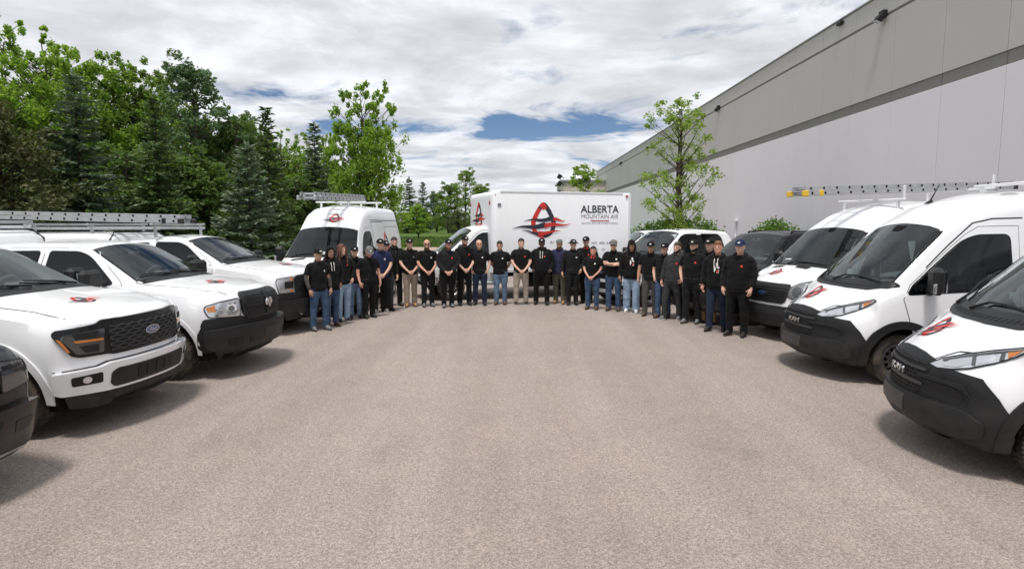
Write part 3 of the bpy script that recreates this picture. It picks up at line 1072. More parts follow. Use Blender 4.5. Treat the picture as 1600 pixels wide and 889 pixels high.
def glasshouse(q, bvh, root, doors, glass='tinted_glass', body=None):
    """windscreen, side glass and doors on both sides"""
    cx, wx, rz = q['cowl_x'], q['header_x'], q['roof_z']
    hw = q.get('hw', 1.0)
    # windscreen: cast square to its slope
    foot = Vector((cx + .03, 0, q['cowl_z'] + .04)); top = Vector((wx + .03, 0, rz - .03))
    v = (top - foot); ln = v.length; v.normalize()
    fr = F_dir(foot, (0, 1, 0), v)          # a=y, b=along slope
    yb, yt = hw * .80, hw * .645
    ws = [(-yb, .05), (-yb * .5, .01), (0, -.0), (yb * .5, .01), (yb, .05), (yt, ln - .05), (yt * .5, ln - .015), (0, ln - .005), (-yt * .5, ln - .015), (-yt, ln - .05)]
    part('windscreen_seal', bvh, grow(ws, .022), fr, MAT['gloss_black'], root, .003, .1, hole=grow(ws, -.012))
    part('windscreen', bvh, ws, fr, MAT['windscreen'], root, .0065, .1)
    cuts = [(grow(ws, -.012), fr, 2.75, 3.62)]
    # cowl panel + wipers
    cw = [(-yb * 1.0, -.10), (0, -.19), (yb * 1.0, -.10), (yb * .98, .045), (yb * .5, .005), (0, -.005), (-yb * .5, .005), (-yb * .98, .045)]
    part('cowl', bvh, cw, fr, MAT['black_plastic'], root, .009, .1)
    for y0, y1 in ((.62, -.02), (-.05, -.66)):
        w = MB()
        pa = []
        for (a, b) in ((y0, -.03), (y0 - .25, .05), (y1, .11)):
            o, d = fr(a, b); h = bvh.ray_cast(o, d)
            p = h[0] if h[0] is not None else o + d * 3
            pa.append(p - d * .035)
        w.tube(pa, [.014, .011, .008], 6)
        pb = []
        for (a, b) in ((y0 - .12, .01), (y1 - .06, .09)):
            o, d = fr(a, b); h = bvh.ray_cast(o, d)
            p = h[0] if h[0] is not None else o + d * 3
            pb.append(p - d * .02)
        w.tube(pb, .009, 6)
        w.build('wiper', MAT['black_plastic'], root)
    for side, fr2 in ((1, F_left), (-1, F_right)):
        for dname, dpoly, wpoly, hx in doors:
            if wpoly and body: cuts.append((grow(wpoly, -.010), fr2, 2.7, 3.98 - .004 * side))
            if dpoly:
                part('door_seam', bvh, grow(dpoly, .009), fr2, MAT['seam'], root, .0015, .12, 0, hole=wpoly and grow(wpoly, .005))
                d = part('door', bvh, dpoly, fr2, q['paint'], root, .006, .09, .008, hole=wpoly)
            else: d = root
            if wpoly:
                part('window_seal', bvh, grow(wpoly, .02), fr2, MAT['gloss_black'], d, .0085, .12, .006, hole=grow(wpoly, -.014))
                part('side_window', bvh, wpoly, fr2, MAT[glass], d, .0115, .12)
            if hx:
                h = MB()
                p = bvh.ray_cast(*fr2(hx[0], hx[1]))[0]
                if p is not None:
                    h.box((p.x, p.y + side * .035, p.z), (.20, .03, .035), bev=.01)
                    h.box((p.x + .09, p.y + side * .015, p.z), (.03, .05, .03)); h.box((p.x - .09, p.y + side * .015, p.z), (.03, .05, .03))
                    h.build('handle', q.get('handle_mat', MAT['black_plastic']), d)

    if body:
        cut_openings(body, cuts, MAT['cabin'])
        xm, zm = wx + .16, rz - .17
        cabin(root, cx - .30, q['belt_z'] + .05, wx - .28, q['belt_z'] - .32, hw * .84, rz, (xm, 0, zm))

def mirrors(q, bvh, root, x, z, size=(.13, .26, .20), mat='black_plastic', arm=.16, face=True, tow=False):
    for side, fr2 in ((1, F_left), (-1, F_right)):
        p = bvh.ray_cast(*fr2(x, z))[0]
        if p is None: continue
        m = MB()
        y = p.y + side * (arm + size[1] / 2 - .04)
        m.box((x, y, z + .06), size, 0, Matrix.Rotation(side * -.12, 3, 'Z'), bev=.045)
        m.tube([(x - .02, p.y - side * .05, z - .03), (x, p.y + side * arm * .6, z - .01), (x, y, z)], [.05, .04, .035], 8)
        sail = [(x - .14, -.02), (x + .18, -.02), (x - .10, .15)]
        o = m.build('mirror', MAT[mat], root)
        g = MB(); g.box((x - size[0] / 2 - .001, y, z + .06), (.006, size[1] * .8, size[2] * .78), 0, Matrix.Rotation(side * -.12, 3, 'Z'))
        g.build('mirror_glass', MAT['chrome'], o)

def arch_lips(q, bvh, root, mat, w=.055, off=.014, name='wheel_arch'):
    for x in (-q['axle_f'], -q['axle_r']):
        poly = arc_band(x, q['arch_z'], q['arch_r'] - .004, q['arch_r'] + w, -.12, pi + .12, 20)
        for fr2 in (F_left, F_right): part(name, bvh, poly, fr2, mat, root, off, .12, .03)

def bed_topper(q, root, z1, mat, rack=False):
    """box canopy over the load bed"""
    x0, x1 = q['cab_end'] - .22, -q['L'] + .04
    hw = q.get('hw', 1) * .88
    z0 = q['bed_z'] - .02
    m = MB()
    rg = []
    for i, x in enumerate((x0 + .10, x0 + .02, x0 - .10, x0 - .3, x1 + .1, x1)):
        k = (.80, .92, .98, 1, 1, .96)[i]
        h = z0 + (z1 - z0) * (.62, .86, .97, 1, 1, .97)[i]
        ring = [(x, -hw * k, z0), (x, hw * k, z0), (x, hw * .97 * k, h - .12), (x, hw * .90 * k, h - .03), (x, hw * .72 * k, h), (x, -hw * .72 * k, h), (x, -hw * .90 * k, h - .03), (x, -hw * .97 * k, h - .12)]
        rg.append(ring)
    m.rings(rg)
    t = m.build('bed_canopy', mat, root, 30)
    fix_normals(t.data); finish(t.data, 30)
    for sd in (-1, 1):
        s = MB(); s.box(((x0 + x1) / 2 - .1, sd * (hw * .995), z0 + (z1 - z0) * .48), (abs(x1 - x0) - .5, .02, (z1 - z0) * .42), 0, bev=.008)
        s.build('canopy_window', MAT['gloss_black'], t)
    s = MB()
    s.tube([(x0 + .1, -hw * .8, z0 + .1), (x0 - .02, -hw * .92, z1 - .14), (x0 - .06, -hw * .72, z1 + .004), (x0 - .06, hw * .72, z1 + .004), (x0 - .02, hw * .92, z1 - .14), (x0 + .1, hw * .8, z0 + .1)], .014, 6)
    s.build('canopy_trim', MAT['black_plastic'], t)
    return t

def cab_rack(root, xs, zr, z0, hw, mat):
    """ladder rack: posts, cross bars and side rails"""
    for x in xs:
        m = MB()
        for s in (-1, 1): m.box((x, s * hw, (zr + z0) / 2), (.05, .05, zr - z0), bev=.008)
        m.box((x, 0, zr + .02), (.06, 2 * hw + .25, .05), bev=.008)
        m.build('rack_hoop', mat, root)
    for s in (-1, 1):
        m = MB(); m.box(((xs[0] + xs[-1]) / 2, s * hw, zr - .06), (abs(xs[0] - xs[-1]) + .2, .045, .05), bev=.008)
        m.build('rack_rail', mat, root)

def headlamp(bvh, poly, fr, root, parts, base='lamp_reflector', name='headlight', off=.006, bulge=0.0):
    """housing + inner cells; parts: list of (poly, mat)"""
    part('headlight_seal', bvh, grow(poly, .012), fr, MAT['gloss_black'], root, off - .002, .08)
    h = part(name, bvh, poly, fr, MAT[base], root, off, .06, None, False, bulge)
    for i, (pl, mt, nm) in enumerate(parts): part(nm, bvh, pl, fr, MAT[mt], h, off + .003 + .002 * i + bulge, .08)
    return h

def oval_badge(root, bvh, y, z, rx, rz, word, dx=.012):
    x = max(surface_x(bvh, y, z), surface_x(bvh, y, z + rz * .8)) + dx
    m = MB()
    for s, h, mi in ((1.0, .0, 0), (.88, .004, 1)):
        e = ellipse(0, 0, rx * s, rz * s, 28)
        vs = [(x + h + .008, y + a, z + b) for a, b in e] + [(x + h - .03, y + a * 1.02, z + b * 1.02) for a, b in e]
        n = len(e)
        m.add(vs, [tuple(range(n))] + [(i, n + i, n + (i + 1) % n, (i + 1) % n) for i in range(n)], mi)
    b = m.build('badge', [MAT['chrome'], MAT['badge_blue']], root)
    if word: text_part('badge_lettering', word, rz * 1.25, M_front(x + .0145, y, z), MAT['chrome'], b, .001)
    return b

def place_vehicle(name, label, loc, yaw, group='company vehicles parked round the yard', cat='pickup'):
    r = empty(name, (loc[0], loc[1], 0), radians(yaw))
    tag(r, label, cat, group)
    return r

DOORS = {}
def pickup_doors(q, rear=True, suv=False):
    """door and window outlines in side view (x, z)"""
    cx, wx, ex, rz, bz = q['cowl_x'], q['header_x'], q['cab_end'], q['roof_z'], q['belt_z']
    xb = q['b_pillar']
    top = rz - .115
    d = []
    fa = cx - .16
    fd = [(fa, .52), (fa + .02, bz - .05), (fa - .04, bz + .05), (wx + .12, top + .00), (wx - .15, top + .055), (xb, top + .06), (xb, .52)]
    fw = [(fa - .16, bz + .035), (wx + .05, top - .06), (wx - .12, top - .005), (xb + .085, top), (xb + .085, bz + .03)]
    d.append(('front', fd, rounded(fw, [.02, .1, .06, .03, .03]), (xb + .16, bz - .13)))
    if rear:
        re = q['rear_door_end']
        rd = [(xb - .012, .52), (xb - .012, top + .06), (re + .18, top + .05), (re + .05, top - .1), (re, bz), (re, .62), (re + .1, .52)]
        rw = [(xb - .09, bz + .03), (xb - .09, top), (re + .22, top - .01), (re + .12, top - .1), (re + .09, bz + .03)]
        d.append(('rear', rd, rounded(rw, .04), (re + .16, bz - .13)))
    if suv:
        re = q['rear_door_end']
        qw = [(re - .10, bz + .03), (re - .12, top - .02), (-q['L'] + .50, top - .03), (-q['L'] + .34, bz + .05)]
        d.append(('quarter', None, rounded(qw, .04), None))
    return d

# --- white pickup with black lamp surround, foremost on the left
def truck_black_face(loc, yaw):
    F_front = wrap_frame(.31, 2.5)
    r = place_vehicle('pickup_truck', 'white pickup with black lamp surround, white bumper and fog lamp, nearest on the left', loc, yaw)
    q = dict(L=5.9, hood_front=1.235, cowl_z=1.40, cowl_x=-1.42, header_x=-2.28, roof_z=1.93, cab_end=-4.15, bed_z=1.43, belt_z=1.36, hw=1.01,
             axle_f=.93, axle_r=4.62, arch_z=.44, arch_r=.50, tyre_r=.41, b_pillar=-2.95, rear_door_end=-3.98, paint=MAT['white_paint'], zb0=.44)
    warp = nose_warp([(0, 0), (.44, -.05), (.70, .0), (.80, .0), (1.05, 0), (1.18, -.02), (1.25, -.07)], .31, -.7, 2.5, .98)
    T, b, body = build_pickup_shell(q, r, MAT['white_paint'], warp)
    glasshouse(q, b, r, pickup_doors(q), body=body)
    mirrors(q, b, r, -1.82, q['belt_z'] + .06, (.14, .26, .24))
    arch_lips(q, b, r, MAT['white_paint'], .07, .016)
    # black surround across the face
    sur = [(-.60, 1.185), (.60, 1.185), (.66, 1.155), (.97, 1.125), (.985, 1.08), (.86, .86), (.80, .835), (.56, .83), (.50, .815), (-.50, .815), (-.56, .83), (-.80, .835), (-.86, .86), (-.985, 1.08), (-.97, 1.125), (-.66, 1.155)]
    fs = part('front_surround', b, rounded(sur, .02), F_front, MAT['gloss_black'], r, .03, .07, .05)
    gr = [(-.55, 1.125), (.55, 1.125), (.53, .87), (.49, .85), (-.49, .85), (-.53, .87)]
    g = part('grille', b, rounded(gr, .02), F_front, MAT['grille_dark'], r, .034, .08, .02)
    m = MB()
    rows = 8
    for i in range(rows):
        z = .868 + i * (1.11 - .868) / (rows - 1)
        nseg = 16
        pts = []
        for j in range(nseg + 1):
            y = -.53 + 1.06 * j / nseg
            pts.append((y, z + (.009 if (j + i) % 2 else -.009)))
        for p0, p1 in zip(pts, pts[1:]): patch(m, b, strip(p0, p1, .010), F_front, .043, .2, .012)
        for j in range(nseg + 1):
            if i < rows - 1 and (j + i) % 2: patch(m, b, strip(pts[j], (pts[j][0], pts[j][1] + .018), .012), F_front, .042, .2, .012)
    tag(m.build('grille_mesh', MAT['grey_plastic'], g), kind='stuff')
    for s in (-1, 1):
        hp = [(s * .58, 1.105), (s * .90, 1.08), (s * .93, 1.05), (s * .82, .87), (s * .60, .86)]
        h = part('headlight', b, rounded(hp, .015), F_front, MAT['lamp_smoke'], r, .036, .07, .01)
        part('lamp_cell', b, [(s * .64, 1.095), (s * .85, 1.078), (s * .82, 1.02), (s * .64, 1.02)], F_front, MAT['grille_dark'], h, .039, .1, .004)
        part('lamp_cell', b, [(s * .64, .955), (s * .80, .955), (s * .755, .88), (s * .64, .875)], F_front, MAT['grille_dark'], h, .039, .1, .004)
        part('indicator', b, [(s * .60, .985), (s * .825, .99), (s * .84, 1.012), (s * .60, 1.008)], F_front, MAT['amber'], h, .042, .1)
        part('marker_lamp', b, [(s * .925, 1.035), (s * .955, 1.045), (s * .885, .905), (s * .865, .905)], F_front, MAT['amber'], h, .041, .1)
    # bumper: a proud painted beam, dark centre intake, fog lamps, grey valance
    bp = [(-.56, .745), (.56, .745), (.66, .715), (1.005, .705), (1.0, .50), (.94, .47), (.60, .45), (-.60, .45), (-.94, .47), (-1.0, .50), (-1.005, .705), (-.66, .715)]
    bu = part('bumper', b, rounded(bp, .025), F_front, MAT['white_paint'], r, .095, .06, .16)
    ct = [(-.50, .675), (.50, .675), (.56, .64), (.57, .52), (.53, .475), (-.53, .475), (-.57, .52), (-.56, .64)]
    part('centre_intake', b, rounded(ct, .03), F_front, MAT['black_plastic'], bu, .101, .08)
    part('intake_opening', b, [(-.27, .64), (.27, .64), (.27, .515), (-.27, .515)], F_front, MAT['grille_dark'], bu, .105, .1)
    for y in (-.135, 0, .135): part('intake_bar', b, strip((y, .515), (y, .64), .022), F_front, MAT['black_plastic'], bu, .112, .1, .012)
    for s in (-1, 1):
        fg = rounded([(s * .635, .665), (s * .875, .655), (s * .87, .56), (s * .635, .555)], .02)
        f = part('fog_lamp', b, fg, F_front, MAT['gloss_black'], bu, .101, .08)
        part('fog_lens', b, ellipse(s * .76, .61, .035, .035, 14), F_front, MAT['lamp_reflector'], f, .106, .05)
    va = [(-.93, .475), (.93, .475), (.90, .33), (.55, .265), (-.55, .265), (-.90, .33)]
    part('valance', b, rounded(va, .03), F_front, MAT['bumper_plastic'], r, .055, .08, .14)
    part('fascia_gap', b, [(-.57, .755), (.57, .755), (.67, .725), (1.0, .716), (1.0, .705), (.66, .713), (.56, .743), (-.56, .743), (-.66, .713), (-1.0, .705), (-1.0, .716), (-.67, .725)], F_front, MAT['seam'], r, .0035, .1, 0)
    oval_badge(r, b, 0, 1.0, .115, .047, 'Ford', .046)
    # bonnet cut lines
    for s in (1, -1):
        mb = MB(); polyline_strips(mb, b, [(x, s * y) for x, y in [(-.10, .80), (-.5, .83), (-1.1, .845), (-1.42, .85)]], .012, F_top, .002, .12); mb.build('bonnet_gap', MAT['seam'], r)
    emblem(b, F_top, -.62, -.18, .15, r, rot=pi / 2 - .1, sx=1.0)
    add_wheels(r, [(-.93, .82), (-.93, -.82), (-4.62, .82), (-4.62, -.82)], .41, .275, .235, 'steel')
    return r

# --- white pickup with cross-bar grille and one-piece black bumper
def truck_cross_grille(loc, yaw):
    F_front = wrap_frame(.36, 2.4)
    r = place_vehicle('pickup_truck', 'white pickup with cross-bar grille, amber-cornered headlights and plain black bumper', loc, yaw)
    q = dict(L=5.8, hood_front=1.215, cowl_z=1.36, cowl_x=-1.40, header_x=-2.22, roof_z=1.90, cab_end=-4.05, bed_z=1.40, belt_z=1.32, hw=1.0,
             axle_f=.97, axle_r=4.54, arch_z=.43, arch_r=.485, tyre_r=.40, b_pillar=-2.85, rear_door_end=-3.9, paint=MAT['white_paint'], zb0=.44, Rf=.12)
    warp = nose_warp([(0, 0), (.44, -.04), (.60, 0), (.84, .0), (1.0, 0), (1.12, -.02), (1.22, -.09)], .36, -.7, 2.4)
    T, b, body = build_pickup_shell(q, r, MAT['white_paint'], warp)
    q['handle_mat'] = MAT['white_paint']
    glasshouse(q, b, r, pickup_doors(q), body=body)
    mirrors(q, b, r, -1.80, q['belt_z'] + .06, (.16, .34, .25))
    arch_lips(q, b, r, MAT['white_paint'], .05, .012)
    # grille shell
    gs = [(-.46, 1.20), (.46, 1.20), (.52, 1.16), (.50, .90), (.42, .82), (-.42, .82), (-.50, .90), (-.52, 1.16)]
    g = part('grille', b, rounded(gs, .03), F_front, MAT['black_plastic'], r, .05, .06, .09)
    for s in (-1, 1):
        for z0, z1 in ((1.03, 1.155), (.865, .985)):
            op = [(s * .055, z1), (s * .455, z1 - .01), (s * (.445 if z0 > 1 else .40), z0), (s * .055, z0)]
            part('grille_opening', b, rounded(op, .015), F_front, MAT['grille_dark'], g, .053, .08, .004)
            m = MB()
            for k in range(5):
                z = z0 + (z1 - z0) * (k + .5) / 5
                patch(m, b, strip((s * .06, z), (s * .42, z), .008), F_front, .058, .2, .01)
            tag(m.build('grille_mesh', MAT['black_plastic'], g), kind='stuff')
    part('grille_bar', b, strip((-.47, 1.008), (.47, 1.008), .036), F_front, MAT['bumper_plastic'], g, .066, .1, .02)
    part('grille_bar', b, strip((0, .85), (0, 1.17), .07), F_front, MAT['bumper_plastic'], g, .068, .1, .02)
    # ram's-head badge: shield with curled horns
    x = surface_x(b, 0, 1.01) + .085
    m = MB()
    sh = [(-.02, .05), (.02, .05), (.035, .02), (.022, -.055), (0, -.075), (-.022, -.055), (-.035, .02)]
    n = len(sh)
    m.add([(x + .02, y, 1.01 + z) for y, z in sh] + [(x - .02, y * 1.2, 1.01 + z) for y, z in sh], [tuple(range(n))] + [(i, n + i, n + (i + 1) % n, (i + 1) % n) for i in range(n)])
    for s in (-1, 1):
        m.tube([(x, s * .02, 1.055), (x, s * .055, 1.06), (x, s * .075, 1.03), (x, s * .07, .985), (x, s * .045, .975), (x, s * .045, 1.0)], [.018, .02, .018, .015, .011, .006], 6)
    m.build('badge', MAT['chrome'], r)
    # lamps
    for s in (-1, 1):
        hp = rounded([(s * .535, 1.115), (s * .80, 1.09), (s * .955, 1.045), (s * .965, 1.0), (s * .92, .895), (s * .54, .875), (s * .52, .98)], .03)
        headlamp(b, hp, F_front, r, [([(s * .86, 1.06), (s * .95, 1.03), (s * .93, .97), (s * .85, .97)], 'amber', 'indicator'),
                                     (ellipse(s * .66, .995, .075, .075, 16), 'chrome', 'lamp_cell'), (ellipse(s * .66, .995, .04, .04, 12), 'lamp_smoke', 'lamp_lens'), ([(s * .74, .93), (s * .90, .93), (s * .89, .90), (s * .74, .90)], 'chrome', 'lamp_cell')], off=.012)
    bp = [(-.43, .835), (.43, .835), (.52, .875), (.98, .875), (1.03, .80), (1.02, .50), (.95, .46), (-.95, .46), (-1.02, .50), (-1.03, .80), (-.98, .875), (-.52, .875)]
    part('bumper_cover', b, rounded(bp, .03), F_front, MAT['bumper_plastic'], r, .02, .06, .06)
    b2 = [(-.99, .72), (-.55, .745), (.55, .745), (.99, .72), (.98, .50), (.9, .43), (.62, .40), (-.62, .40), (-.9, .43), (-.98, .50)]
    bu = part('bumper', b, rounded(b2, .04), F_front, MAT['bumper_plastic'], r, .115, .06, .17)
    for s in (-1, 1):
        part('fog_opening', b, rounded([(s * .56, .585), (s * .74, .585), (s * .73, .49), (s * .56, .485)], .02), F_front, MAT['gloss_black'], bu, .121, .08)
        part('tow_slot', b, rounded([(s * .36, .55), (s * .45, .55), (s * .45, .49), (s * .36, .49)], .015), F_front, MAT['grille_dark'], bu, .121, .08)
    part('plate_recess', b, rounded([(-.17, .65), (.17, .65), (.17, .52), (-.17, .52)], .01), F_front, MAT['black_plastic'], bu, .121, .1)
    va = [(-.90, .45), (.90, .45), (.84, .30), (.6, .25), (-.6, .25), (-.84, .30)]
    part('valance', b, rounded(va, .03), F_front, MAT['black_plastic'], r, .03, .08, .12)
    for s, fr2 in ((1, F_left), (-1, F_right)):      # dark bumper end wrapping to the wheel
        sd = [(-.10, .86), (-.36, .86), (-.46, .66), (-.475, .47), (-.40, .40), (-.10, .40)]
        part('bumper_end', b, sd, fr2, MAT['bumper_plastic'], r, .013, .06, .02)
    for s in (1, -1):
        mb = MB(); polyline_strips(mb, b, [(x, s * y) for x, y in [(-.22, .62), (-.5, .76), (-1.1, .83), (-1.42, .84)]], .012, F_top, .002, .12); mb.build('bonnet_gap', MAT['seam'], r)
    emblem(b, F_top, -.66, -.16, .15, r, rot=pi / 2 - .1)
    p = b.ray_cast(*F_top(-1.32, -.80))[0]
    m = MB(); m.lathe([(.0, .05), (.018, .045), (.022, 0), (.0, -.02)], (p.x, p.y, p.z), 'z', 10); m.build('aerial_base', MAT['black_plastic'], r)
    add_wheels(r, [(-.97, .84), (-.97, -.84), (-4.54, .84), (-4.54, -.84)], .40, .27, .225, 'steel')
    t = bed_topper(q, r, 2.10, MAT['white_paint'])
    cab_rack(r, (-4.5, -5.5), 2.20, 2.04, .70, MAT['aluminium'])
    return r

# --- white pickup, third on the left, black bumper with grey tow hooks
def truck_third(loc, yaw):
    F_front = wrap_frame(.24, 2.6)
    r = place_vehicle('pickup_truck', 'white pickup with bracket-shaped headlights and black bumper, farthest of the left row, carrying ladders', loc, yaw)
    q = dict(L=5.9, hood_front=1.23, cowl_z=1.40, cowl_x=-1.42, header_x=-2.28, roof_z=1.93, cab_end=-3.6, bed_z=1.43, belt_z=1.36, hw=1.01,
             axle_f=.93, axle_r=4.62, arch_z=.44, arch_r=.49, tyre_r=.40, b_pillar=-2.95, rear_door_end=-3.5, paint=MAT['white_paint'], zb0=.44)
    warp = nose_warp([(0, 0), (.44, -.05), (.70, .0), (.80, .0), (1.05, 0), (1.18, -.02), (1.25, -.07)], .24, -.7, 2.6)
    T, b, body = build_pickup_shell(q, r, MAT['white_paint'], warp)
    d = pickup_doors(q, rear=False)
    d.append(('rear', None, rounded([(-3.05, 1.40), (-3.05, 1.80), (-3.40, 1.79), (-3.42, 1.40)], .03), None))
    glasshouse(q, b, r, d, body=body)
    mirrors(q, b, r, -1.82, q['belt_z'] + .06, (.14, .26, .24))
    arch_lips(q, b, r, MAT['white_paint'], .06, .016)
    gr = rounded([(-.52, 1.17), (.52, 1.17), (.60, 1.13), (.60, .88), (.54, .82), (-.54, .82), (-.60, .88), (-.60, 1.13)], .02)
    g = part('grille', b, gr, F_front, MAT['black_plastic'], r, .045, .07, .07)
    for z0, z1 in ((1.04, 1.14), (.86, .955)):
        part('grille_opening', b, rounded([(-.50, z1), (.50, z1), (.50, z0), (-.50, z0)], .02), F_front, MAT['grille_dark'], g, .049, .1)
    part('grille_bar', b, strip((-.58, .998), (.58, .998), .06), F_front, MAT['bumper_plastic'], g, .06, .1, .02)
    oval_badge(r, b, 0, .998, .11, .045, 'Ford', .065)
    for s in (-1, 1):
        hp = rounded([(s * .62, 1.145), (s * .95, 1.125), (s * .975, 1.05), (s * .93, .85), (s * .64, .85)], .02)
        headlamp(b, hp, F_front, r, [([(s * .63, .93), (s * .82, .93), (s * .82, 1.065), (s * .63, 1.065)], 'black_plastic', 'lamp_inset'),
                                     ([(s * .70, 1.135), (s * .63, 1.135), (s * .63, 1.08), (s * .70, 1.08)], 'amber', 'indicator'),
                                     ([(s * .63, .90), (s * .71, .90), (s * .71, .86), (s * .63, .86)], 'amber', 'indicator')], off=.012)
    b1 = [(-1.0, .84), (1.0, .84), (1.01, .70), (-1.01, .70)]
    part('bumper_cover', b, rounded(b1, .02), F_front, MAT['bumper_plastic'], r, .05, .07, .09)
    bp = [(-.98, .70), (.98, .70), (.99, .50), (.88, .42), (-.88, .42), (-.99, .50)]
    bu = part('bumper', b, rounded(bp, .03), F_front, MAT['bumper_plastic'], r, .11, .06, .16)
    part('intake_opening', b, rounded([(-.40, .62), (.40, .62), (.36, .50), (-.36, .50)], .02), F_front, MAT['grille_dark'], bu, .115, .1)
    for s in (-1, 1):
        m = MB(); x = surface_x(b, s * .42, .5) + .02
        m.tube([(x, s * .36, .44), (x + .05, s * .37, .38), (x + .05, s * .47, .38), (x, s * .48, .44)], .014, 6)
        m.build('tow_hook', MAT['steel_wheel'], r)
    va = [(-.9, .44), (.9, .44), (.8, .30), (-.8, .30)]
    part('valance', b, rounded(va, .03), F_front, MAT['black_plastic'], r, .03, .08, .10)
    for s in (1, -1):
        mb = MB(); polyline_strips(mb, b, [(x, s * y) for x, y in [(-.12, .80), (-.5, .83), (-1.1, .845), (-1.42, .85)]], .012, F_top, .002, .12); mb.build('bonnet_gap', MAT['seam'], r)
    emblem(b, F_top, -.62, .15, .15, r, rot=pi / 2)
    add_wheels(r, [(-.93, .845), (-.93, -.845), (-4.62, .845), (-4.62, -.845)], .40, .27, .225, 'cover')
    bed_topper(q, r, 2.02, MAT['white_paint'])
    cab_rack(r, (-2.9, -4.3, -5.6), 2.16, 1.93, .72, MAT['aluminium'])
    return r

# --- large utility vehicles / crew cabs on the right and behind
def suv(loc, yaw, label, paint, roof=1.98, L=5.3, hw=1.02, name='utility_vehicle', group='utility vehicles parked along the wall', cat='SUV', simple=False, dark_roof=False, chrome=False, pickup=False):
    F_front = wrap_frame(.2, 2.6)
    r = place_vehicle(name, label, loc, yaw, group, cat)
    q = dict(L=L, hood_front=1.17, cowl_z=1.33, cowl_x=-1.30, header_x=-2.12, roof_z=roof, cab_end=(-3.95 if pickup else -L + .25), bed_z=1.3, belt_z=1.30, hw=hw, suv=not pickup,
             axle_f=.93, axle_r=L - 1.15, arch_z=.42, arch_r=.47, tyre_r=.39, b_pillar=-2.72, rear_door_end=-3.68, paint=paint, zb0=.42, rear_slope=.2, Rf=.12)
    warp = nose_warp([(0, 0), (.42, -.06), (.60, .0), (.80, .0), (1.0, 0), (1.1, -.02), (1.2, -.09)], .2, -.6, 2.6)
    T, b, body = build_pickup_shell(q, r, paint, warp)
    q['handle_mat'] = paint
    glasshouse(q, b, r, pickup_doors(q, True, not pickup), body=body)
    for f2 in (F_left, F_right):
        zz = q['belt_z']; part('window_pillar', b, [(q['b_pillar'] - .10, zz + .03), (q['b_pillar'] + .09, zz + .03), (q['b_pillar'] + .09, roof - .125), (q['b_pillar'] - .10, roof - .125)], f2, MAT['gloss_black'], r, .0105, .12, .004)
    mirrors(q, b, r, -1.70, q['belt_z'] + .05, (.14, .24, .19), 'black_plastic' if paint is MAT['white_paint'] else 'gloss_black')
    arch_lips(q, b, r, paint, .05, .012)
    gr = rounded([(-.56, 1.10), (.56, 1.10), (.62, 1.05), (.58, .80), (.50, .72), (-.50, .72), (-.58, .80), (-.62, 1.05)], .03)
    g = part('grille', b, gr, F_front, MAT['gloss_black'], r, .03, .07, .05)
    for k in range(5):
        z = .77 + k * .067
        part('grille_bar', b, strip((-.53, z), (.53, z), .022), F_front, MAT['black_plastic'], g, .045, .1, .014)
    if chrome: part('grille_trim', b, strip((-.57, 1.085), (.57, 1.085), .02), F_front, MAT['chrome'], g, .05, .1, .02)
    oval_badge(r, b, 0, .90, .10, .042, None, .05)
    for s in (-1, 1):
        hp = rounded([(s * .64, 1.08), (s * .93, 1.05), (s * .97, 1.0), (s * .93, .87), (s * .64, .84)], .03)
        headlamp(b, hp, F_front, r, [] if paint is MAT['black_paint'] else [(ellipse(s * .76, .97, .06, .06, 14), 'chrome', 'lamp_cell'), ([(s * .87, 1.03), (s * .93, 1.02), (s * .91, .93), (s * .87, .93)], 'amber', 'indicator')], 'lamp_reflector' if paint is MAT['white_paint'] else 'lamp_smoke', off=.014)
    bp = [(-.97, .72), (.97, .72), (.98, .50), (.88, .36), (-.88, .36), (-.98, .50)]
    bu = part('bumper', b, rounded(bp, .04), F_front, paint, r, .075, .07, .12)
    part('intake_opening', b, rounded([(-.55, .64), (.55, .64), (.48, .46), (-.48, .46)], .03), F_front, MAT['grille_dark'], bu, .08, .1)
    for s in (-1, 1): part('fog_lamp', b, rounded([(s * .66, .60), (s * .84, .60), (s * .82, .50), (s * .68, .50)], .02), F_front, MAT['gloss_black'], bu, .08, .08)
    part('bumper_lip', b, rounded([(-.9, .42), (.9, .42), (.8, .30), (-.8, .30)], .03), F_front, MAT['black_plastic'], r, .06, .08, .1)
    if chrome: part('bumper_trim', b, strip((-.85, .345), (.85, .345), .022), F_front, MAT['chrome'], r, .078, .1, .02)
    for s in (1, -1):
        mb = MB(); polyline_strips(mb, b, [(x, s * y) for x, y in [(-.2, .72), (-.5, .80), (-1.1, .835), (-1.32, .84)]], .012, F_top, .002, .12); mb.build('bonnet_gap', MAT['seam'], r)
    for s in ((-1, 1) if not pickup else ()):
        m = MB()
        pts = []
        for x in (-2.4, -3.0, -3.8, -L + .7):
            p = b.ray_cast(*F_top(x, s * hw * .60))[0]
            pts.append((p.x, p.y, p.z + .035))
        m.tube(pts, .016, 6)
        for i in (0, 1, 2, 3): m.box((pts[i][0], pts[i][1], pts[i][2] - .025), (.05, .03, .05))
        m.build('roof_rail', MAT['black_plastic'], r)
    m = MB()
    for y in (-.35, -.18, 0, .18, .35):
        p = b.ray_cast(*F_top(-2.32, y))[0]
        m.box((p.x, p.y, p.z + .008), (.08, .06, .025), bev=.008)
    if name == 'crew_truck': m.build('roof_marker', MAT['black_plastic'], r)
    add_wheels(r, [(-.93, .86), (-.93, -.86), (-(L - 1.15), .86), (-(L - 1.15), -.86)], .39, .27, .25, 'spoke')
    return r, b
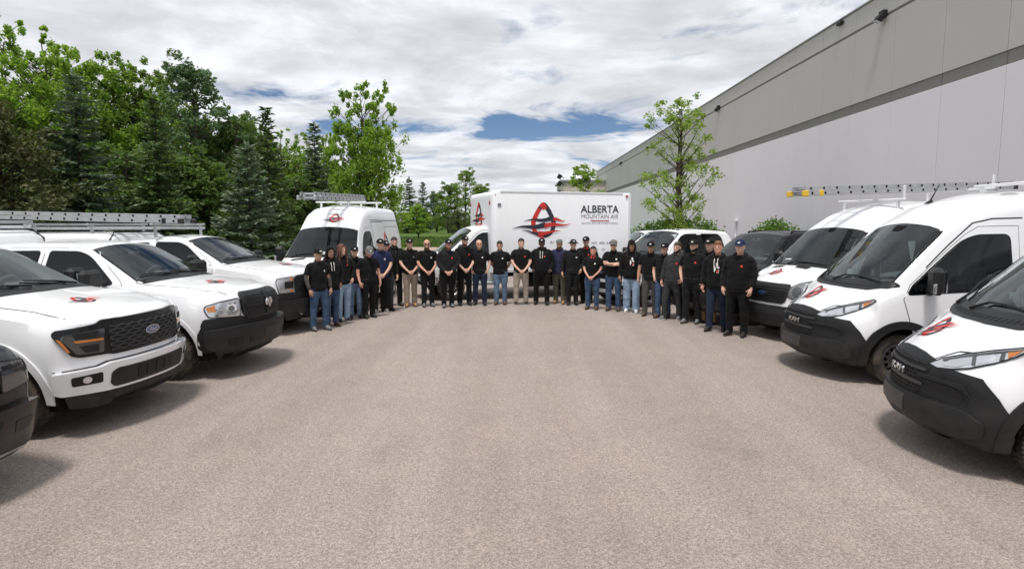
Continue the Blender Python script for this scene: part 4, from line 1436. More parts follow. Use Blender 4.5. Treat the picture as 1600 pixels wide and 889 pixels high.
# ------------------------------------------------------------------ vans and box truck
def part_s(name, bvh, poly, fr, mat, parent, side, off=.004, step=.07, skirt=None, bulge=0.0):
    """a part draped on the +y side, flipped over to the -y side when side is -1"""
    mb = patch(MB(), bvh, poly, fr, off, step, skirt, 0, False, bulge)
    if side < 0:
        mb.v = [(x, -y, z) for x, y, z in mb.v]
        mb.f = [tuple(reversed(f)) for f in mb.f]
    return mb.build(name, mat, parent, 35)

def van_shell(T, L, hw, axles, arch_z, arch_r, root, warp, Rf, paint):
    me, bvh = loft_body(T, 0, -L, Rf=Rf, Rr=.07, w=.06, warp=warp)
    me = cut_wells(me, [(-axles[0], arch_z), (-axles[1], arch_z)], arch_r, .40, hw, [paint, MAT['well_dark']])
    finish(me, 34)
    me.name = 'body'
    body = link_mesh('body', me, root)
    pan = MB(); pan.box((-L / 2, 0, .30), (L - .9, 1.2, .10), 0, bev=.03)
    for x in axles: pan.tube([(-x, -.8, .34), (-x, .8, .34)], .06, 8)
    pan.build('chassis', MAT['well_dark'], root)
    return bvh, body

def wipers(bvh, fr, root, spec, lift=.03):
    for pts in spec:
        w = MB(); pa = []
        for (a, b) in pts:
            o, d = fr(a, b); h = bvh.ray_cast(o, d)
            p = h[0] if h[0] is not None else o + d * 3
            pa.append(p - d * lift)
        w.tube(pa, [.016] + [.011] * (len(pa) - 2) + [.008], 6)
        w.build('wiper', MAT['black_plastic'], root)

def van_mirror(bvh, root, x, z, tall=.40):
    for side, fr2 in ((1, F_left), (-1, F_right)):
        p = bvh.ray_cast(*fr2(x, z))[0]
        if p is None: continue
        m = MB()
        y = p.y + side * .20
        R = Matrix.Rotation(side * -.15, 3, 'Z')
        m.box((p.x + .10, y, p.z + .06), (.16, .24, tall), 0, R, bev=.06)
        m.tube([(p.x + .04, p.y - side * .03, p.z - .10), (p.x + .10, p.y + side * .12, p.z - .08)], [.07, .05], 8)
        m.tube([(p.x + .02, p.y - side * .03, p.z + .12), (p.x + .10, p.y + side * .12, p.z + .12)], [.05, .04], 8)
        o = m.build('mirror', MAT['black_plastic'], root)
        g = MB(); g.box((p.x + .015, y, p.z + .06), (.012, .19, tall * .8), 0, R)
        g.build('mirror_glass', MAT['chrome'], o)
        g = MB(); g.box((p.x + .17, y + side * .075, p.z - .03), (.03, .07, .13), 0, R, bev=.012)
        g.build('mirror_marker', MAT['lamp_reflector'], o)

# --- tall van with black lower face, split lamps swept up the wings (two parked on the right)
def van_black_chin(loc, yaw, label):
    F_front = wrap_frame(.40, 2.3)
    r = place_vehicle('cargo_van', label, loc, yaw, cat='van')
    L, hw = 5.95, 1.025
    T = dict(
        zb=[(0, .26), (-.5, .24), (-L, .26)], wb=[(0, .90), (-.3, .95), (-L, .95)], zm=[(0, .62), (-1, .75), (-L, .8)], wm=[(0, .97), (-.4, 1.0), (-1, hw), (-L, hw)],
        zs=[(0, .86), (-.35, 1.02), (-.8, 1.20), (-1.2, 1.30), (-2.5, 1.36), (-3, 1.6), (-L, 1.7)],
        ws=[(0, .90), (-.4, .95), (-1.0, .985), (-2, .99), (-L, .995)],
        zt=[(.1, .86), (0, .92), (-.10, 1.00), (-.42, 1.165), (-.74, 1.31), (-.80, 1.36), (-1.60, 2.13), (-1.72, 2.22), (-2.05, 2.44), (-2.5, 2.56), (-3.1, 2.60), (-L, 2.60)],
        wt=[(0, .70), (-.25, .80), (-.74, .88), (-.85, .90), (-1.60, .765), (-2.0, .79), (-2.6, .84), (-L, .85)],
        rt=[(0, .14), (-.74, .16), (-.85, .12), (-1.6, .12), (-2.1, .22), (-2.6, .24), (-L, .24)],
        cr=[(0, .07), (-.70, .10), (-.84, .13), (-1.6, .085), (-2.1, .07), (-L, .05)])
    warp = nose_warp([(.2, -.04), (.35, .0), (.50, .02), (.62, -.01), (.75, -.015), (.90, -.04), (1.0, -.10)], .40, -.75, 2.3)
    ax = (.95, 4.55)
    b, body = van_shell(T, L, hw, ax, .36, .43, r, warp, .10, MAT['white_paint'])
    # windscreen
    foot = Vector((-.78, 0, 1.37)); top = Vector((-1.60, 0, 2.17)); v = top - foot; ln = v.length; v.normalize()
    fr = F_dir(foot, (0, 1, 0), v)
    ws = [(-.86, .08), (-.6, .0), (-.3, -.05), (0, -.065), (.3, -.05), (.6, .0), (.86, .08), (.74, ln - .07), (.5, ln - .03), (0, ln - .01), (-.5, ln - .03), (-.74, ln - .07)]
    part('windscreen_seal', b, grow(ws, .018), fr, MAT['gloss_black'], r, .003, .1, hole=grow(ws, -.012))
    part('windscreen', b, ws, fr, MAT['windscreen'], r, .007, .08)
    cw = [(-.93, .11), (-.90, -.02), (-.66, -.16), (-.35, -.235), (0, -.26), (.35, -.235), (.66, -.16), (.90, -.02), (.93, .11), (.85, .09), (.6, .005), (.3, -.045), (0, -.06), (-.3, -.045), (-.6, .005), (-.85, .09)]
    cp = part('cowl', b, rounded(cw, .03), fr, MAT['black_plastic'], r, .012, .07)
    m = MB()
    for k in range(26):
        a = -.74 + 1.48 * k / 25
        lo = -.235 + .17 * (abs(a) / .8) ** 2
        patch(m, b, strip((a, lo + .02), (a, lo + .085), .022), fr, .016, .2, 0)
    tag(m.build('cowl_slots', MAT['grille_dark'], cp), kind='stuff')
    wipers(b, fr, r, [[(-.70, -.06), (-.66, .10), (-.80, .26), (-.84, .50)], [(-.12, -.13), (.02, .0), (.34, .03), (.74, .02)]])
    # sensor patch behind the glass and a sticker
    part('sensor_patch', b, rounded([(-.14, ln - .05), (.14, ln - .05), (.09, ln - .18), (-.09, ln - .18)], .03), fr, MAT['well_dark'], r, .0085, .1)
    # bonnet gaps
    for s in (1, -1):
        mb = MB(); polyline_strips(mb, b, [(x, s * y) for x, y in [(-.14, .40), (-.30, .50), (-.55, .83), (-.60, .86)]], .012, F_top, .002, .08); mb.build('bonnet_gap', MAT['seam'], r)
    # black chin: front cover with the grille field, wrapping to the wheel arch
    ch = [(-1.10, .24), (-.7, .225), (0, .22), (.7, .225), (1.10, .24), (1.10, .52), (1.06, .62), (.88, .865), (.56, .895), (.44, .935), (.25, .965), (0, .975), (-.25, .965), (-.44, .935), (-.56, .895), (-.88, .865), (-1.06, .62), (-1.10, .52)]
    cov = part('bumper_cover', b, ch, F_front, MAT['bumper_plastic'], r, .012, .05, .03)
    for s, f2 in ((1, F_left), (-1, F_right)):
        sd = [(-.14, .86), (-.24, .84), (-.36, .72), (-.50, .58), (-.545, .40), (-.53, .27), (-.12, .25)]
        part('bumper_end', b, sd, f2, MAT['bumper_plastic'], r, .0145, .05, .03)
        for x in (-ax[0], -ax[1]):
            part('wheel_arch', b, arc_band(x, .36, .425, .53, -.18, pi + (.18 if x < -2 else .05), 22), f2, MAT['bumper_plastic'], r, .024, .07, .04)
        part('side_moulding', b, rounded([(-1.50, .50), (-ax[1] + .55, .50), (-ax[1] + .55, .64), (-1.50, .64)], .03), f2, MAT['black_plastic'], r, .018, .15, .03)
        part('side_moulding', b, rounded([(-ax[1] - .56, .50), (-L + .10, .50), (-L + .10, .64), (-ax[1] - .56, .64)], .03), f2, MAT['black_plastic'], r, .018, .15, .03)
    gr = rounded([(-.42, .905), (.42, .905), (.46, .87), (.40, .63), (.33, .595), (-.33, .595), (-.40, .63), (-.46, .87)], .025)
    g = part('grille', b, gr, F_front, MAT['grille_dark'], r, .016, .06, .004)
    m = MB()
    for k in range(9):
        z = .615 + k * .034
        w0 = .36 + .08 * k / 9
        pts = [(-w0 + 2 * w0 * j / 6, z) for j in range(7)]
        for p0, p1 in zip(pts, pts[1:]): patch(m, b, strip(p0, p1, .010), F_front, .024, .2, .01)
        for j in range(12):
            y = -w0 + 2 * w0 * (j + .5 + .25 * (k % 2)) / 12.5
            if k < 8: patch(m, b, strip((y, z), (y, z + .034), .008), F_front, .022, .2, .01)
    tag(m.build('grille_mesh', MAT['black_plastic'], g), kind='stuff')
    part('grille_bar', b, strip((-.41, .70), (.41, .70), .026), F_front, MAT['grey_plastic'], g, .032, .08, .02)
    part('grille_bar', b, strip((-.43, .835), (.43, .835), .022), F_front, MAT['grey_plastic'], g, .032, .08, .02)
    xg = surface_x(b, 0, .77) + .045
    text_part('grille_lettering', 'RAM', .095, M_front(xg, 0, .768), MAT['chrome'], g, .006, 1.6)
    # proud step with plate holder, corner intakes, lower slot
    stp = [(-.80, .575), (.80, .575), (.92, .50), (.92, .38), (.80, .335), (-.80, .335), (-.92, .38), (-.92, .50)]
    st = part('bumper', b, rounded(stp, .04), F_front, MAT['bumper_plastic'], r, .055, .05, .06)
    part('plate_holder', b, rounded([(-.30, .555), (.24, .555), (.24, .40), (-.30, .40)], .015), F_front, MAT['grey_plastic'], st, .062, .1)
    part('step_slot', b, rounded([(-.5, .585), (.5, .585), (.46, .555), (-.46, .555)], .01), F_front, MAT['grille_dark'], st, .0565, .1, .002)
    part('lower_slot', b, rounded([(-.6, .325), (.6, .325), (.55, .275), (-.55, .275)], .015), F_front, MAT['grille_dark'], r, .016, .1, .003)
    fo = F_dir((-.12, .72, .6), (-.62, .78, 0), (0, 0, 1))
    for s in (1, -1):
        i1 = part_s('corner_intake', b, rounded([(-.30, .15), (.02, .15), (.12, .10), (.10, .01), (-.24, .01), (-.34, .06)], .03), fo, MAT['grille_dark'], r, s, .017, .05, .003)
        part_s('intake_brow', b, [(-.38, .20), (.10, .19), (.18, .10), (.12, .145), (.0, .165), (-.32, .165)], fo, MAT['bumper_plastic'], i1, s, .04, .05, .03)
        part_s('fog_recess', b, rounded([(-.24, -.20), (.06, -.20), (.05, -.26), (-.2, -.27)], .02), fo, MAT['black_plastic'], r, s, .017, .06, .002)
        # lamp: sweeping from beside the grille up the wing
        lp = [(-.245, .305), (-.16, .36), (0.0, .425), (.22, .50), (.44, .565), (.46, .555), (.38, .49), (.25, .41), (.10, .34), (-.04, .305), (-.16, .29)]
        lp = [(a, z - .01) for a, z in lp]
        part_s('headlight_seal', b, grow(lp, .012), fo, MAT['gloss_black'], r, s, .012, .05)
        h = part_s('headlight', b, lp, fo, MAT['lamp_reflector'], r, s, .015, .05)
        part_s('lamp_cell', b, [(-.08, .375), (.06, .435), (.10, .36), (.0, .315), (-.12, .305)], fo, MAT['chrome'], h, s, .019, .06)
        part_s('lamp_cell', b, [(.09, .445), (.20, .485), (.26, .43), (.14, .36)], fo, MAT['chrome'], h, s, .019, .06)
        part_s('lamp_bezel', b, [(.062, .437), (.085, .445), (.135, .355), (.108, .352)], fo, MAT['lamp_smoke'], h, s, .022, .06)
        part_s('indicator', b, [(.315, .505), (.43, .545), (.38, .49), (.33, .455)], fo, MAT['amber'], h, s, .021, .06)
        part_s('lamp_bezel', b, [(.27, .50), (.30, .508), (.305, .44), (.275, .42)], fo, MAT['lamp_smoke'], h, s, .021, .06)
        part_s('lamp_brow', b, [(-.15, .352), (0, .413), (.22, .487), (.43, .548), (.42, .538), (.22, .468), (0, .395), (-.14, .338)], fo, MAT['lamp_smoke'], h, s, .023, .06)
    # doors
    top = 2.12
    for s, f2 in ((1, F_left), (-1, F_right)):
        fd = [(-1.13, .56), (-.96, 1.18), (-1.06, 1.36), (-1.86, 2.05), (-2.02, 2.15), (-2.52, 2.16), (-2.52, .45), (-1.35, .45)]
        FW = rounded([(-1.02, 1.25), (-1.09, 1.35), (-1.80, 1.95), (-1.98, 2.03), (-2.40, 2.04), (-2.42, 1.32), (-1.6, 1.28)], [.03, .05, .08, .1, .08, .05, .1])
        part('door_seam', b, grow(fd, .009), f2, MAT['seam'], r, .0015, .12, 0, hole=FW)
        d = part('door', b, fd, f2, MAT['white_paint'], r, .006, .08, .008, hole=FW)
        fw = rounded([(-1.02, 1.25), (-1.09, 1.35), (-1.80, 1.95), (-1.98, 2.03), (-2.40, 2.04), (-2.42, 1.32), (-1.6, 1.28)], [.03, .05, .08, .1, .08, .05, .1])
        part('window_seal', b, grow(fw, .018), f2, MAT['gloss_black'], d, .0085, .1, .006, hole=grow(fw, -.014))
        part('side_window', b, fw, f2, MAT['tinted_glass'], d, .0115, .1)
        part('quarter_post', b, strip((-1.52, 1.28), (-1.60, 1.72), .03), f2, MAT['gloss_black'], d, .0135, .1, .004)
        h = MB(); p = b.ray_cast(*f2(-2.36, 1.10))[0]
        h.box((p.x, p.y + s * .03, p.z), (.07, .035, .20), bev=.012); h.build('handle', MAT['black_plastic'], d)
        # cargo bay panels: recessed outline and ribs
        mb = MB()
        polyline_strips(mb, b, [(-2.62, .62), (-2.62, 2.30), (-3.75, 2.32), (-3.75, .62)], .016, f2, .002, .2)
        polyline_strips(mb, b, [(-2.62, 1.70), (-5.85, 1.70)], .016, f2, .002, .2)
        polyline_strips(mb, b, [(-3.9, .9), (-3.9, 2.2), (-5.7, 2.2), (-5.7, .9)], .014, f2, .002, .2)
        mb.build('panel_gap', MAT['seam'], r)
        mb = MB(); polyline_strips(mb, b, [(-1.30, 1.60), (-1.95, 2.20), (-2.2, 2.26), (-2.58, 2.27)], .016, f2, .0035, .15); mb.build('drip_rail', MAT['gloss_black'], r)
    cuts = [(grow(ws, -.012), fr, 2.72, 3.75)] + [(grow(fw, -.010), f2, 2.7, 3.98 - .004 * s) for s, f2 in ((1, F_left), (-1, F_right))]
    cut_openings(body, cuts, MAT['cabin'])
    cabin(r, -1.08, 1.30, -2.30, .95, .88, 2.1)
    van_mirror(b, r, -1.36, 1.38, .36)
    # roof ribs, aerial
    for y in (-.45, -.15, .15, .45):
        p = b.ray_cast(*F_top(-2.75, y))[0]
        m = MB(); m.sphere((p.x, p.y, p.z - .01), (.16, .025, .035), 10, 6); m.build('roof_dimple', MAT['grey_paint'], r)
    p = b.ray_cast(*F_top(-2.03, -.18))[0]
    m = MB()
    m.rings([[(p.x + .07, p.y, p.z), (p.x - .06, p.y + .03, p.z + .01), (p.x - .08, p.y, p.z + .03), (p.x - .06, p.y - .03, p.z + .01)],
             [(p.x + .0, p.y, p.z + .05), (p.x - .05, p.y + .012, p.z + .06), (p.x - .06, p.y, p.z + .07), (p.x - .05, p.y - .012, p.z + .06)]])
    m.tube([(p.x - .03, p.y, p.z + .05), (p.x - .16, p.y, p.z + .30)], [.012, .006], 6)
    m.build('aerial', MAT['black_plastic'], r)
    add_wheels(r, [(-ax[0], .86), (-ax[0], -.86), (-ax[1], .86), (-ax[1], -.86)], .35, .235, .21, 'steel16')
    fr3 = F_dir((-.38, 0, 1.12), (0, 1, 0), (-.85, 0, .45))
    emblem(b, fr3, -.12, -.02, .19, r, rot=.5, sx=1.0)
    return r, b

# --- van with trapezoid grille and tall lamps
def van_trapezoid(loc, yaw, label, high, vents=True, chin='bumper_plastic', bignose=1.0):
    F_front = wrap_frame(.30, 2.4)
    r = place_vehicle('cargo_van', label, loc, yaw, cat='van')
    L, hw = 5.98, 1.03
    zr = 2.68 if high else 2.60
    T = dict(
        zb=[(0, .28), (-.5, .25), (-L, .27)], wb=[(0, .92), (-.3, .95), (-L, .95)], zm=[(0, .66), (-1, .78), (-L, .8)], wm=[(0, .98), (-.4, 1.01), (-1, hw), (-L, hw)],
        zs=[(0, .92), (-.35, 1.08), (-.85, 1.23), (-1.2, 1.32), (-2.5, 1.38), (-3, 1.6), (-L, 1.7)],
        ws=[(0, .90), (-.4, .95), (-1.0, .985), (-2, .99), (-L, .99)],
        zt=[(.1, .99), (0, 1.03), (-.12, 1.09), (-.5, 1.215), (-.88, 1.33), (-.94, 1.37), (-1.66, 2.06), (-1.78, 2.15), (-2.15, zr - .22), (-2.6, zr - .07), (-3.2, zr), (-L, zr)],
        wt=[(0, .76), (-.25, .82), (-.88, .88), (-.95, .90), (-1.66, .76), (-2.1, .745), (-2.8, .76), (-L, .77)],
        rt=[(0, .10), (-.88, .12), (-.95, .10), (-1.66, .10), (-2.1, .16), (-2.8, .2), (-L, .2)],
        cr=[(0, .06), (-.84, .08), (-.95, .11), (-1.66, .075), (-2.1, .06), (-L, .05)])
    warp = nose_warp([(.2, -.05), (.35, .0), (.50, .02), (.68, .0), (.75, -.02), (.95, -.03), (1.05, -.08), (1.12, -.14)], .30, -.75, 2.4)
    ax = (1.02, 4.76)
    b, body = van_shell(T, L, hw, ax, .37, .44, r, warp, .09, MAT['white_paint'])
    foot = Vector((-.92, 0, 1.38)); top = Vector((-1.66, 0, 2.10)); v = top - foot; ln = v.length; v.normalize()
    fr = F_dir(foot, (0, 1, 0), v)
    ws = [(-.86, .05), (-.6, .0), (-.3, -.03), (0, -.04), (.3, -.03), (.6, .0), (.86, .05), (.735, ln - .055), (.5, ln - .025), (0, ln - .01), (-.5, ln - .025), (-.735, ln - .055)]
    part('windscreen_seal', b, grow(ws, .02), fr, MAT['gloss_black'], r, .003, .1, hole=grow(ws, -.012))
    part('windscreen', b, ws, fr, MAT['windscreen'], r, .007, .08)
    part('sensor_patch', b, rounded([(-.08, ln - .03), (.08, ln - .03), (.06, ln - .13), (-.06, ln - .13)], .02), fr, MAT['well_dark'], r, .0085, .1)
    part('windscreen_slip', b, [(.02, .04), (.30, .05), (.30, .13), (.02, .12)] if high else [(-.55, .10), (-.38, .10), (-.38, .13), (-.55, .13)], fr, MAT['paper'], r, .0085, .1)
    cw = [(-.92, .09), (-.88, .0), (-.6, -.05), (-.3, -.08), (0, -.09), (.3, -.08), (.6, -.05), (.88, .0), (.92, .09), (.85, .055), (.6, .005), (.3, -.025), (0, -.035), (-.3, -.025), (-.6, .005), (-.85, .055)]
    part('cowl', b, cw, fr, MAT['black_plastic'], r, .011, .07)
    wipers(b, fr, r, [[(-.70, -.03), (-.58, .05), (-.20, .06), (-.05, .05)], [(.12, -.06), (.20, .04), (.55, .05), (.78, .04)]] if high else [[(-.70, -.03), (-.68, .10), (-.80, .26)], [(-.30, -.05), (-.15, .04), (.25, .03), (.70, .03)]])
    if True:
        for y0, y1 in ((-.62, -.32), (.0, .34)) if not high else ((-.66, -.30), (.34, .66)):
            vp = [(-.80, y0), (-.80, y1), (-.70, y1 - .02), (-.70, y0 + .02)]
            part('bonnet_vent', b, rounded(vp, .02), F_top, MAT['grille_dark'], r, .005, .08)
    for s in (1, -1):
        mb = MB(); polyline_strips(mb, b, [(x, s * y) for x, y in [(-.16, .58), (-.34, .66), (-.62, .86), (-.70, .88)]], .012, F_top, .002, .08); mb.build('bonnet_gap', MAT['seam'], r)
    # grille
    gr = rounded([(-.56, 1.075), (.56, 1.075), (.60, 1.03), (.52, .76), (.45, .715), (-.45, .715), (-.52, .76), (-.60, 1.03)], .03)
    g = part('grille', b, gr, F_front, MAT['black_plastic'], r, .022, .06, .03)
    go = rounded([(-.53, 1.05), (.53, 1.05), (.56, 1.015), (.49, .77), (.43, .74), (-.43, .74), (-.49, .77), (-.56, 1.015)], .025)
    part('grille_opening', b, go, F_front, MAT['grille_dark'], g, .024, .07, .002)
    for k in range(6):
        z = .775 + k * .047; w0 = .47 + .08 * k / 6
        part('grille_bar', b, strip((-w0, z), (w0, z), .017), F_front, MAT['black_plastic'], g, .036, .08, .014)
    oval_badge(r, b, 0, .90, .10, .042, 'Ford', .045)
    # bumper, slots
    bp = [(-1.03, .27), (-.6, .255), (.6, .255), (1.03, .27), (1.03, .66), (.60, .675), (-.60, .675), (-1.03, .66)]
    bu = part('bumper', b, bp, F_front, MAT[chin], r, .03, .06, .05)
    part('lower_intake', b, rounded([(-.50, .52), (.50, .52), (.46, .40), (-.46, .40)], .03), F_front, MAT['grille_dark'], bu, .034, .08, .002)
    for s in (-1, 1):
        part('fog_opening', b, rounded([(s * .58, .51), (s * .76, .51), (s * .74, .41), (s * .58, .41)], .03), F_front, MAT['black_plastic'], bu, .034, .08, .002)
    part('bumper_seam', b, strip((-.9, .60), (.9, .60), .012), F_front, MAT['seam'], bu, .033, .1, .002)
    for s, f2 in ((1, F_left), (-1, F_right)):
        sd = [(-.12, .66), (-.44, .655), (-.56, .60), (-.615, .42), (-.60, .28), (-.12, .27)]
        part('bumper_end', b, sd, f2, MAT[chin], r, .032, .05, .04)
        part('side_moulding', b, rounded([(-1.58, .50), (-ax[1] + .56, .50), (-ax[1] + .56, .64), (-1.58, .64)], .03), f2, MAT['black_plastic'], r, .018, .15, .03)
        for x in (-ax[0], -ax[1]): part('wheel_arch', b, arc_band(x, .37, .435, .49, -.1, pi + .1, 22), f2, MAT['white_paint'], r, .012, .08, .03)
    fo = F_dir((-.12, .72, .6), (-.55, .83, 0), (0, 0, 1))
    for s in (1, -1):
        lp = rounded([(-.17, .27), (-.13, .42), (.02, .50), (.20, .545), (.30, .53), (.24, .38), (.12, .26), (-.06, .225)], .03)
        part_s('headlight_seal', b, grow(lp, .012), fo, MAT['gloss_black'], r, s, .009, .05)
        h = part_s('headlight', b, lp, fo, MAT['lamp_reflector'] if high else MAT['lamp_dull'], r, s, .012, .05)
        part_s('lamp_cell', b, ellipse(.0, .355, .085, .085, 16), fo, MAT['chrome' if high else 'lamp_smoke'], h, s, .016, .06)
        part_s('lamp_lens', b, ellipse(.0, .355, .05, .05, 14), fo, MAT['lamp_smoke'], h, s, .019, .06)
        part_s('lamp_cell', b, [(.10, .50), (.24, .51), (.19, .39), (.11, .36)], fo, MAT['lamp_reflector'], h, s, .016, .06)
    for s, f2 in ((1, F_left), (-1, F_right)):
        fd = [(-1.20, .56), (-1.17, 1.22), (-1.32, 1.46), (-1.90, 2.00), (-2.06, 2.09), (-2.56, 2.10), (-2.56, .45), (-1.42, .45)]
        FW = rounded([(-1.28, 1.22), (-1.33, 1.38), (-1.90, 1.91), (-2.04, 1.98), (-2.46, 1.99), (-2.48, 1.36), (-1.8, 1.32)], [.03, .05, .08, .1, .08, .05, .1])
        part('door_seam', b, grow(fd, .009), f2, MAT['seam'], r, .0015, .12, 0, hole=FW)
        d = part('door', b, fd, f2, MAT['white_paint'], r, .006, .08, .008, hole=FW)
        fw = rounded([(-1.28, 1.22), (-1.33, 1.38), (-1.90, 1.91), (-2.04, 1.98), (-2.46, 1.99), (-2.48, 1.36), (-1.8, 1.32)], [.03, .05, .08, .1, .08, .05, .1])
        part('window_seal', b, grow(fw, .018), f2, MAT['gloss_black'], d, .0085, .1, .006, hole=grow(fw, -.014))
        part('side_window', b, fw, f2, MAT['tinted_glass'], d, .0115, .1)
        h = MB(); p = b.ray_cast(*f2(-2.42, 1.12))[0]
        h.box((p.x, p.y + s * .03, p.z), (.20, .035, .05), bev=.012); h.build('handle', MAT['black_plastic'], d)
        mb = MB()
        polyline_strips(mb, b, [(-2.68, .62), (-2.68, 2.25), (-3.95, 2.26), (-3.95, .62)], .016, f2, .002, .2)
        polyline_strips(mb, b, [(-2.68, 2.30), (-5.85, 2.30)], .02, f2, .002, .2)
        polyline_strips(mb, b, [(-4.1, 1.2), (-4.1, 2.12), (-5.75, 2.12), (-5.75, 1.2)], .014, f2, .002, .2)
        mb.build('panel_gap', MAT['seam'], r)
    cuts = [(grow(ws, -.012), fr, 2.72, 3.75)] + [(grow(fw, -.010), f2, 2.7, 3.98 - .004 * s) for s, f2 in ((1, F_left), (-1, F_right))]
    cut_openings(body, cuts, MAT['cabin'])
    cabin(r, -1.22, 1.30, -2.38, .95, .88, 2.1)
    van_mirror(b, r, -1.46, 1.36, .42)
    add_wheels(r, [(-ax[0], .87), (-ax[0], -.87), (-ax[1], .87), (-ax[1], -.87)], .35, .235, .21, 'steel')
    fr3 = F_dir((-.45, 0, 1.2), (0, 1, 0), (-.93, 0, .36))
    if high:
        emblem(b, fr3, .12, .06, .15, r, name='emblem')
        fr4 = F_dir((-1.95, 0, 2.32), (0, 1, 0), (-.72, 0, .69))
        emblem(b, fr4, .08, .0, .20, r)
        emblem(b, F_left, -3.9, 1.55, .42, r, sx=-1)
    else:
        emblem(b, fr3, -.22, .06, .15, r, rot=.15)
    return r, b

def roof_crossbars(root, bvh, xs, wy, h=.14, mat='rack_white', uprights=True):
    hs = h if isinstance(h, (list, tuple)) else [h] * len(xs)
    for x, h in zip(xs, hs):
        m = MB()
        z = bvh.ray_cast(*F_top(x, 0))[0].z
        for s in (-1, 1):
            p = bvh.ray_cast(*F_top(x, s * wy))[0]
            m.box((x, s * wy, (p.z + z + h) / 2 - .01), (.06, .05, z + h - p.z + .02), bev=.01)
        m.box((x, 0, z + h), (.07, 2 * wy + .3, .045), bev=.012)
        if uprights: m.box((x, wy + .12, z + h + .13), (.05, .04, .26), bev=.008)
        m.build('roof_crossbar', MAT[mat], root)

# --- cab-over box truck
def box_truck(loc, yaw):
    """loc: ground point under the near front corner of the box"""
    r = place_vehicle('box_truck', 'white box truck lettered ALBERTA with red and slate drop emblem, behind the standing staff', loc, yaw, cat='truck')
    BL, BW, z0, z1 = 4.45, 2.50, .80, 3.14
    # box sits x from 0 (front) back to -BL ; left wall at y=0
    m = MB()
    R = .17
    rg = []
    def ring(x, ins):
        y0, y1, a, b = 0 - ins, -BW + ins, z0, z1 - ins
        c = .05
        return [(x, y0, a), (x, y0, b - c), (x, y0 - c * .3, b - c * .3), (x, y0 - c, b), (x, y1 + c, b), (x, y1 + c * .3, b - c * .3), (x, y1, b - c), (x, y1, a)]
    for k in (0, .08, .25, .5, .8, 1): 
        d = R * k
        rg.append(ring(.0 - d, R - sqrt(max(0, R * R - (R - d) ** 2))))
    rg.append(ring(-BL, 0))
    m.rings(rg)
    box = m.build('cargo_box', MAT['box_panel'], r, 40); fix_normals(box.data); finish(box.data, 40)
    m = MB()
    m.box((-BL / 2 - .05, .006, z0 + .045), (BL, .03, .09), bev=.006)
    m.box((-BL / 2 - .05, -BW - .006, z0 + .045), (BL, .03, .09), bev=.006)
    m.box((-BL + .02, .008, (z0 + z1) / 2), (.07, .03, z1 - z0 - .05), bev=.006)
    m.box((-BL / 2, .002, z1 - .02), (BL - .5, .02, .05), bev=.006)
    m.build('edge_rail', MAT['rack_white'], box)
    m = MB()
    for k in range(9): m.box((-.45 - k * .46, .0005, (z0 + z1) / 2), (.006, .003, z1 - z0 - .25))
    m.build('panel_gap', MAT['box_panel'], box)
    for (x, y, z) in ((-BL + .12, .018, z1 - .10), (-.14, -.02, z1 - .12)):
        q = MB(); q.box((x, y, z), (.09, .02, .055), bev=.01); q.build('marker_lamp', MAT['red_lens'], box)
    for y in (-.20, -BW + .20):
        q = MB(); q.box((.012, y, z1 - .34), (.02, .07, .12), bev=.01); q.build('marker_lamp', MAT['red_lens'], box)
    q = MB(); q.box((-.22, .01, z1 - .40), (.10, .012, .09)); q.build('data_plate', MAT['decal_grey'], box)
    # drop emblem and lettering on the side (flat print)
    tmp = BVHTree.FromPolygons([(2, 0, 0), (-9, 0, 0), (-9, 0, 5), (2, 0, 5)], [(0, 1, 2, 3)])
    fl = lambda a, b: (Vector((-a, 3, b)), Vector((0, -1, 0)))
    def emb(cx, cz, s, sx, fr, bv):
        mb = MB()
        for k, (col, poly) in enumerate(emblem_polys()):
            patch(mb, bv, [(cx + x * s * sx, cz + y * s) for x, y in poly], fr, .006 + .0012 * k, .15, 0, 0 if col == 'r' else 1)
        return mb.build('emblem', [MAT['decal_red'], MAT['decal_dark']], box, 0)
    emb(1.58, 2.27, .56, 1.0, fl, tmp)
    tmp2 = BVHTree.FromPolygons([(0, 2, 0), (0, -5, 0), (0, -5, 5), (0, 2, 5)], [(0, 1, 2, 3)])
    ff = lambda a, b: (Vector((3, a, b)), Vector((-1, 0, 0)))
    emb(-BW / 2 - .1, 2.42, .44, 1.1, ff, tmp2)
    ML = lambda x, z: Matrix.Translation((-x, .007, z)) @ Matrix.Rotation(pi, 4, 'Z') @ Matrix.Rotation(pi / 2, 4, 'X')
    t = text_part('lettering', 'ALBERTA', .31, ML(3.42, 2.63), MAT['decal_dark'], box, 0, 1.0, .018)
    text_part('lettering', 'MOUNTAIN AIR', .175, ML(3.42, 2.42), MAT['decal_grey'], box)
    q = MB(); q.box((-3.42, .006, 2.30), (.62, .008, .022)); q.build('underline', MAT['decal_red'], box)
    text_part('lettering', 'HEATING AND AIR CONDITIONING', .075, ML(3.42, 2.22), MAT['decal_grey'], box)
    text_part('lettering', 'A1', .10, ML(1.86, 1.66), MAT['decal_dark'], box, 0, 1.2)
    text_part('lettering', 'SE   NG  ABL 63', .10, ML(3.35, 1.62), MAT['decal_dark'], box, 0, 1.25)
    text_part('lettering', 'O   O.', .10, ML(3.45, 1.42), MAT['decal_dark'], box, 0, 1.3)
    # underframe
    m = MB()
    m.box((-BL / 2, -BW / 2, .68), (BL - .1, .9, .14)); m.box((-BL / 2, -.10, .74), (BL - .3, .08, .10)); m.box((-BL / 2, -BW + .10, .74), (BL - .3, .08, .10))
    m.box((-BL / 2 + .5, -.22, .52), (1.2, .3, .34), bev=.04)
    m.box((-BL + .1, -BW / 2, .50), (.12, BW - .2, .12), bev=.02)
    m.build('underframe', MAT['well_dark'], r)
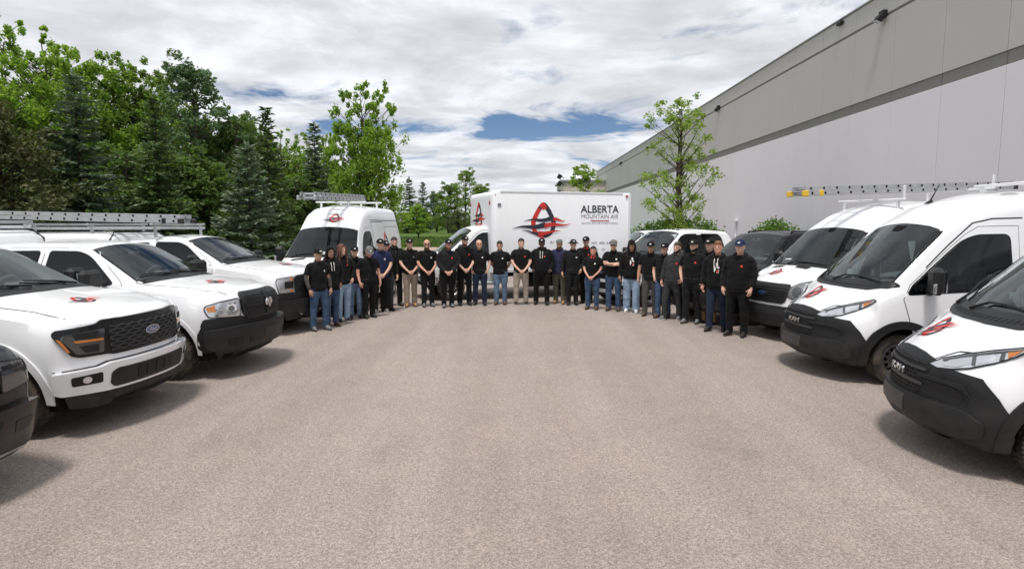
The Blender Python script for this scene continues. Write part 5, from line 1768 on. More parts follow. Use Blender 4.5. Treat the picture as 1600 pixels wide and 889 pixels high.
    # cab: bonnet, windscreen, door
    cab = empty('cab', (0, 0, 0)); 
    bpy.data.objects.remove(cab)
    L = 2.55
    xo = 1.98                                     # nose ahead of the box
    T = dict(zb=[(0, .40), (-L, .45)], wb=[(0, .80), (-.4, .92), (-L, .95)], zm=[(0, .8), (-L, .9)], wm=[(0, .88), (-.5, .98), (-L, 1.0)],
             zs=[(0, 1.0), (-.6, 1.14), (-1.0, 1.22), (-L, 1.28)], ws=[(0, .84), (-.5, .94), (-L, .96)],
             zt=[(0, 1.06), (-.1, 1.14), (-.62, 1.30), (-.70, 1.34), (-1.52, 2.03), (-1.85, 2.12), (-L, 2.13)],
             wt=[(0, .76), (-.65, .86), (-1.52, .76), (-L, .78)], rt=[(0, .08), (-.7, .09), (-1.52, .10), (-L, .12)], cr=[(0, .05), (-.7, .08), (-1.5, .05), (-L, .04)])
    me, bv = loft_body(T, 0, -L, Rf=.10, Rr=.05, w=.06, warp=nose_warp([(.4, -.03), (.7, 0), (1.1, -.06)], .2, -.5, 2.4))
    me = cut_wells(me, [(-.86, .40)], .47, .40, 1.0, [MAT['white_paint'], MAT['well_dark']])
    finish(me, 34); me.name = 'cab'
    cab = link_mesh('cab', me, r)
    cab.location = (xo, -BW / 2, 0)
    foot = Vector((-.68, 0, 1.36)); top = Vector((-1.52, 0, 2.07)); v = top - foot; ln = v.length; v.normalize()
    fr = F_dir(foot, (0, 1, 0), v)
    ws = [(-.82, .05), (0, -.02), (.82, .05), (.72, ln - .05), (0, ln - .01), (-.72, ln - .05)]
    part('windscreen_seal', bv, grow(ws, .02), fr, MAT['gloss_black'], cab, .003, .1, hole=grow(ws, -.012))
    part('windscreen', bv, ws, fr, MAT['windscreen'], cab, .007, .1)
    for s, f2 in ((1, F_left), (-1, F_right)):
        fd = [(-1.02, .56), (-1.0, 1.20), (-1.10, 1.36), (-1.70, 1.96), (-1.85, 2.02), (-2.36, 2.02), (-2.36, .50), (-1.3, .50)]
        FW = rounded([(-1.10, 1.26), (-1.14, 1.34), (-1.70, 1.87), (-1.84, 1.93), (-2.28, 1.93), (-2.28, 1.28)], .04)
        part('door_seam', bv, grow(fd, .012), f2, MAT['seam'], cab, .0015, .12, 0, hole=FW)
        d = part('door', bv, fd, f2, MAT['white_paint'], cab, .006, .08, .008, hole=FW)
        fw = rounded([(-1.10, 1.26), (-1.14, 1.34), (-1.70, 1.87), (-1.84, 1.93), (-2.28, 1.93), (-2.28, 1.28)], .04)
        part('window_seal', bv, grow(fw, .018), f2, MAT['gloss_black'], d, .0085, .1, .006, hole=grow(fw, -.014))
        part('side_window', bv, fw, f2, MAT['tinted_glass'], d, .0115, .1)
    cuts = [(grow(ws, -.012), fr, 2.72, 3.65)] + [(grow(fw, -.010), f2, 2.7, 3.98 - .004 * s) for s, f2 in ((1, F_left), (-1, F_right))]
    cut_openings(cab, cuts, MAT['cabin']); cab.data.name = 'cab'
    cabin(cab, -.95, 1.26, -2.12, .92, .86, 2.0)
    gr = rounded([(-.5, 1.05), (.5, 1.05), (.5, .78), (-.5, .78)], .04)
    part('grille', bv, gr, F_front, MAT['grille_dark'], cab, .01, .08)
    for s in (-1, 1): part('headlight', bv, rounded([(s * .55, 1.05), (s * .82, 1.03), (s * .84, .82), (s * .55, .80)], .03), F_front, MAT['lamp_reflector'], cab, .012, .07)
    part('bumper', bv, rounded([(-.95, .70), (.95, .70), (.95, .46), (-.95, .46)], .03), F_front, MAT['chrome'], cab, .06, .08, .1)
    van_mirror(bv, cab, -1.2, 1.38, .36)
    # entry step and wheels
    m = MB(); m.box((xo - 1.75, -BW / 2 + 1.02, .48), (.9, .10, .10), bev=.02); m.build('entry_step', MAT['aluminium'], r)
    tm, dm = wheel_meshes(.39, .24, .22, 'steel')
    for (x, y, s) in ((xo - .86, -BW / 2 + .84, 1), (xo - .86, -BW / 2 - .84, -1), (-BL + 1.25, -.22, 1), (-BL + 1.25, -.50, 1), (-BL + 1.25, -BW + .22, -1), (-BL + 1.25, -BW + .50, -1)):
        w = link_mesh('wheel', tm, r); w.location = (x, y, .39); w.rotation_euler = (0, random.uniform(0, 6), 0 if s > 0 else pi)
        link_mesh('rim', dm, w)
    return r

def ladder(name, label, a, b, width=.40, sections=2, group='ladders carried on vehicle roofs', up=(0, 0, 1), flat=True, cap='yellow_cap', pitch=.305):
    """extension ladder lying from a to b (centre line); lies flat or on its edge"""
    a, b = Vector(a), Vector(b)
    d = (b - a); ln = d.length; d.normalize()
    r = bpy.data.objects.new(name, None); COL.objects.link(r)
    r.empty_display_size = .2
    r.location = a
    u = Vector(up); s = d.cross(u).normalized(); u = s.cross(d).normalized()
    if not flat: s, u = u, -s
    Mx = Matrix((d, s, u)).transposed()
    r.rotation_euler = Mx.to_euler()
    tag(r, label, 'ladder', group)
    for k in range(sections):
        hw = width / 2 - k * .035; zz = k * .092; off = k * .25
        for sd in (-1, 1):
            m = MB(); m.box((ln / 2 + off * .0, sd * hw, zz), (ln - abs(k) * .15, .022, .080), bev=.003)
            m.box((ln / 2, sd * (hw - .012), zz + .037), (ln - abs(k) * .15, .03, .006)); m.box((ln / 2, sd * (hw - .012), zz - .037), (ln - abs(k) * .15, .03, .006))
            m.build('rail', MAT['aluminium'], r)
        me = None
        n = int((ln - .3) / pitch)
        for i in range(n):
            x = .2 + i * pitch
            if me is None:
                q = MB(); q.tube([(0, -hw - .014, 0), (0, hw + .014, 0)], .017, 8)
                for sd in (-1, 1): q.lathe([(.0, sd * .006), (.024, sd * .005), (.024, -sd * .01), (.016, -sd * .01)], (0, sd * (hw + .010), 0), 'y', 8, 1)
                me = q.mesh('rung', [MAT['aluminium'], MAT['well_dark']])
            o = link_mesh('rung', me, r); o.location = (x, 0, zz)
    for sd in (-1, 1):
        for xx, lx in ((.05, .13), (.42, .09)):
            q = MB(); q.box((xx, sd * width / 2, 0), (lx, .05, .105), bev=.01); q.build('end_cap', MAT[cap], r)
        q = MB(); q.box((ln - .05, sd * width / 2, 0), (.12, .05, .09), bev=.01); q.build('foot', MAT['black_plastic'], r)
    return r
# ------------------------------------------------------------------ vehicles in the yard
truck_black_face((-4.16, 6.80), -4)
truck_cross_grille((-3.80, 9.13), -5)
truck_third((-4.2, 12.5), -7)
van_left, bvl = van_trapezoid((-4.75, 13.9), -91, 'white van facing the camera between the pickups and the staff, drop emblem above its windscreen', True)
van_right, bvr = van_trapezoid((4.80, 11.45), 197, 'white van with trapezoid black grille and oval badge, beside the black utility vehicle', False)
v1, bv1 = van_black_chin((4.28, 8.98), 181, 'white van with black chin and door window in full view, second nearest on the right')
v2, bv2 = van_black_chin((3.90, 5.92), 165, 'white van with black chin cut off by the right edge, nearest of the right row')
box_truck((-.57, 17.25), 199)
crew, bcrew = suv((2.45, 16.3), 207, 'white crew-cab pickup with dark side glass, behind the staff right of the box truck', MAT['white_paint'], 2.02, 5.9, name='crew_truck', cat='pickup', pickup=True)
suv((2.3, 20.6), 188, 'white utility vehicle half hidden between the box truck and the crew cab', MAT['white_paint'], 1.95, 5.2)
suv((4.02, 13.35), 207, 'black utility vehicle with dark windscreen, between the white crew cab and the vans', MAT['black_paint'], 1.99, 5.3)
suv((-4.17, 4.06), -14, 'black vehicle nose with dark grille and chrome strip, cut off at the lower left corner', MAT['black_paint'], 1.9, 5.2, group='company vehicles parked round the yard', chrome=True)
# ------------------------------------------------------------------ trees and bushes
import numpy as np
def leaf_mat(name, cols, trans=.52, rough=.6):
    m, k, b = material(name)
    geo = k.n('ShaderNodeNewGeometry')
    r = k.n('ShaderNodeValToRGB'); e = r.color_ramp.elements
    while len(e) > 1: e.remove(e[-1])
    for i, c in enumerate(cols):
        el = e[0] if i == 0 else e.new(i / (len(cols) - 1))
        el.position = i / (len(cols) - 1); el.color = (*c, 1)
    k.l(geo.outputs['Random Per Island'], r.inputs[0])
    k.l(r.outputs[0], b.inputs['Base Color'])
    b.inputs['Roughness'].default_value = rough; b.inputs['Specular IOR Level'].default_value = .25
    t = k.n('ShaderNodeBsdfTranslucent')
    s = k.n('ShaderNodeVectorMath', operation='MULTIPLY'); k.l(r.outputs[0], s.inputs[0]); s.inputs[1].default_value = (1.35, 1.45, .7)
    k.l(s.outputs[0], t.inputs[0])
    ms = k.n('ShaderNodeMixShader'); ms.inputs[0].default_value = trans
    out = [n for n in m.node_tree.nodes if n.type == 'OUTPUT_MATERIAL'][0]
    k.l(b.outputs[0], ms.inputs[1]); k.l(t.outputs[0], ms.inputs[2]); k.l(ms.outputs[0], out.inputs[0])
    MAT[name] = m
leaf_mat('leaf_bright', [(0.155, 0.270, 0.048), (0.238, 0.370, 0.059), (0.182, 0.301, 0.054), (0.323, 0.449, 0.090)])
leaf_mat('leaf_mid', [(0.113, 0.190, 0.053), (0.178, 0.269, 0.065), (0.145, 0.224, 0.059), (0.243, 0.324, 0.080)])
leaf_mat('leaf_dark', [(0.078, 0.144, 0.046), (0.125, 0.199, 0.057), (0.101, 0.169, 0.052), (0.162, 0.243, 0.070)], .4)
leaf_mat('leaf_blue', [(0.074, 0.136, 0.067), (0.113, 0.193, 0.092), (0.096, 0.164, 0.072), (0.153, 0.237, 0.110)], .3)
leaf_mat('leaf_brown', [(0.062, 0.076, 0.033), (0.092, 0.094, 0.039), (0.082, 0.101, 0.037), (0.121, 0.122, 0.051)], .2)
leaf_mat('leaf_fresh', [(0.179, 0.267, 0.057), (0.256, 0.359, 0.083), (0.213, 0.305, 0.069), (0.324, 0.420, 0.117)])
leaf_mat('leaf_bush', [(0.080, 0.158, 0.029), (0.123, 0.227, 0.041), (0.093, 0.186, 0.034), (0.160, 0.268, 0.058)])
leaf_mat('needle_blue', [(0.113, 0.170, 0.107), (0.169, 0.233, 0.150), (0.145, 0.200, 0.127), (0.231, 0.299, 0.195)], .08)
leaf_mat('needle_green', [(0.078, 0.134, 0.053), (0.125, 0.189, 0.073), (0.102, 0.156, 0.061), (0.174, 0.246, 0.091)], .08)
plain('bark', (.075, .058, .045), .9, spec=.1, var=.35, vscale=14, bump=1, bscale=40)
plain('blossom', (.75, .74, .68), .8)

def quads_mesh(name, C, S_, rng, mats, mi=None, aspect=1.5, droop=None):
    """one folded leaf (two quads' worth of area, 4 verts) per centre"""
    n = len(C)
    d = rng.normal(size=(n, 3)); d[:, 2] = d[:, 2] * .6 - .25
    d /= np.linalg.norm(d, axis=1, keepdims=True)
    q = rng.normal(size=(n, 3)); s = np.cross(d, q); s /= np.linalg.norm(s, axis=1, keepdims=True) + 1e-9
    a = (S_ * aspect / 2)[:, None]; b = (S_ / 2)[:, None]
    V = np.empty((n, 4, 3))
    V[:, 0] = C - d * a; V[:, 1] = C + s * b; V[:, 2] = C + d * a; V[:, 3] = C - s * b
    nn = np.cross(d, s)
    V[:, 1] += nn * b * .5; V[:, 3] += nn * b * .5
    me = bpy.data.meshes.new(name)
    me.vertices.add(n * 4); me.vertices.foreach_set('co', V.reshape(-1))
    me.loops.add(n * 4); me.loops.foreach_set('vertex_index', np.arange(n * 4, dtype=np.int32))
    me.polygons.add(n); me.polygons.foreach_set('loop_start', np.arange(0, n * 4, 4, dtype=np.int32)); me.polygons.foreach_set('loop_total', np.full(n, 4, dtype=np.int32))
    for m in mats: me.materials.append(m)
    if mi is not None: me.polygons.foreach_set('material_index', mi.astype(np.int32))
    me.update(calc_edges=True); me.validate()
    return me

def tree_meshes(seed, H, base, prof, R, ncl, per, leaf, mat, clr=(.30, .60), trunk=.16, stems=1, shell=.55, spires=0):
    """prof(t): relative radius at relative crown height t in 0..1"""
    rng = np.random.default_rng(seed)
    cs, tk = [], MB()
    sway = rng.normal(size=2) * .25
    def axis(z):
        t = z / H
        return np.array([sway[0] * t * t * 1.5, sway[1] * t * t * 1.5, z])
    stem_top = []
    for i in range(stems):
        off = rng.normal(size=2) * (.05 if stems == 1 else .12)
        sp = rng.normal(size=2) * (0 if stems == 1 else R * .28)
        pts, rad = [], []
        for j in range(9):
            t = j / 8
            p = axis(H * .93 * t) + np.array([off[0] + sp[0] * t, off[1] + sp[1] * t, 0]) + np.append(rng.normal(size=2) * .05 * (j > 0), 0)
            pts.append(tuple(p)); rad.append(trunk * (1 - .9 * t) * (1.25 if j == 0 else 1) / (1 if stems == 1 else 1.5) + .008)
        tk.tube(pts, rad, 8); stem_top.append(np.array(pts))
    z0 = base
    sp_ = []
    for i in range(spires):
        a = 2 * pi * (i + rng.uniform(-.3, .3)) / max(1, spires - 1)
        q = 0 if i == 0 else R * rng.uniform(.38, .68)
        sp_.append((q * cos(a), q * sin(a), H * (1 if i == 0 else rng.uniform(.70, .97)), R * rng.uniform(.38, .54)))
    while sp_ and len(cs) < ncl:
        sx, sy, sh, sr = sp_[int(rng.random() * len(sp_))]
        t = rng.random() ** .8
        z = base + (sh - base) * t
        w = sr * (min(1, (1 - t) * 3.0 + .30) ** .8) * (.75 + .25 * min(1, t * 5))
        a = rng.random() * 2 * pi; f = rng.random() ** .5
        g = 1 if t > .25 else .7 + 1.2 * t
        cs.append((axis(z) + np.array([sx * g + cos(a) * w * f, sy * g + sin(a) * w * f, rng.normal() * .25 - .1]), t))
    while len(cs) < ncl:
        t = rng.random() ** .85
        rr = prof(t) * R
        ang = rng.random() * 2 * pi
        f = rng.random()
        f = shell + (1 - shell) * f if rng.random() < .7 else f * shell
        lump = 1 + .17 * sin(ang * 3 + seed + t * 5) + .10 * sin(ang * 7 + t * 11 + seed)
        z = z0 + (H - z0) * t
        c = axis(z) + np.array([cos(ang) * rr * f * lump, sin(ang) * rr * f * lump, rng.normal() * .12])
        cs.append((c, t))
    for i in range(int(ncl * .07) if not spires else 0):
        a = rng.random() * 2 * pi; t = rng.uniform(.78, 1.0); rr = prof(min(t, .9)) * R * rng.random() ** .5 * .9
        cs.append((axis(base + (H - base) * t) + np.array([cos(a) * rr, sin(a) * rr, rng.uniform(.1, .55)]), t))
    C, S_ = [], []
    for i, (c, t) in enumerate(cs):
        st = stem_top[i % stems]
        zs = max(base * .7, c[2] - np.hypot(*(c[:2] - axis(c[2])[:2])) * (.5 + .5 * rng.random()) - .15)
        j = min(len(st) - 2, int(zs / (H * .93) * 8)); u = zs / (H * .93) * 8 - j
        a = st[j] * (1 - u) + st[j + 1] * u
        if i % 2 == 0:
            mid = a * .5 + c * .5 + np.array([0, 0, -.05 + .1 * rng.random()])
            tk.tube([tuple(a), tuple(mid), tuple(c)], [.012 + trunk * .22 * (1 - t * .7), .012 + trunk * .1 * (1 - t * .7), .008], 5, 0, False)
        cr = rng.uniform(*clr) * (.75 + .4 * (1 - t)) * (1 if not spires else .55 + .55 * min(1, (1 - t) * 3))
        n = int(per * rng.uniform(.6, 1.3))
        p = rng.normal(size=(n, 3)); p /= np.linalg.norm(p, axis=1, keepdims=True)
        p *= (rng.random((n, 1)) ** (.45 if not spires else .7)) * cr; p[:, 2] *= (.75 if not spires else 1.25)
        C.append(c + p); S_.append(leaf * rng.uniform(.6, 1.3, n))
    C = np.concatenate(C); S_ = np.concatenate(S_)
    C[:, 2] = np.maximum(C[:, 2], .15)
    return tk.mesh('trunk', [MAT['bark']], 180), quads_mesh('crown', C, S_, rng, [MAT[mat]])

def put_tree(name, meshes, x, y, s, rz, label, group, cat='tree', mat=None):
    r = empty(name, (x, y, 0), rz); r.scale = (s[0], s[0], s[1]) if isinstance(s, tuple) else (s, s, s)
    tag(r, label, cat, group)
    for nm, me in zip(('trunk', 'crown'), meshes):
        o = link_mesh(nm, me, r)
        if nm == 'crown' and mat:
            o.material_slots[0].link = 'OBJECT'; o.material_slots[0].material = MAT[mat]
    return r

def spruce_meshes(seed, H, R, mat):
    rng = np.random.default_rng(seed)
    tk = MB(); tk.tube([(0, 0, 0), (0, 0, H * .5), (0, 0, H * .97)], [.032 * H * .5, .018 * H * .5, .010], 8)
    P_, D_, L_, W_, U_ = [], [], [], [], []
    UP = np.array([0, 0, 1.0])
    def blades(p, d, ln, w, up):
        P_.append(p); D_.append(d / np.linalg.norm(d, axis=1, keepdims=True)); L_.append(ln); W_.append(w); U_.append(up)
    z = .2
    while z < H * .985:
        t = z / H
        L = R * ((1 - t) ** .82) * rng.uniform(.86, 1.12) + .06
        nb = int(8 + 7 * (1 - t))
        a0 = rng.random() * 6.28
        for i in range(nb):
            a = a0 + 2 * pi * i / nb + rng.normal() * .16
            ll = L * rng.uniform(.70, 1.18)
            dirh = np.array([cos(a), sin(a), 0]); lat = np.array([-sin(a), cos(a), 0])
            droop = .16 + .30 * (1 - t) + rng.normal() * .06
            rise = .38 * t
            n = max(4, int(ll / .062))
            u = np.linspace(.06, 1, n)[:, None]
            p = np.array([0, 0, z + rng.normal() * .06]) + dirh * ll * u + UP * (-droop * ll * (u - .45 * u ** 3) + rise * ll * u)
            d = dirh + UP * (-droop * (1 - 1.35 * u ** 2) + rise)
            w = (.06 + .30 * min(ll, 1.2) * (1 - u[:, 0]) ** .7 * (u[:, 0] + .25))
            for sd in (-1, 1):
                blades(p, d * .75 + lat * sd * .85 + UP * (-.14 + rng.normal(size=(n, 1)) * .16), w * rng.uniform(.7, 1.3, n) + .07, .036 + .016 * rng.random(n), UP + rng.normal(size=(n, 3)) * .35)
            blades(p, d + UP * rng.uniform(-.9, .3, (n, 1)) + lat * rng.normal(size=(n, 1)) * .4, .15 + .07 * rng.random(n), .034 + .01 * rng.random(n), UP + rng.normal(size=(n, 3)) * .5)
        z += (.19 + .08 * (1 - t)) * rng.uniform(.8, 1.2)
    n = 16
    blades(np.stack([np.zeros(n), np.zeros(n), H * (.93 + .06 * rng.random(n))], 1), np.stack([rng.normal(size=n) * .5, rng.normal(size=n) * .5, np.full(n, .8)], 1), np.full(n, .17), np.full(n, .026), rng.normal(size=(n, 3)))
    P, D, U = np.concatenate(P_), np.concatenate(D_), np.concatenate(U_)
    Ln, Wd = np.concatenate(L_)[:, None], np.concatenate(W_)[:, None]
    s = np.cross(D, U); s /= np.linalg.norm(s, axis=1, keepdims=True) + 1e-9
    V = np.stack([P, P + D * Ln * .45 + s * Wd, P + D * Ln, P + D * Ln * .45 - s * Wd], 1)
    n = len(V)
    me = bpy.data.meshes.new('crown')
    me.vertices.add(n * 4); me.vertices.foreach_set('co', V.reshape(-1))
    me.loops.add(n * 4); me.loops.foreach_set('vertex_index', np.arange(n * 4, dtype=np.int32))
    me.polygons.add(n); me.polygons.foreach_set('loop_start', np.arange(0, n * 4, 4, dtype=np.int32)); me.polygons.foreach_set('loop_total', np.full(n, 4, dtype=np.int32))
    me.materials.append(MAT[mat]); me.update(calc_edges=True)
    return tk.mesh('trunk', [MAT['bark']], 180), me

def height_at(ytop, d): return CAM_H + (351 - ytop) / FOC * d
def gx(px, d): return (px - 800) / FOC * d

poplar = lambda t: (.55 + .45 * sin(pi * min(1, t * 1.15 + .12))) * (1 - .75 * max(0, t - .72) / .28)
roundp = lambda t: sqrt(max(.05, 1 - (2 * t - .85) ** 2 * .85)) * .95
openp = lambda t: .45 + .55 * sin(pi * min(1, t * .95 + .1))
G1 = 'broadleaf trees behind the left row of pickups'
protoA = [tree_meshes(11 + i, 11.0, 1.0, poplar, 3.3, 600, 58, .105, 'leaf_bright', (.26, .50), .13, spires=9 + i) for i in range(3)]
protoB = tree_meshes(31, 9.6, 1.3, openp, 2.1, 130, 78, .102, 'leaf_blue', (.30, .55), .16)
protoC = tree_meshes(41, 8.5, .8, lambda t: .70 + .40 * sin(pi * (t * .9 + .08)) - .55 * max(0, t - .7) / .3, 2.1, 420, 58, .098, 'leaf_bright', (.22, .40), .10, spires=7)
protoD = tree_meshes(51, 5.4, .3, roundp, 2.3, 150, 90, .085, 'leaf_brown', (.3, .55), .14, 3, .4)
protoE = tree_meshes(61, 7.0, .9, openp, 2.0, 120, 70, .12, 'leaf_mid', (.3, .6), .14, 2)
for i, (px, d, yt, w, mat, lab) in enumerate([
        (18, 26, 36, 1.0, 'leaf_bright', 'tall bright green broadleaf tree at the far left edge'),
        (98, 28, 40, 1.0, 'leaf_bright', 'tallest bright green tree, behind the wide blue-green spruce'),
        (165, 30, 72, 1.0, 'leaf_mid', 'green broadleaf tree between the wide spruce and the dark spruce'),
        (215, 31, 98, .9, 'leaf_bright', 'leafy green tree just left of the dark spruce top'),
        (262, 33, 112, .85, 'leaf_mid', 'leafy green tree directly behind the dark narrow spruce'),
        (352, 31, 168, .8, 'leaf_dark', 'dark green tree right of the open-crowned tree'),
        (402, 35, 186, .8, 'leaf_bright', 'green tree behind the pair of spruces'),
        (450, 37, 195, .75, 'leaf_bright', 'light green tree right of the taller thin spruce'),
        (478, 39, 222, .7, 'leaf_mid', 'green tree left of the lone spruce by the van'),
        (60, 33, 92, 1.0, 'leaf_dark', 'dark green tree deep behind the leftmost bright trees'),
        (310, 37, 190, .9, 'leaf_mid', 'green tree seen through the open crown')]):
    H = height_at(yt, d)
    put_tree('broadleaf_tree', protoA[i % 3], gx(px, d), d, (w, H / 11.3), i * 1.3, lab, G1, 'tree', mat)
put_tree('broadleaf_tree', protoB, gx(318, 28), 28, (1.0, height_at(105, 28) / 9.9), .4, 'open-crowned blue-green tree with sky showing through its branches', G1)
put_tree('broadleaf_tree', protoE, gx(372, 29), 29, (.8, height_at(190, 29) / 7.2), 2.0, 'dark leafy tree behind the small full spruce', G1, 'tree', 'leaf_dark')
put_tree('broadleaf_tree', protoC, gx(580, 27), 27, (.80, height_at(128, 27) / 8.6), .9, 'vivid yellow-green tree standing behind the white van\'s roof', G1)
put_tree('broadleaf_tree', protoC, gx(517, 33), 33, (.55, height_at(200, 33) / 8.8), 2.4, 'slender light green tree between the lone spruce and the vivid tree', G1)
put_tree('crab_apple_tree', protoD, gx(20, 19), 19, (1.15, height_at(180, 19) / 5.4), .3, 'low dark brownish-green tree at the left edge above the ladders', G1)
put_tree('crab_apple_tree', protoD, gx(-60, 17), 17, (1.1, .95), 2.3, 'dark brownish tree mostly outside the left edge', G1)
for i, (px, d, yt, w) in enumerate([(70, 23, 250, 1.1), (200, 24, 240, 1.0), (300, 25, 245, 1.0), (345, 26, 265, .9), (455, 29, 280, .8), (540, 33, 300, .9)]):
    put_tree('understory_tree', protoE, gx(px, d), d, (w, height_at(yt, d) / 7.2), i * 2.1, ['dark undergrowth tree low behind the first pickup', 'low dark tree left of the dark spruce foot', 'low dark tree right of the dark spruce foot', 'low dark tree at the foot of the open-crowned tree', 'low dark tree beside the thin spruce foot', 'low dark tree behind the white van'][i], G1, 'tree', 'leaf_dark')
G2 = 'spruces behind the parked vehicles'
for i, (px, d, yt, R, mat, lab) in enumerate([
        (134, 20, 118, 1.80, 'needle_blue', 'wide blue-green spruce with layered boughs above the first pickup'),
        (254, 22, 158, 1.40, 'needle_green', 'dark narrow spruce behind the ladder ends'),
        (393, 19, 225, 1.45, 'needle_blue', 'small full spruce above the third pickup'),
        (424, 22, 176, 1.15, 'needle_green', 'thin spruce with bare leader, taller of the pair'),
        (497, 30, 195, 1.30, 'needle_blue', 'lone spruce just left of the white van\'s roof ladder'),
        (641, 150, 278, 3.5, 'needle_green', 'distant spruce left of the box truck, larger of two'),
        (662, 165, 286, 2.9, 'needle_green', 'distant slim spruce left of the box truck, smaller of two')]):
    H = height_at(yt, d)
    k_ = 3.0 if d > 100 else 1.0
    put_tree('spruce_tree', spruce_meshes(70 + i, H / k_, R / k_, mat), gx(px, d), d, k_, 0, lab, G2)
G3 = 'distant trees beyond the road'
for i, (px, d, yt, w, pr, mat, lab) in enumerate([
        (654, 95, 322, 1.1, protoE, 'leaf_bright', 'low bright round tree on the lawn before the two distant spruces'),
        (700, 150, 290, 2.0, protoE, 'leaf_mid', 'green tree left of the box truck'),
        (728, 165, 266, 2.1, protoB, 'leaf_mid', 'tallest distant tree beside the box truck nose'),
        (757, 150, 292, 1.9, protoE, 'leaf_mid', 'green tree topping the box truck nose'),
        (682, 175, 303, 2.0, protoE, 'leaf_blue', 'pale green tree behind the slim spruce'),
        (607, 170, 300, 2.4, protoE, 'leaf_mid', 'tree in the gap right of the vivid tree'),
        (716, 130, 332, 1.3, protoD, 'leaf_brown', 'brownish bush beside the cab roof')]):
    H = height_at(yt, d); hp = {id(protoE): 7.2, id(protoB): 9.9, id(protoD): 5.4}[id(pr)]
    put_tree('distant_tree', pr, gx(px, d), d, (w, H / hp), i * 1.7, lab, G3, 'tree', mat)
maple = tree_meshes(91, 8.8, 1.7, lambda t: .72 + .38 * sin(pi * (t * 1.1 + .05)) if t < .45 else 1.05 - .75 * (t - .45), 1.95, 150, 46, .085, 'leaf_fresh', (.22, .46), .13, 3, .5)
put_tree('young_maple', maple, gx(1057, 32), 32, 1.0, .6, 'sparse yellow-green multi-stemmed tree in front of the warehouse wall', None)
put_tree('young_maple', tree_meshes(93, 7.9, 3.0, openp, 2.2, 70, 40, .16, 'leaf_fresh', (.3, .55), .12, 2), gx(906, 60), 60, 1.0, .6, 'small pale green tree showing above the box truck before the beige wing', None)

def bush(x, y, rx, ry, h, seed, label):
    rng = np.random.default_rng(seed)
    r = empty('flowering_bush', (x, y, 0)); tag(r, label, 'bush', 'bushes along the warehouse wall')
    C, n = [], 0
    tk = MB()
    for i in range(90):
        a = rng.random() * 6.28; f = rng.random() ** .5; t = rng.random()
        hh = h * (1 - .45 * f * f) * (.85 + .25 * rng.random())
        c = np.array([cos(a) * rx * f, sin(a) * ry * f, .2 + hh * (t ** .6) * .9])
        p = rng.normal(size=(70, 3)) * .20 * np.array([1.2, 1, .8]); C.append(c + p)
        if i % 5 == 0: tk.tube([(c[0] * .2, c[1] * .2, 0), (c[0] * .6, c[1] * .6, c[2] * .6), tuple(c)], [.03, .02, .008], 5)
    C = np.concatenate(C); C[:, 2] = np.maximum(C[:, 2], .08)
    mi = (rng.random(len(C)) < .012).astype(int)
    S_ = rng.uniform(.07, .14, len(C))
    link_mesh('foliage', quads_mesh('foliage', C, S_, rng, [MAT['leaf_bush'], MAT['blossom']], mi), r)
    tk.build('stem', MAT['bark'], r, 180)
bush(gx(1030, 33), 33, 1.9, 1.1, 2.65, 5, 'wide leafy bush at the foot of the young multi-stemmed tree')
bush(gx(1082, 34), 34, 1.5, 1.1, 2.75, 6, 'leafy bush right of the young tree, behind the white crew cab')
bush(gx(1206, 33), 33, 1.45, .9, 2.35, 7, 'round bush with white blossoms behind the black utility vehicle')

def far_wood():
    rng = np.random.default_rng(8)
    C = []
    for i in range(420):
        x = rng.uniform(-330, 70); y = rng.uniform(215, 270); h = rng.uniform(6, 13)
        p = rng.normal(size=(34, 3)) * np.array([2.6, 2.6, h * .3]); p[:, 2] = np.abs(p[:, 2])
        C.append(np.array([x, y, 0]) + p)
    C = np.concatenate(C)
    o = link_mesh('far_woodland', quads_mesh('far_woodland', C, rng.uniform(.9, 1.6, len(C)), rng, [MAT['leaf_dark']]))
    tag(o, 'far belt of woodland along the horizon', 'woodland', kind='stuff')
far_wood()
# ------------------------------------------------------------------ people
def cloth(name, col, var=.18, vs=14, rough=.85, sheen=0.04):
    m, k, b = material(name)
    tc = k.n('ShaderNodeTexCoord')
    f = k.noise(tc.outputs['Object'], vs, 5, .6)
    c = k.mix(k.ramp(f, [(.3, 0), (.7, 1)]), tuple(x * (1 - var) for x in col), tuple(min(1, x * (1 + var)) for x in col))
    k.l(c, b.inputs['Base Color'])
    b.inputs['Roughness'].default_value = rough
    b.inputs['Specular IOR Level'].default_value = .2
    b.inputs['Sheen Weight'].default_value = sheen
    bn = k.n('ShaderNodeBump'); bn.inputs['Strength'].default_value = .5; bn.inputs['Distance'].default_value = .012
    k.l(k.noise(tc.outputs['Object'], 22, 5, .6, .8), bn.inputs['Height']); k.l(bn.outputs[0], b.inputs['Normal'])
    MAT[name] = m
cloth('cloth_black', (.006, .006, .0065)); cloth('cloth_black2', (.011, .011, .0125)); cloth('cloth_charcoal', (.035, .036, .037)); cloth('cloth_grey', (.075, .074, .072))
cloth('cloth_navy', (.014, .022, .065)); cloth('cloth_purple', (.028, .028, .075)); cloth('cloth_darkdenim', (.016, .024, .048)); cloth('denim', (.050, .085, .155), .35, 9)
cloth('denim_mid', (.11, .165, .25), .4, 8); cloth('denim_light', (.25, .34, .46), .3, 8); cloth('khaki', (.30, .245, .185), .15); cloth('beige', (.36, .31, .25), .15)
cloth('olive', (.10, .095, .065), .15); cloth('tan', (.30, .18, .075), .15); cloth('cap_grey', (.16, .16, .155), .3, 40)
plain('shoe_black', (.014, .013, .013), .6); plain('shoe_brown', (.095, .055, .032), .6); plain('shoe_tan', (.38, .21, .085), .7); plain('shoe_white', (.72, .72, .72), .6)
plain('shoe_grey', (.16, .16, .17), .7); plain('sole_white', (.7, .7, .69), .7); plain('sole_dark', (.02, .02, .02), .8)
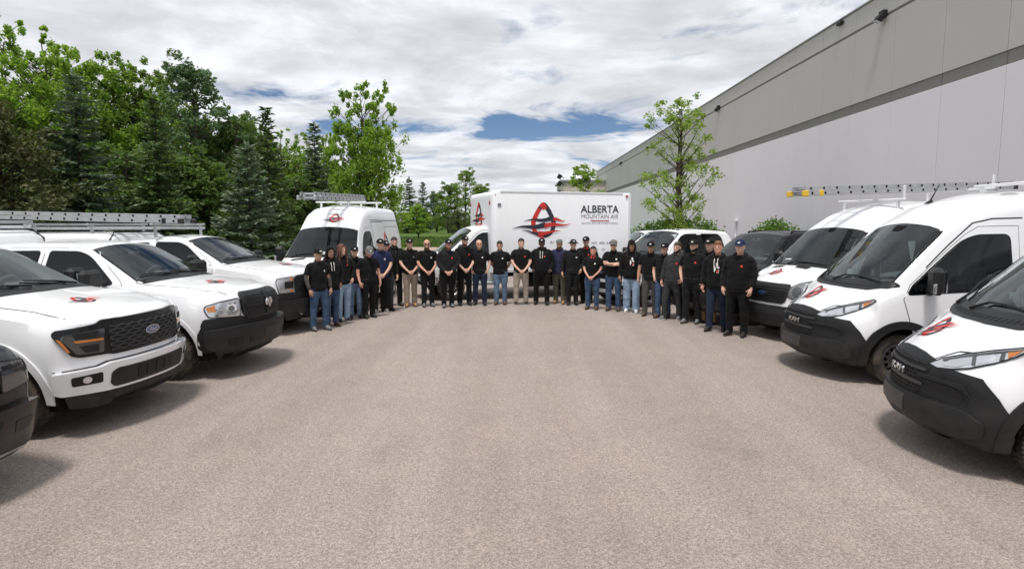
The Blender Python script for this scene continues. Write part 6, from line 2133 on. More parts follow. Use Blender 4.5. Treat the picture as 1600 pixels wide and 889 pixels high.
plain('print_white', (.75, .75, .74), .7); plain('print_red', (.55, .04, .03), .7)
plain('eye_white', (.75, .73, .70), .3); plain('eye_dark', (.02, .012, .01), .2)
plain('lips', (.36, .15, .12), .5); plain('lens_dark', (.01, .01, .012), .1); plain('lens_amber', (.35, .10, .02), .1)
def hairmat(n, c):
    plain(n, c, .55, var=.4, vscale=60, bump=.6, bscale=140)
hairmat('hair_black', (.010, .008, .007)); hairmat('hair_brown', (.045, .024, .013)); hairmat('hair_auburn', (.085, .030, .015)); hairmat('hair_ginger', (.16, .065, .025)); hairmat('hair_grey', (.18, .17, .16))
def skinmat(n, c):
    m, k, b = material(n)
    tc = k.n('ShaderNodeTexCoord')
    f = k.noise(tc.outputs['Object'], 16, 4, .6)
    k.l(k.mix(k.ramp(f, [(.3, 0), (.7, 1)]), tuple(x * .86 for x in c), (min(1, c[0] * 1.1), c[1] * 1.04, c[2])), b.inputs['Base Color'])
    b.inputs['Roughness'].default_value = .55
    b.inputs['Subsurface Weight'].default_value = .12
    b.inputs['Subsurface Radius'].default_value = (.01, .004, .002)
    MAT[n] = m
skinmat('skin_fair', (.66, .41, .31)); skinmat('skin_ruddy', (.62, .34, .25)); skinmat('skin_tan', (.50, .29, .20)); skinmat('skin_brown', (.27, .145, .09)); skinmat('skin_dark', (.13, .068, .046))

def at(px, py, z=0.0):
    """ground point seen at a pixel of the 1600-wide photograph"""
    p = radians(PITCH)
    u = (px - 800) / FOC; v = -(py - 444.5) / FOC
    d = Vector((u, cos(p) + v * sin(p), -sin(p) + v * cos(p)))
    t = (z - CAM_H) / d.z
    return d.x * t, d.y * t

def remesh(mb, voxel, smooth_it=2, name='m', ratio=None):
    me = bpy.data.meshes.new(name)
    me.from_pydata(mb.v, [], mb.f)
    fix_normals(me)
    o = bpy.data.objects.new('tmp', me); WORK.collection.objects.link(o)
    m = o.modifiers.new('r', 'REMESH'); m.mode = 'VOXEL'; m.voxel_size = voxel; m.adaptivity = 0
    if smooth_it:
        s = o.modifiers.new('s', 'SMOOTH'); s.factor = .5; s.iterations = smooth_it
    if ratio:
        d = o.modifiers.new('d', 'DECIMATE'); d.ratio = ratio
    out = apply_mods(o)
    bpy.data.objects.remove(o)
    return out

def oval(z, a, f, bk, n=16, cx=0, cy=0):
    """horizontal ring: half-width a, reach f to the front (-y), bk to the back (+y)"""
    out = []
    for j in range(n):
        t = 2 * pi * j / n
        c, s = cos(t), sin(t)
        out.append((cx + a * c, cy + (bk * s if s > 0 else f * s), z))
    return out

HEAD = [(-.004, .022, .078, -.05), (.012, .044, .094, -.012), (.045, .060, .099, .025), (.085, .068, .097, .065), (.12, .0725, .094, .085), (.155, .075, .095, .095), (.185, .070, .086, .09), (.212, .052, .062, .068), (.228, .022, .028, .03)]
def head_rings(k=1.0, z0=-1, z1=9, grow_=0.0, front=True):
    out = []
    for z, a, f, bk in HEAD:
        if z0 <= z <= z1: out.append((z, a + grow_, f + grow_, bk + grow_))
    return out

def limb(mb, pts, rad, n=10):
    """smooth tapered limb through joints"""
    P = [Vector(p) for p in pts]
    out, rr = [], []
    for i in range(len(P) - 1):
        for t in (0, .33, .66):
            out.append(P[i].lerp(P[i + 1], t)); rr.append(rad[i] + (rad[i + 1] - rad[i]) * t)
    out.append(P[-1]); rr.append(rad[-1])
    # relax the joints a little
    for _ in range(2):
        q = list(out)
        for i in range(1, len(out) - 1): q[i] = out[i] * .5 + (out[i - 1] + out[i + 1]) * .25
        out = q
    mb.tube(out, rr, n)

def hand(fing, core, w, d, nrm, s, curl=.6, k=1.0):
    """palm into the body core; five fingers as curled chains; w wrist, d pointing direction, nrm back of hand, s +1 left"""
    w, d, nrm = Vector(w), Vector(d).normalized(), Vector(nrm)
    nrm = (nrm - d * nrm.dot(d)).normalized()
    lat = d.cross(nrm) * s            # towards the thumb side
    core.tube([w - d * .02, w + d * .03, w + d * .075, w + d * .092], [(.022 * k, .026 * k), (.017 * k, .036 * k), (.015 * k, .041 * k), (.010 * k, .036 * k)] if False else [.026 * k, .031 * k, .031 * k, .022 * k], 8)
    for i, (o, ln) in enumerate(((.027, .068), (.009, .078), (-.010, .072), (-.027, .056))):
        p = w + d * .078 + lat * o * k
        c = curl * (1 + .08 * i)
        p1 = p + (d * cos(c * .5) - nrm * sin(c * .5)) * ln * .45 * k
        p2 = p1 + (d * cos(c * 1.2) - nrm * sin(c * 1.2)) * ln * .35 * k
        p3 = p2 + (d * cos(c * 1.8) - nrm * sin(c * 1.8)) * ln * .25 * k
        fing.tube([p - d * .02, p1, p2, p3], [.0095 * k, .0092 * k, .0084 * k, .006 * k], 6)
    p = w + d * .02 + lat * .022 * k
    t = (d * .75 + lat * .65 - nrm * .25).normalized()
    p1 = p + t * .045 * k; p2 = p1 + (t + d * .4).normalized() * .035 * k
    fing.tube([p - t * .015, p1, p2], [.012 * k, .0105 * k, .007 * k], 6)

ARMS = {   # elbow, wrist (for the left, +x), hand direction, back-of-hand normal, curl
    'clasp':   ((.268, -.01, 1.165), (.075, -.185, .955), (-.62, -.25, -.62), (.35, -.85, .2), .75),
    'clasp2':  ((.268, -.01, 1.165), (.070, -.215, .945), (-.62, -.15, -.62), (.35, -.85, .2), .85),
    'side':    ((.262, .035, 1.16), (.275, -.035, .905), (-.05, -.12, -1), (1, .1, 0), .5),
    'thigh':   ((.262, .035, 1.16), (.245, -.075, .905), (-.2, -.25, -1), (.6, -.7, 0), .4),
    'pocket':  ((.285, .06, 1.16), (.205, -.05, .965), (-.25, -.25, -.9), (.9, -.3, .1), .9),
    'behind':  ((.275, .09, 1.17), (.12, .185, .965), (-.7, .25, -.3), (.3, .9, .2), .8),
    'crossL':  ((.235, -.085, 1.185), (-.075, -.225, 1.20), (-1, .05, .12), (0, -1, .25), .5),
    'crossR':  ((.235, -.085, 1.185), (-.055, -.195, 1.165), (-1, .15, .25), (0, -1, .25), .6),
    'hip':     ((.31, .03, 1.17), (.20, -.09, .985), (-.35, -.2, -.85), (.8, -.5, .2), .8),
}

def person(label, px, py, h=1.78, yaw=0.0, top='polo', topc='cloth_black', legs='cloth_black', shoes='shoe_black', sole='sole_dark', arms=('clasp', 'clasp2'),
           skin='skin_fair', head='cap', hair='hair_brown', beard=None, glasses=None, build=1.0, belly=0.0, badge='print_red', capc='cloth_black', capmark=True,
           lean=0.0, turn=0.0, nod=0.0, stance=.105, sleeve=None, baggy=0.0, female=False, print_=False, strings=False, collar=None, boots=False, seed=0, stagger=0.0):
    rnd = random.Random(seed * 17 + int(px))
    yaw += rnd.uniform(-9, 9); turn += rnd.uniform(-.16, .16); stance += rnd.uniform(-.012, .028); lean += rnd.uniform(-.022, .022); stagger += rnd.uniform(-.05, .05); nod += rnd.uniform(-.04, .08)
    x, y = at(px, py)
    k = h / 1.78
    face = atan2(0 - x, 0 - y)          # towards the camera
    r = empty('person', (x, y, 0), 0)
    # local -y is the facing direction
    ang = atan2(x, -y) * 0 + math.atan2(-x, y) * -1
    r.rotation_euler = (0, 0, -math.atan2(x, y) + radians(yaw))
    tag(r, label, 'person', 'staff standing in a curved line')
    r.scale = (k, k, k)
    bw = build * 1.10
    sh = .188 * (0.5 + .5 * bw) * (.92 if female else 1)
    lz = Vector((lean, 0, 0))
    def L(p):       # lean: shear of the upper body about the hips
        p = Vector(p); f = max(0, p.z - .5)
        return p + Vector((lean * f, 0, 0))
    hz = 1.538                        # chin height
    # ---- body core: one skin from head to ankles
    core, fing = MB(), MB()
    cy, sy = cos(turn), sin(turn)
    def H(p):
        q = Vector(p) * 1.06
        yv, zv = q.y * cos(nod) - (q.z) * sin(nod), q.y * sin(nod) + q.z * cos(nod)
        q = Vector((q.x * cy - yv * sy, q.x * sy + yv * cy, zv))
        return L(q + Vector((0, -.012, hz)))
    rr = [[H(p) for p in oval(z, a, f, bk, 18)] for z, a, f, bk in head_rings()]
    core.rings(rr)
    core.rings([[H((a * .9, b * .7 + y0, z)) for a, b in ((.011, -.004), (.011, .02), (-.011, .02), (-.011, -.004))] for z, y0 in ((.082, -.112), (.09, -.118), (.105, -.112), (.128, -.10))])
    core.rings([[H(p) for p in oval(z, a, a, a, 8, 0, -.092)] for z, a in ((.028, .012), (.036, .022), (.048, .016))])
    for s in (-1, 1): core.sphere(H((s * .076, .005, .105)), (.011, .020, .031), 8, 6)
    limb(core, [L((0, .035, 1.40)), L((0, .018, 1.50)), L((0, -.002, 1.60))], [.060, .057 * (.9 if female else 1), .056], 12)
    core.rings([[L(p) for p in oval(z, a * (.45 + .5 * bw), b * .95, b * .95, 14)] for z, a, b in ((.84, .135, .09), (.95, .140, .095), (1.08, .125, .085), (1.28, .150, .10), (1.38, .14, .08), (1.44, .09, .06), (1.48, .05, .045))])
    feet = []
    for s in (-1, 1):
        st = s * stance
        fy = s * stagger
        hip = (s * .085 * bw, 0, .90); kn = (st * 1.0, -.015 + fy * .6, .49); an = (st * 1.05, .02 + fy, .075)
        limb(core, [hip, kn, an], [.080 * bw, .050, .034], 10)
        feet.append((st * 1.05, fy, s))
        el, wr, hd, nr, cu = ARMS[arms[0 if s > 0 else 1]]
        m = lambda p: Vector((p[0] * s, p[1], p[2]))
        el = m(el); wr = m(wr)
        el.x += s * (sh - .188) + s * .05 * (bw - 1); 
        if wr.x * s > .15: wr.x += s * .06 * (bw - 1) * 2
        if belly: wr.y -= belly * .5 if abs(wr.x) < .12 else 0
        ar = .92 if female else .9 + .15 * bw
        shp = L((s * sh, .015, 1.435)); el = L(el); wr = L(wr)
        limb(core, [L((s * .10, .015, 1.41)), shp + Vector((-s * .012, 0, -.01)), el, wr], [.042, .050 * ar, .041 * ar, .027 * ar], 10)
        hand(fing, core, wr, m(hd), m(nr), s, cu)
        if s > 0: armL = (shp, el, wr)
        else: armR = (shp, el, wr)
    me = remesh(core, .0115, 2, 'body', .42)
    bm = bmesh.new(); bm.from_mesh(me)
    tmp = bpy.data.meshes.new('f'); tmp.from_pydata(fing.v, [], fing.f); bm.from_mesh(tmp); bpy.data.meshes.remove(tmp)
    bm.to_mesh(me); bm.free()
    me.materials.clear(); me.materials.append(MAT[skin]); finish(me, 180)
    body = link_mesh('body', me, r)
    # ---- top
    sl = ('short' if sleeve == 'under' else sleeve) or {'polo': 'short', 'hoodie': 'long', 'jacket': 'long'}[top]
    g = MB()
    lo = .86 if top == 'polo' else .83
    hips = .178 if not female else .175
    rows = [(lo, hips * bw, .122 * bw, .118 * bw), (.95, hips * bw, .126 * bw + belly * .6, .118 * bw), (1.08, (.168 if not female else .150) * bw, .122 * bw + belly, .108 * bw), (1.20, .176 * bw * (1 if not female else .93), .126 * bw + belly * .5, .110), (1.30, .186 * bw, .132, .112), (1.39, .190 * (.5 + .5 * bw), .118, .105), (1.45, sh * .86, .085, .095), (1.487, .105, .065, .085), (1.51, .07, .058, .07)]
    ex = .008 if top == 'polo' else .02
    g.rings([[L(p) for p in oval(z, a + ex, f + ex, b2 + ex, 18, 0, .012)] for z, a, f, b2 in rows])
    for s, (a, e, w) in ((1, armL), (-1, armR)):
        a0 = L((s * .09, .015, 1.43))
        q = .0 if top == 'polo' else .012
        if sl == 'short':
            m_ = Vector(a).lerp(Vector(e), .74)
            limb(g, [a0, a, m_], [.064 + q, .072 + q, .066 + q], 12)
        else:
            limb(g, [a0, a, e, Vector(e).lerp(Vector(w), .93)], [.064 + q, .072 + q, .060 + q, .043 + q], 12)
    me = remesh(g, .0155, 2, 'shirt', .6)
    def wrinkle(me, amp, sc):
        N = [v.normal.copy() for v in me.vertices]
        for v, nv in zip(me.vertices, N):
            n1 = noise.noise(Vector((v.co.x * sc + seed * 3.1, v.co.y * sc, v.co.z * sc * 2.2)))
            n2 = noise.noise(Vector((v.co.x * sc * 2.3, v.co.y * sc * 2.3 + seed, v.co.z * sc * 4.5)))
            v.co += nv * (amp * n1 + amp * .5 * n2)
    wrinkle(me, .010, 7)
    me.materials.append(MAT[topc]); finish(me, 180)
    nm = {'polo': 'polo_shirt', 'hoodie': 'hoodie', 'jacket': 'jacket'}[top]
    shirt = link_mesh(nm, me, r)
    sb = BVHTree.FromPolygons([v.co.copy() for v in me.vertices], [tuple(p.vertices) for p in me.polygons])
    if sleeve == 'under':
        for s, (a, e, w) in ((1, armL), (-1, armR)):
            u = MB(); limb(u, [Vector(a).lerp(Vector(e), .6), e, Vector(e).lerp(Vector(w), .95)], [.052, .050, .037], 10)
            u.build('under_sleeve', MAT['cloth_grey'], r, 180)
    fchest = lambda a, b: (Vector((a, -2, b)), Vector((0, 1, 0)))
    def chest_patch(nm, poly, mat, off=.006):
        try: patch(MB(), sb, poly, fchest, off, .03, 0).build(nm, MAT[mat], shirt, 0)
        except Exception: pass
    cx = .085 + lean * .8
    if badge:
        chest_patch('shirt_badge', ellipse(cx, 1.31, .022, .024, 10), badge)
    if print_:
        for q in ([(-.02, 1.36), (.02, 1.37), (.03, 1.30), (.06, 1.27), (.03, 1.25), (0, 1.28)], [(-.05, 1.30), (-.03, 1.31), (-.01, 1.24), (-.04, 1.17), (-.05, 1.22)], [(.01, 1.22), (.05, 1.23), (.04, 1.16), (.0, 1.17)]):
            chest_patch('chest_print', [(a + .02 + lean * .8, b) for a, b in q], 'print_white')
        chest_patch('chest_print', ellipse(.04 + lean * .8, 1.20, .02, .03, 8), 'print_red', .008)
    if top == 'polo':
        c = MB()
        for s in (-1, 1):
            pl = [L((s * .012, -.088, 1.452)), L((s * .055, -.083, 1.455)), L((s * .078, -.02, 1.508)), L((s * .070, .03, 1.535)), L((s * .0, .082, 1.552)), L((0, .068, 1.575)), L((s * .055, .02, 1.562)), L((s * .058, -.03, 1.53)), L((s * .02, -.066, 1.50))]
            fsx = [tuple(range(9))]
            c.add(pl, fsx)
        cm = c.mesh('collar', [MAT[collar or topc]], 180)
        co = link_mesh('collar', cm, shirt)
        sm = co.modifiers.new('s', 'SOLIDIFY'); sm.thickness = .008; sm.offset = 0
        chest_patch('placket', strip((0 + lean * .9, 1.33), (0 + lean * .95, 1.45), .022), topc, .006)
    else:
        c = MB()
        if top == 'hoodie':
            pts = [L(p) for p in ((-.085, -.06, 1.475), (-.108, .0, 1.50), (-.09, .075, 1.515), (0, .112, 1.505), (.09, .075, 1.515), (.108, .0, 1.50), (.085, -.06, 1.475), (.02, -.088, 1.445), (-.02, -.088, 1.445), (-.085, -.06, 1.475))]
            c.tube(pts, [.028, .034, .042, .052, .042, .034, .028, .02, .02, .028], 8)
            c.build('hood', MAT[topc], shirt, 180)
            chest_patch('pouch_pocket', rounded([(-.10, 1.06), (.10, 1.06), (.145, .93), (.145, .90), (-.145, .90), (-.145, .93)], .02), topc, .011)
        else:
            c.tube([L(p) for p in ((-.02, -.078, 1.47), (-.075, -.045, 1.505), (-.085, .03, 1.53), (0, .085, 1.545), (.085, .03, 1.53), (.075, -.045, 1.505), (.02, -.078, 1.47))], .026, 8)
            c.build('collar', MAT[collar or topc], shirt, 180)
            chest_patch('zip', strip((0 + lean * .5, .88), (0 + lean * .95, 1.45), .010), 'cloth_grey', .008)
    if strings:
        for s in (-1, 1): chest_patch('drawstring', strip((s * .028 + lean * .8, 1.26), (s * .032 + lean * .9, 1.45), .012), 'print_white', .012)
    # ---- trousers
    g = MB()
    g.rings([oval(z, a * bw, f * bw, b2 * bw, 16, 0, .008) for z, a, f, b2 in ((1.00, .160, .112, .102), (.95, .170, .118, .112), (.88, .178, .118, .118), (.82, .165, .108, .108), (.78, .10, .08, .08))])
    for s in (-1, 1):
        st = s * stance; fy = s * stagger
        limb(g, [(s * .085 * bw, .005, .92), (s * .092 * bw, 0, .80), (st * 1.0, -.012 + fy * .6, .49), (st * 1.04, .012 + fy * .9, .22), (st * 1.05, .015 + fy, .055)], [.096 * bw, .099 * bw, .076 + baggy, .070 + baggy * 1.3, .068 + baggy * 1.2], 12)
    me = remesh(g, .0155, 2, 'trousers', .6)
    N = [v.normal.copy() for v in me.vertices]
    for v, nv in zip(me.vertices, N):
        z = v.co.z
        a = .007 + .007 * smoothstep(.35, .08, z)
        v.co += nv * a * noise.noise(Vector((v.co.x * 6 + seed, v.co.y * 6, z * 22)))
    me.materials.append(MAT[legs]); finish(me, 180)
    link_mesh('trousers', me, r)
    if legs.startswith('cloth') or legs in ('khaki', 'beige', 'olive', 'tan') or 'denim' in legs:
        b = MB(); b.rings([[(p[0], p[1], p[2]) for p in oval(z, .180 * bw, .130 * bw, .120 * bw, 16, 0, .01)] for z in (.955, .985)], 0, False); b.build('belt', MAT['shoe_black'], r, 180)
    # ---- shoes
    for (fx, fy, s) in feet:
        c = MB(); q = s * .16
        def foot(z, wd, f, bk, yo=0): 
            out = []
            for p in oval(0, wd, f, bk, 14):
                v = Vector(p); yy = v.y
                out.append((fx + v.x * (1.08 if yy < -.08 else 1) + q * max(0, -yy) * .9, fy + yy + yo, z))
            return out
        c.rings([foot(0, .040, .165, .075), foot(.012, .047, .178, .082), foot(.026, .047, .178, .082)], 1)
        c.rings([foot(.026, .045, .174, .079), foot(.055, .044, .165, .076), foot(.082, .040, .105, .072), foot(.105, .038, .050, .066), foot(.20 if boots else .125, .042 if boots else .036, .040 if boots else .030, .060, .01)], 0)
        c.build('boot' if boots else 'shoe', [MAT[shoes], MAT[sole]], r, 180)
    # ---- face, hair, headgear
    def shell(name, rows, mat, n=18, a0=0, a1=2 * pi, cap=True):
        c = MB(); R = []
        for z, a, f, bk in rows: R.append([H(p) for p in oval(z, a, f, bk, n)])
        c.rings(R, 0, cap)
        return c.build(name, MAT[mat], r, 180)
    for s in (-1, 1):
        e = MB(); e.sphere(H((s * .030, -.0855, .122)), (.011, .006, .006), 8, 5); e.build('eye', MAT['eye_white'], body, 180)
        e = MB(); e.sphere(H((s * .030, -.0905, .122)), (.005, .003, .005), 6, 4); e.build('pupil', MAT['eye_dark'], body, 180)
        e = MB(); e.tube([H((s * .014, -.0955, .138)), H((s * .032, -.0945, .143)), H((s * .048, -.083, .137))], [.004, .005, .003], 5); e.build('eyebrow', MAT[hair], body, 180)
    e = MB(); e.tube([H((-.024, -.089, .050)), H((-.010, -.097, .051)), H((.010, -.097, .051)), H((.024, -.089, .050))], [.003, .006, .006, .003], 5); e.build('mouth', MAT['lips'], body, 180)
    if beard:
        c = MB(); R = []
        for z, a, f, bk in ((-.010, .026, .084, -.04), (.006, .048, .0985, .0), (.026, .060, .1025, .006), (.045, .0655, .0995, .002), (.062, .0685, .083, -.004), (.085, .0715, .045, -.012)):
            R.append([H(p) for p in oval(z, a, f, bk, 18)])
        c.rings(R, 0, False)
        c.build('beard', MAT[beard], body, 180)
    if head in ('cap', 'hat', 'beanie'):
        grow_ = .012
        rows = [(.150, .0765 + grow_, .099 + grow_, .096 + grow_), (.17, .0765 + grow_, .099 + grow_, .097 + grow_), (.195, .071 + grow_, .090 + grow_, .092 + grow_), (.22, .058 + grow_, .070 + grow_, .076 + grow_), (.24, .034 + grow_, .042 + grow_, .046 + grow_), (.248, .004, .005, .005)]
        cp = shell('cap' if head != 'hat' else 'bucket_hat', rows, capc)
        if head == 'cap':
            c = MB()
            n = 12; top_, bot = [], []
            inner, outer = [], []
            for j in range(n + 1):
                t = pi * (j / n) * .80 + pi * .10
                cxx, cyy = cos(t), sin(t)
                inner.append(H((cxx * .088, -cyy * .108, .158)))
                outer.append(H((cxx * .080, -.055 - cyy * .125, .158 - .012 * (1 - abs(cxx)) - .014 * abs(cxx))))
            V = inner + outer
            F = [(j, j + 1, n + 2 + j, n + 1 + j) for j in range(n)]
            c.add(V, F)
            br = c.build('brim', MAT[capc], cp, 180)
            sm = br.modifiers.new('s', 'SOLIDIFY'); sm.thickness = .006; sm.offset = 0
            if capmark:
                c = MB(); c.box(H((0, -.1055, .192)), (.042, .012, .024), 0, Matrix.Rotation(-.28, 3, 'X')); c.build('cap_badge', MAT['print_white'], cp)
        elif head == 'hat':
            c = MB(); R = [[H(p) for p in oval(z, .088 + d, .11 + d, .108 + d, 20)] for z, d in ((.168, 0), (.155, .025), (.138, .055))]
            c.rings(R, 0, False); br = c.build('brim', MAT[capc], cp, 180)
            sm = br.modifiers.new('s', 'SOLIDIFY'); sm.thickness = .006
            c = MB(); c.box(H((0, -.1075, .195)), (.05, .012, .022), 0, Matrix.Rotation(-.28, 3, 'X')); c.build('cap_badge', MAT['print_white'], cp)
        if hair and head != 'bald':
            c = MB(); R = []
            for z, a, f, bk in ((.06, .060, -.03, .078), (.10, .0735, -.012, .092), (.15, .0785, .0, .101)):
                R.append([H((p[0], max(p[1], -f) if p[1] < -f else p[1], z)) for p in oval(z, a, .02, bk, 16)])
            c.rings(R); c.build('hair', MAT[hair], r, 180)
    elif head == 'short':
        c = MB()
        rows = [(.085, .074, -.01, .088), (.12, .078, .0, .096), (.155, .0805, .04, .104), (.178, .0795, .098, .105), (.205, .068, .086, .094), (.232, .048, .064, .066), (.246, .02, .03, .03)]
        R = [[H((p[0], p[1] + (.0 if p[1] > 0 else 0), z)) for p in oval(z, a, f, bk, 18)] for z, a, f, bk in rows]
        for ring in R:
            for i in range(len(ring)): ring[i] = ring[i] + Vector((rnd.uniform(-.003, .003), rnd.uniform(-.003, .003), rnd.uniform(-.004, .004)))
        c.rings(R); c.build('hair', MAT[hair], r, 180)
    if head == 'long' or female == 'long':
        c = MB()
        rows = [(-.30, .085, -.05, .11), (-.22, .115, -.035, .125), (-.10, .118, -.02, .12), (.0, .100, -.005, .115), (.08, .088, .02, .11), (.14, .084, .045, .108), (.185, .080, .098, .104), (.22, .060, .070, .080), (.246, .02, .03, .03)]
        if head == 'cap': rows = rows[:6]
        R = []
        for z, a, f, bk in rows:
            ring = []
            for p in oval(z, a, f, bk, 20): ring.append(H((p[0] + rnd.uniform(-.004, .004), p[1], z)) if z > -.05 else L(Vector((p[0] + rnd.uniform(-.006, .006), p[1], z + hz))))
            R.append(ring)
        c.rings(R); c.build('long_hair', MAT[hair], r, 180)
        # two front locks framing the face
        for s in (-1, 1):
            c = MB(); c.tube([H((s * .060, -.070, .20)), H((s * .082, -.060, .10)), H((s * .088, -.055, .0)), L((s * .10, -.085, hz - .14)), L((s * .095, -.115, hz - .26))], [.018, .024, .026, .026, .010], 8); c.build('lock', MAT[hair], r, 180)
    if head == 'hood':
        c = MB(); R = []
        for z, a, f, bk in ((-.06, .11, .02, .12), (.02, .105, .03, .125), (.10, .100, .055, .125), (.17, .098, .085, .125), (.215, .080, .085, .105), (.25, .04, .05, .06), (.258, .005, .005, .005)):
            R.append([H(p) for p in oval(z, a, f, bk, 18)])
        c.rings(R); c.build('raised_hood', MAT[topc], shirt, 180)
    if glasses:
        c = MB()
        for s in (-1, 1):
            c.box(H((s * .031, -.105, .122)), (.046, .006, .028), 0, None, bev=.003)
            c.tube([H((s * .055, -.100, .126)), H((s * .078, -.02, .122))], .003, 4)
        c.tube([H((-.01, -.108, .124)), H((.01, -.108, .124))], .003, 4)
        c.build('glasses', MAT[glasses], r)
    return r
# ------------------------------------------------------------------ the staff, left to right along the curve
P = person
P('person at the left end of the line, grey undersleeves below a black polo, blue jeans', 500, 516, 1.68, 25, arms=('thigh', 'thigh'), sleeve='under', legs='denim', shoes='shoe_grey', skin='skin_tan', badge='print_white', seed=1, turn=-.1)
P('person in a raised black hood and black hoodie with white cords, brown tall boots', 519, 510, 1.70, 25, 'hoodie', arms=('pocket', 'side'), legs='denim', shoes='shoe_brown', skin='skin_brown', head='hood', hair='hair_black', strings=True, boots=True, badge=None, female=True, seed=2)
P('woman with long auburn hair, black top and pale blue jeans', 537, 503, 1.74, 22, arms=('hip', 'side'), sleeve='long', legs='denim_light', sole='sole_white', head='long', hair='hair_auburn', female=True, seed=3, turn=.15)
P('person in black cap, black polo and mid-blue jeans beside the auburn-haired woman', 556, 497, 1.68, 20, arms=('side', 'pocket'), legs='denim_mid', badge='print_white', seed=4, nod=.12)
P('person with bowed head under a grey cap, black polo and black trousers', 577, 496.5, 1.68, 22, arms=('side', 'thigh'), capc='cap_grey', skin='skin_ruddy', badge=None, seed=5, nod=.45, build=1.05)
P('person in a navy blue polo with hands clasped, grey shoes', 595, 489, 1.82, 18, topc='cloth_navy', shoes='shoe_grey', sole='sole_white', badge='print_white', seed=6, build=1.03)
P('person with black cap and charcoal jeans, just right of the navy polo', 605, 485.5, 1.77, 16, arms=('side', 'side'), sleeve='long', legs='cloth_charcoal', badge='print_white', seed=7, glasses='lens_dark')
P('dark-haired bearded person in a black zipped jacket and black trousers, hands at sides', 617, 478, 1.84, 14, 'jacket', arms=('side', 'side'), head='short', hair='hair_black', beard='hair_black', badge='print_white', seed=8)
P('person in khaki trousers and tan work boots, black cap, hands clasped', 642, 479, 1.80, 8, legs='khaki', shoes='shoe_tan', badge='decal_grey', seed=9)
P('bald bearded person with glasses, black polo and black trousers, hands clasped low', 669, 479, 1.78, 8, head='bald', hair='hair_brown', beard='hair_brown', glasses='lens_dark', skin='skin_ruddy', legs='cloth_black2', shoes='shoe_grey', badge='print_white', seed=10)
P('stocky person in black long-sleeved shirt with red chest badge, black cap, hands clasped', 700, 480, 1.78, 6, sleeve='long', topc='cloth_black2', skin='skin_ruddy', beard='hair_ginger', build=1.12, shoes='shoe_grey', seed=11)
P('tall bearded person in black polo and black cap in front of the truck cab door', 726, 477, 1.87, 5, beard='hair_brown', skin='skin_fair', seed=12, build=.96)
P('bald person in amber glasses with thumbs in the pockets of navy jeans', 750, 476.5, 1.77, 3, arms=('pocket', 'pocket'), head='bald', hair='hair_brown', glasses='lens_amber', legs='cloth_darkdenim', badge='print_white', seed=13)
P('dark-haired person in faded blue jeans with hands behind the back', 782, 476, 1.73, 0, arms=('behind', 'behind'), head='short', hair='hair_black', skin='skin_tan', legs='denim_mid', shoes='shoe_brown', badge='print_white', seed=14, build=1.04, collar='cloth_navy')
P('dark-haired person in beige trousers and black and white sneakers, hands clasped', 814, 476.5, 1.80, 0, head='short', hair='hair_black', legs='beige', shoes='shoe_black', sole='sole_white', seed=15)
P('large person in black hoodie with white drawstrings and black cap, arms at sides', 846, 476, 1.80, 0, 'hoodie', arms=('pocket', 'pocket'), skin='skin_dark', hair='hair_black', strings=True, build=1.15, shoes='shoe_black', seed=16, stance=.125, belly=.02)
P('person in purple-blue jacket and olive trousers, grey cap and tan shoes', 874, 474.5, 1.77, -3, 'jacket', topc='cloth_purple', arms=('side', 'side'), legs='olive', shoes='shoe_tan', capc='cap_grey', skin='skin_ruddy', beard='hair_ginger', badge=None, capmark=False, seed=17)
P('person in black wide-brimmed bucket hat, black long-sleeved polo and black trousers', 894, 476.5, 1.77, -4, arms=('pocket', 'side'), sleeve='long', topc='cloth_black2', head='hat', badge='print_white', seed=18, legs='cloth_black2')
P('tall person in dark cap standing behind the short person in jeans', 916, 474, 1.84, -5, arms=('side', 'side'), skin='skin_tan', build=1.12, seed=19, collar='print_red')
P('short person with slicked dark hair, black polo with red collar, hands clasped over jeans', 925, 483.5, 1.62, -5, legs='denim', head='short', hair='hair_black', skin='skin_ruddy', shoes='shoe_brown', build=1.10, badge='print_white', seed=20, female=True, collar='print_red')
P('person in grey cap and glasses with folded arms and blue jeans', 958, 485.5, 1.79, -7, arms=('crossL', 'crossR'), capc='cap_grey', glasses='lens_dark', legs='denim', shoes='shoe_brown', badge='print_white', capmark=False, seed=21, build=1.03)
P('woman with long black hair under a cap, white-printed hoodie, baggy pale jeans, white sneakers', 986, 488, 1.79, -10, 'hoodie', arms=('pocket', 'side'), legs='denim_light', shoes='shoe_white', sole='sole_white', skin='skin_tan', hair='hair_black', female='long', print_=True, baggy=.018, badge=None, capmark=False, seed=22)
P('person in black cap, black polo and dark grey trousers with one hand in a pocket', 1015, 493.5, 1.77, -16, arms=('pocket', 'side'), legs='cloth_grey', shoes='shoe_brown', skin='skin_tan', badge='print_white', seed=23, stagger=.05)
P('person in black cap and dark blue jeans with brown shoes, right of the grey trousers', 1035, 496.5, 1.74, -18, arms=('pocket', 'pocket'), legs='denim', shoes='shoe_brown', badge='print_white', seed=24, stagger=.06)
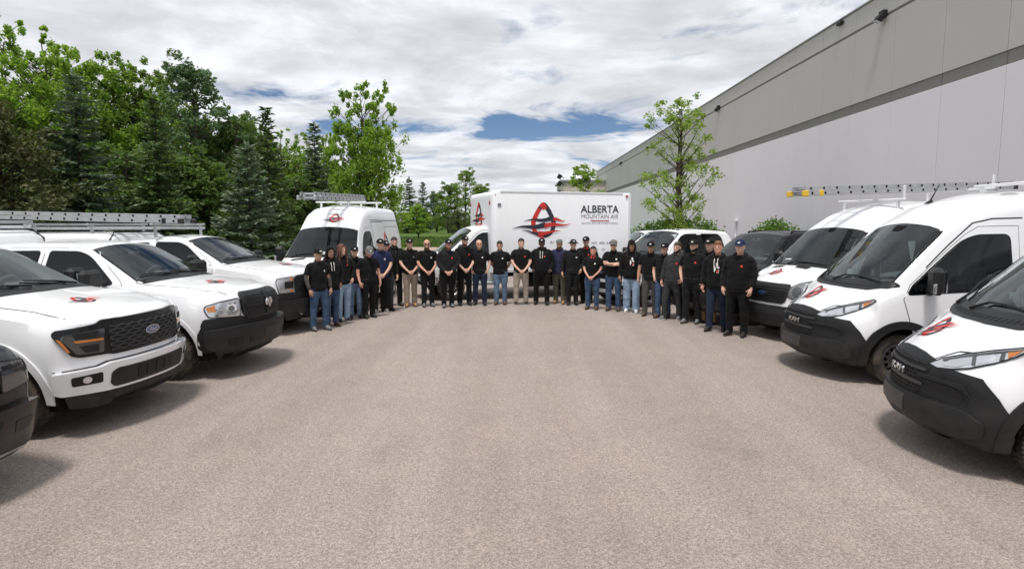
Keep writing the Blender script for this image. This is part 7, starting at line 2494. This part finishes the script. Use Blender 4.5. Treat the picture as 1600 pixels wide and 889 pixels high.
P('bearded person in charcoal hooded jacket and cargo trousers, leaning, white and grey sneakers', 1049, 500, 1.78, -20, 'hoodie', topc='cloth_charcoal', arms=('pocket', 'side'), legs='cloth_charcoal', shoes='shoe_grey', sole='sole_white', head='short', hair='hair_brown', beard='hair_black', lean=.10, seed=25, stance=.13, stagger=.08)
P('broad dark-bearded person in black cap and black polo, black trousers and grey boots', 1080, 505, 1.84, -24, arms=('thigh', 'pocket'), beard='hair_black', hair='hair_black', shoes='shoe_grey', build=1.13, seed=26, legs='cloth_black2', stagger=.08, boots=True)
P('person in tan trousers and blue shoes half hidden behind the brown-haired man in a hoodie', 1105, 506, 1.86, -22, legs='tan', shoes='cloth_navy', arms=('side', 'side'), hair='hair_brown', badge=None, seed=27)
P('short brown-haired person in black hoodie with white chest print and dark jeans', 1119, 517, 1.84, -26, 'hoodie', arms=('pocket', 'side'), legs='cloth_darkdenim', shoes='shoe_black', head='short', hair='hair_ginger', skin='skin_ruddy', print_=True, strings=True, badge=None, seed=28, stagger=.05, turn=.3)
P('tall person at the right end of the line, navy cap, black hoodie and trousers', 1150, 525, 1.88, -28, 'hoodie', arms=('thigh', 'thigh'), capc='cloth_navy', skin='skin_fair', hair='hair_brown', seed=29, build=1.04, stagger=.05)
# ------------------------------------------------------------------ ladders and racks
roof_crossbars(van_right, bvr, (-2.5, -4.8), .62, (.10, .25), 'rack_white')
roof_crossbars(v1, bv1, (-3.2, -5.0), .62, .12, 'rack_white')
roof_crossbars(van_left, bvl, (-2.8, -4.6), .55, .10, 'rack_white', False)
ladder('extension_ladder', 'long aluminium ladder with yellow end caps, carried above the right-hand vans', (5.41, 11.60, 2.76), (10.76, 13.22, 2.98))
ladder('extension_ladder', 'long aluminium double ladder on the rack of the third pickup, front of the trees', (-6.62, 12.42, 2.245), (-11.1, 12.95, 2.34), cap='black_plastic')
ladder('extension_ladder', 'second aluminium ladder lying beside it on the pickup rack, nearer the trees', (-7.2, 13.05, 2.245), (-10.6, 13.46, 2.32), cap='black_plastic')
ladder('extension_ladder', 'aluminium ladder on the roof of the white van facing the camera', (-4.78, 14.1, 2.80), (-4.60, 18.3, 2.93), cap='aluminium')
# the scratch scene is empty now
bpy.data.scenes.remove(WORK)
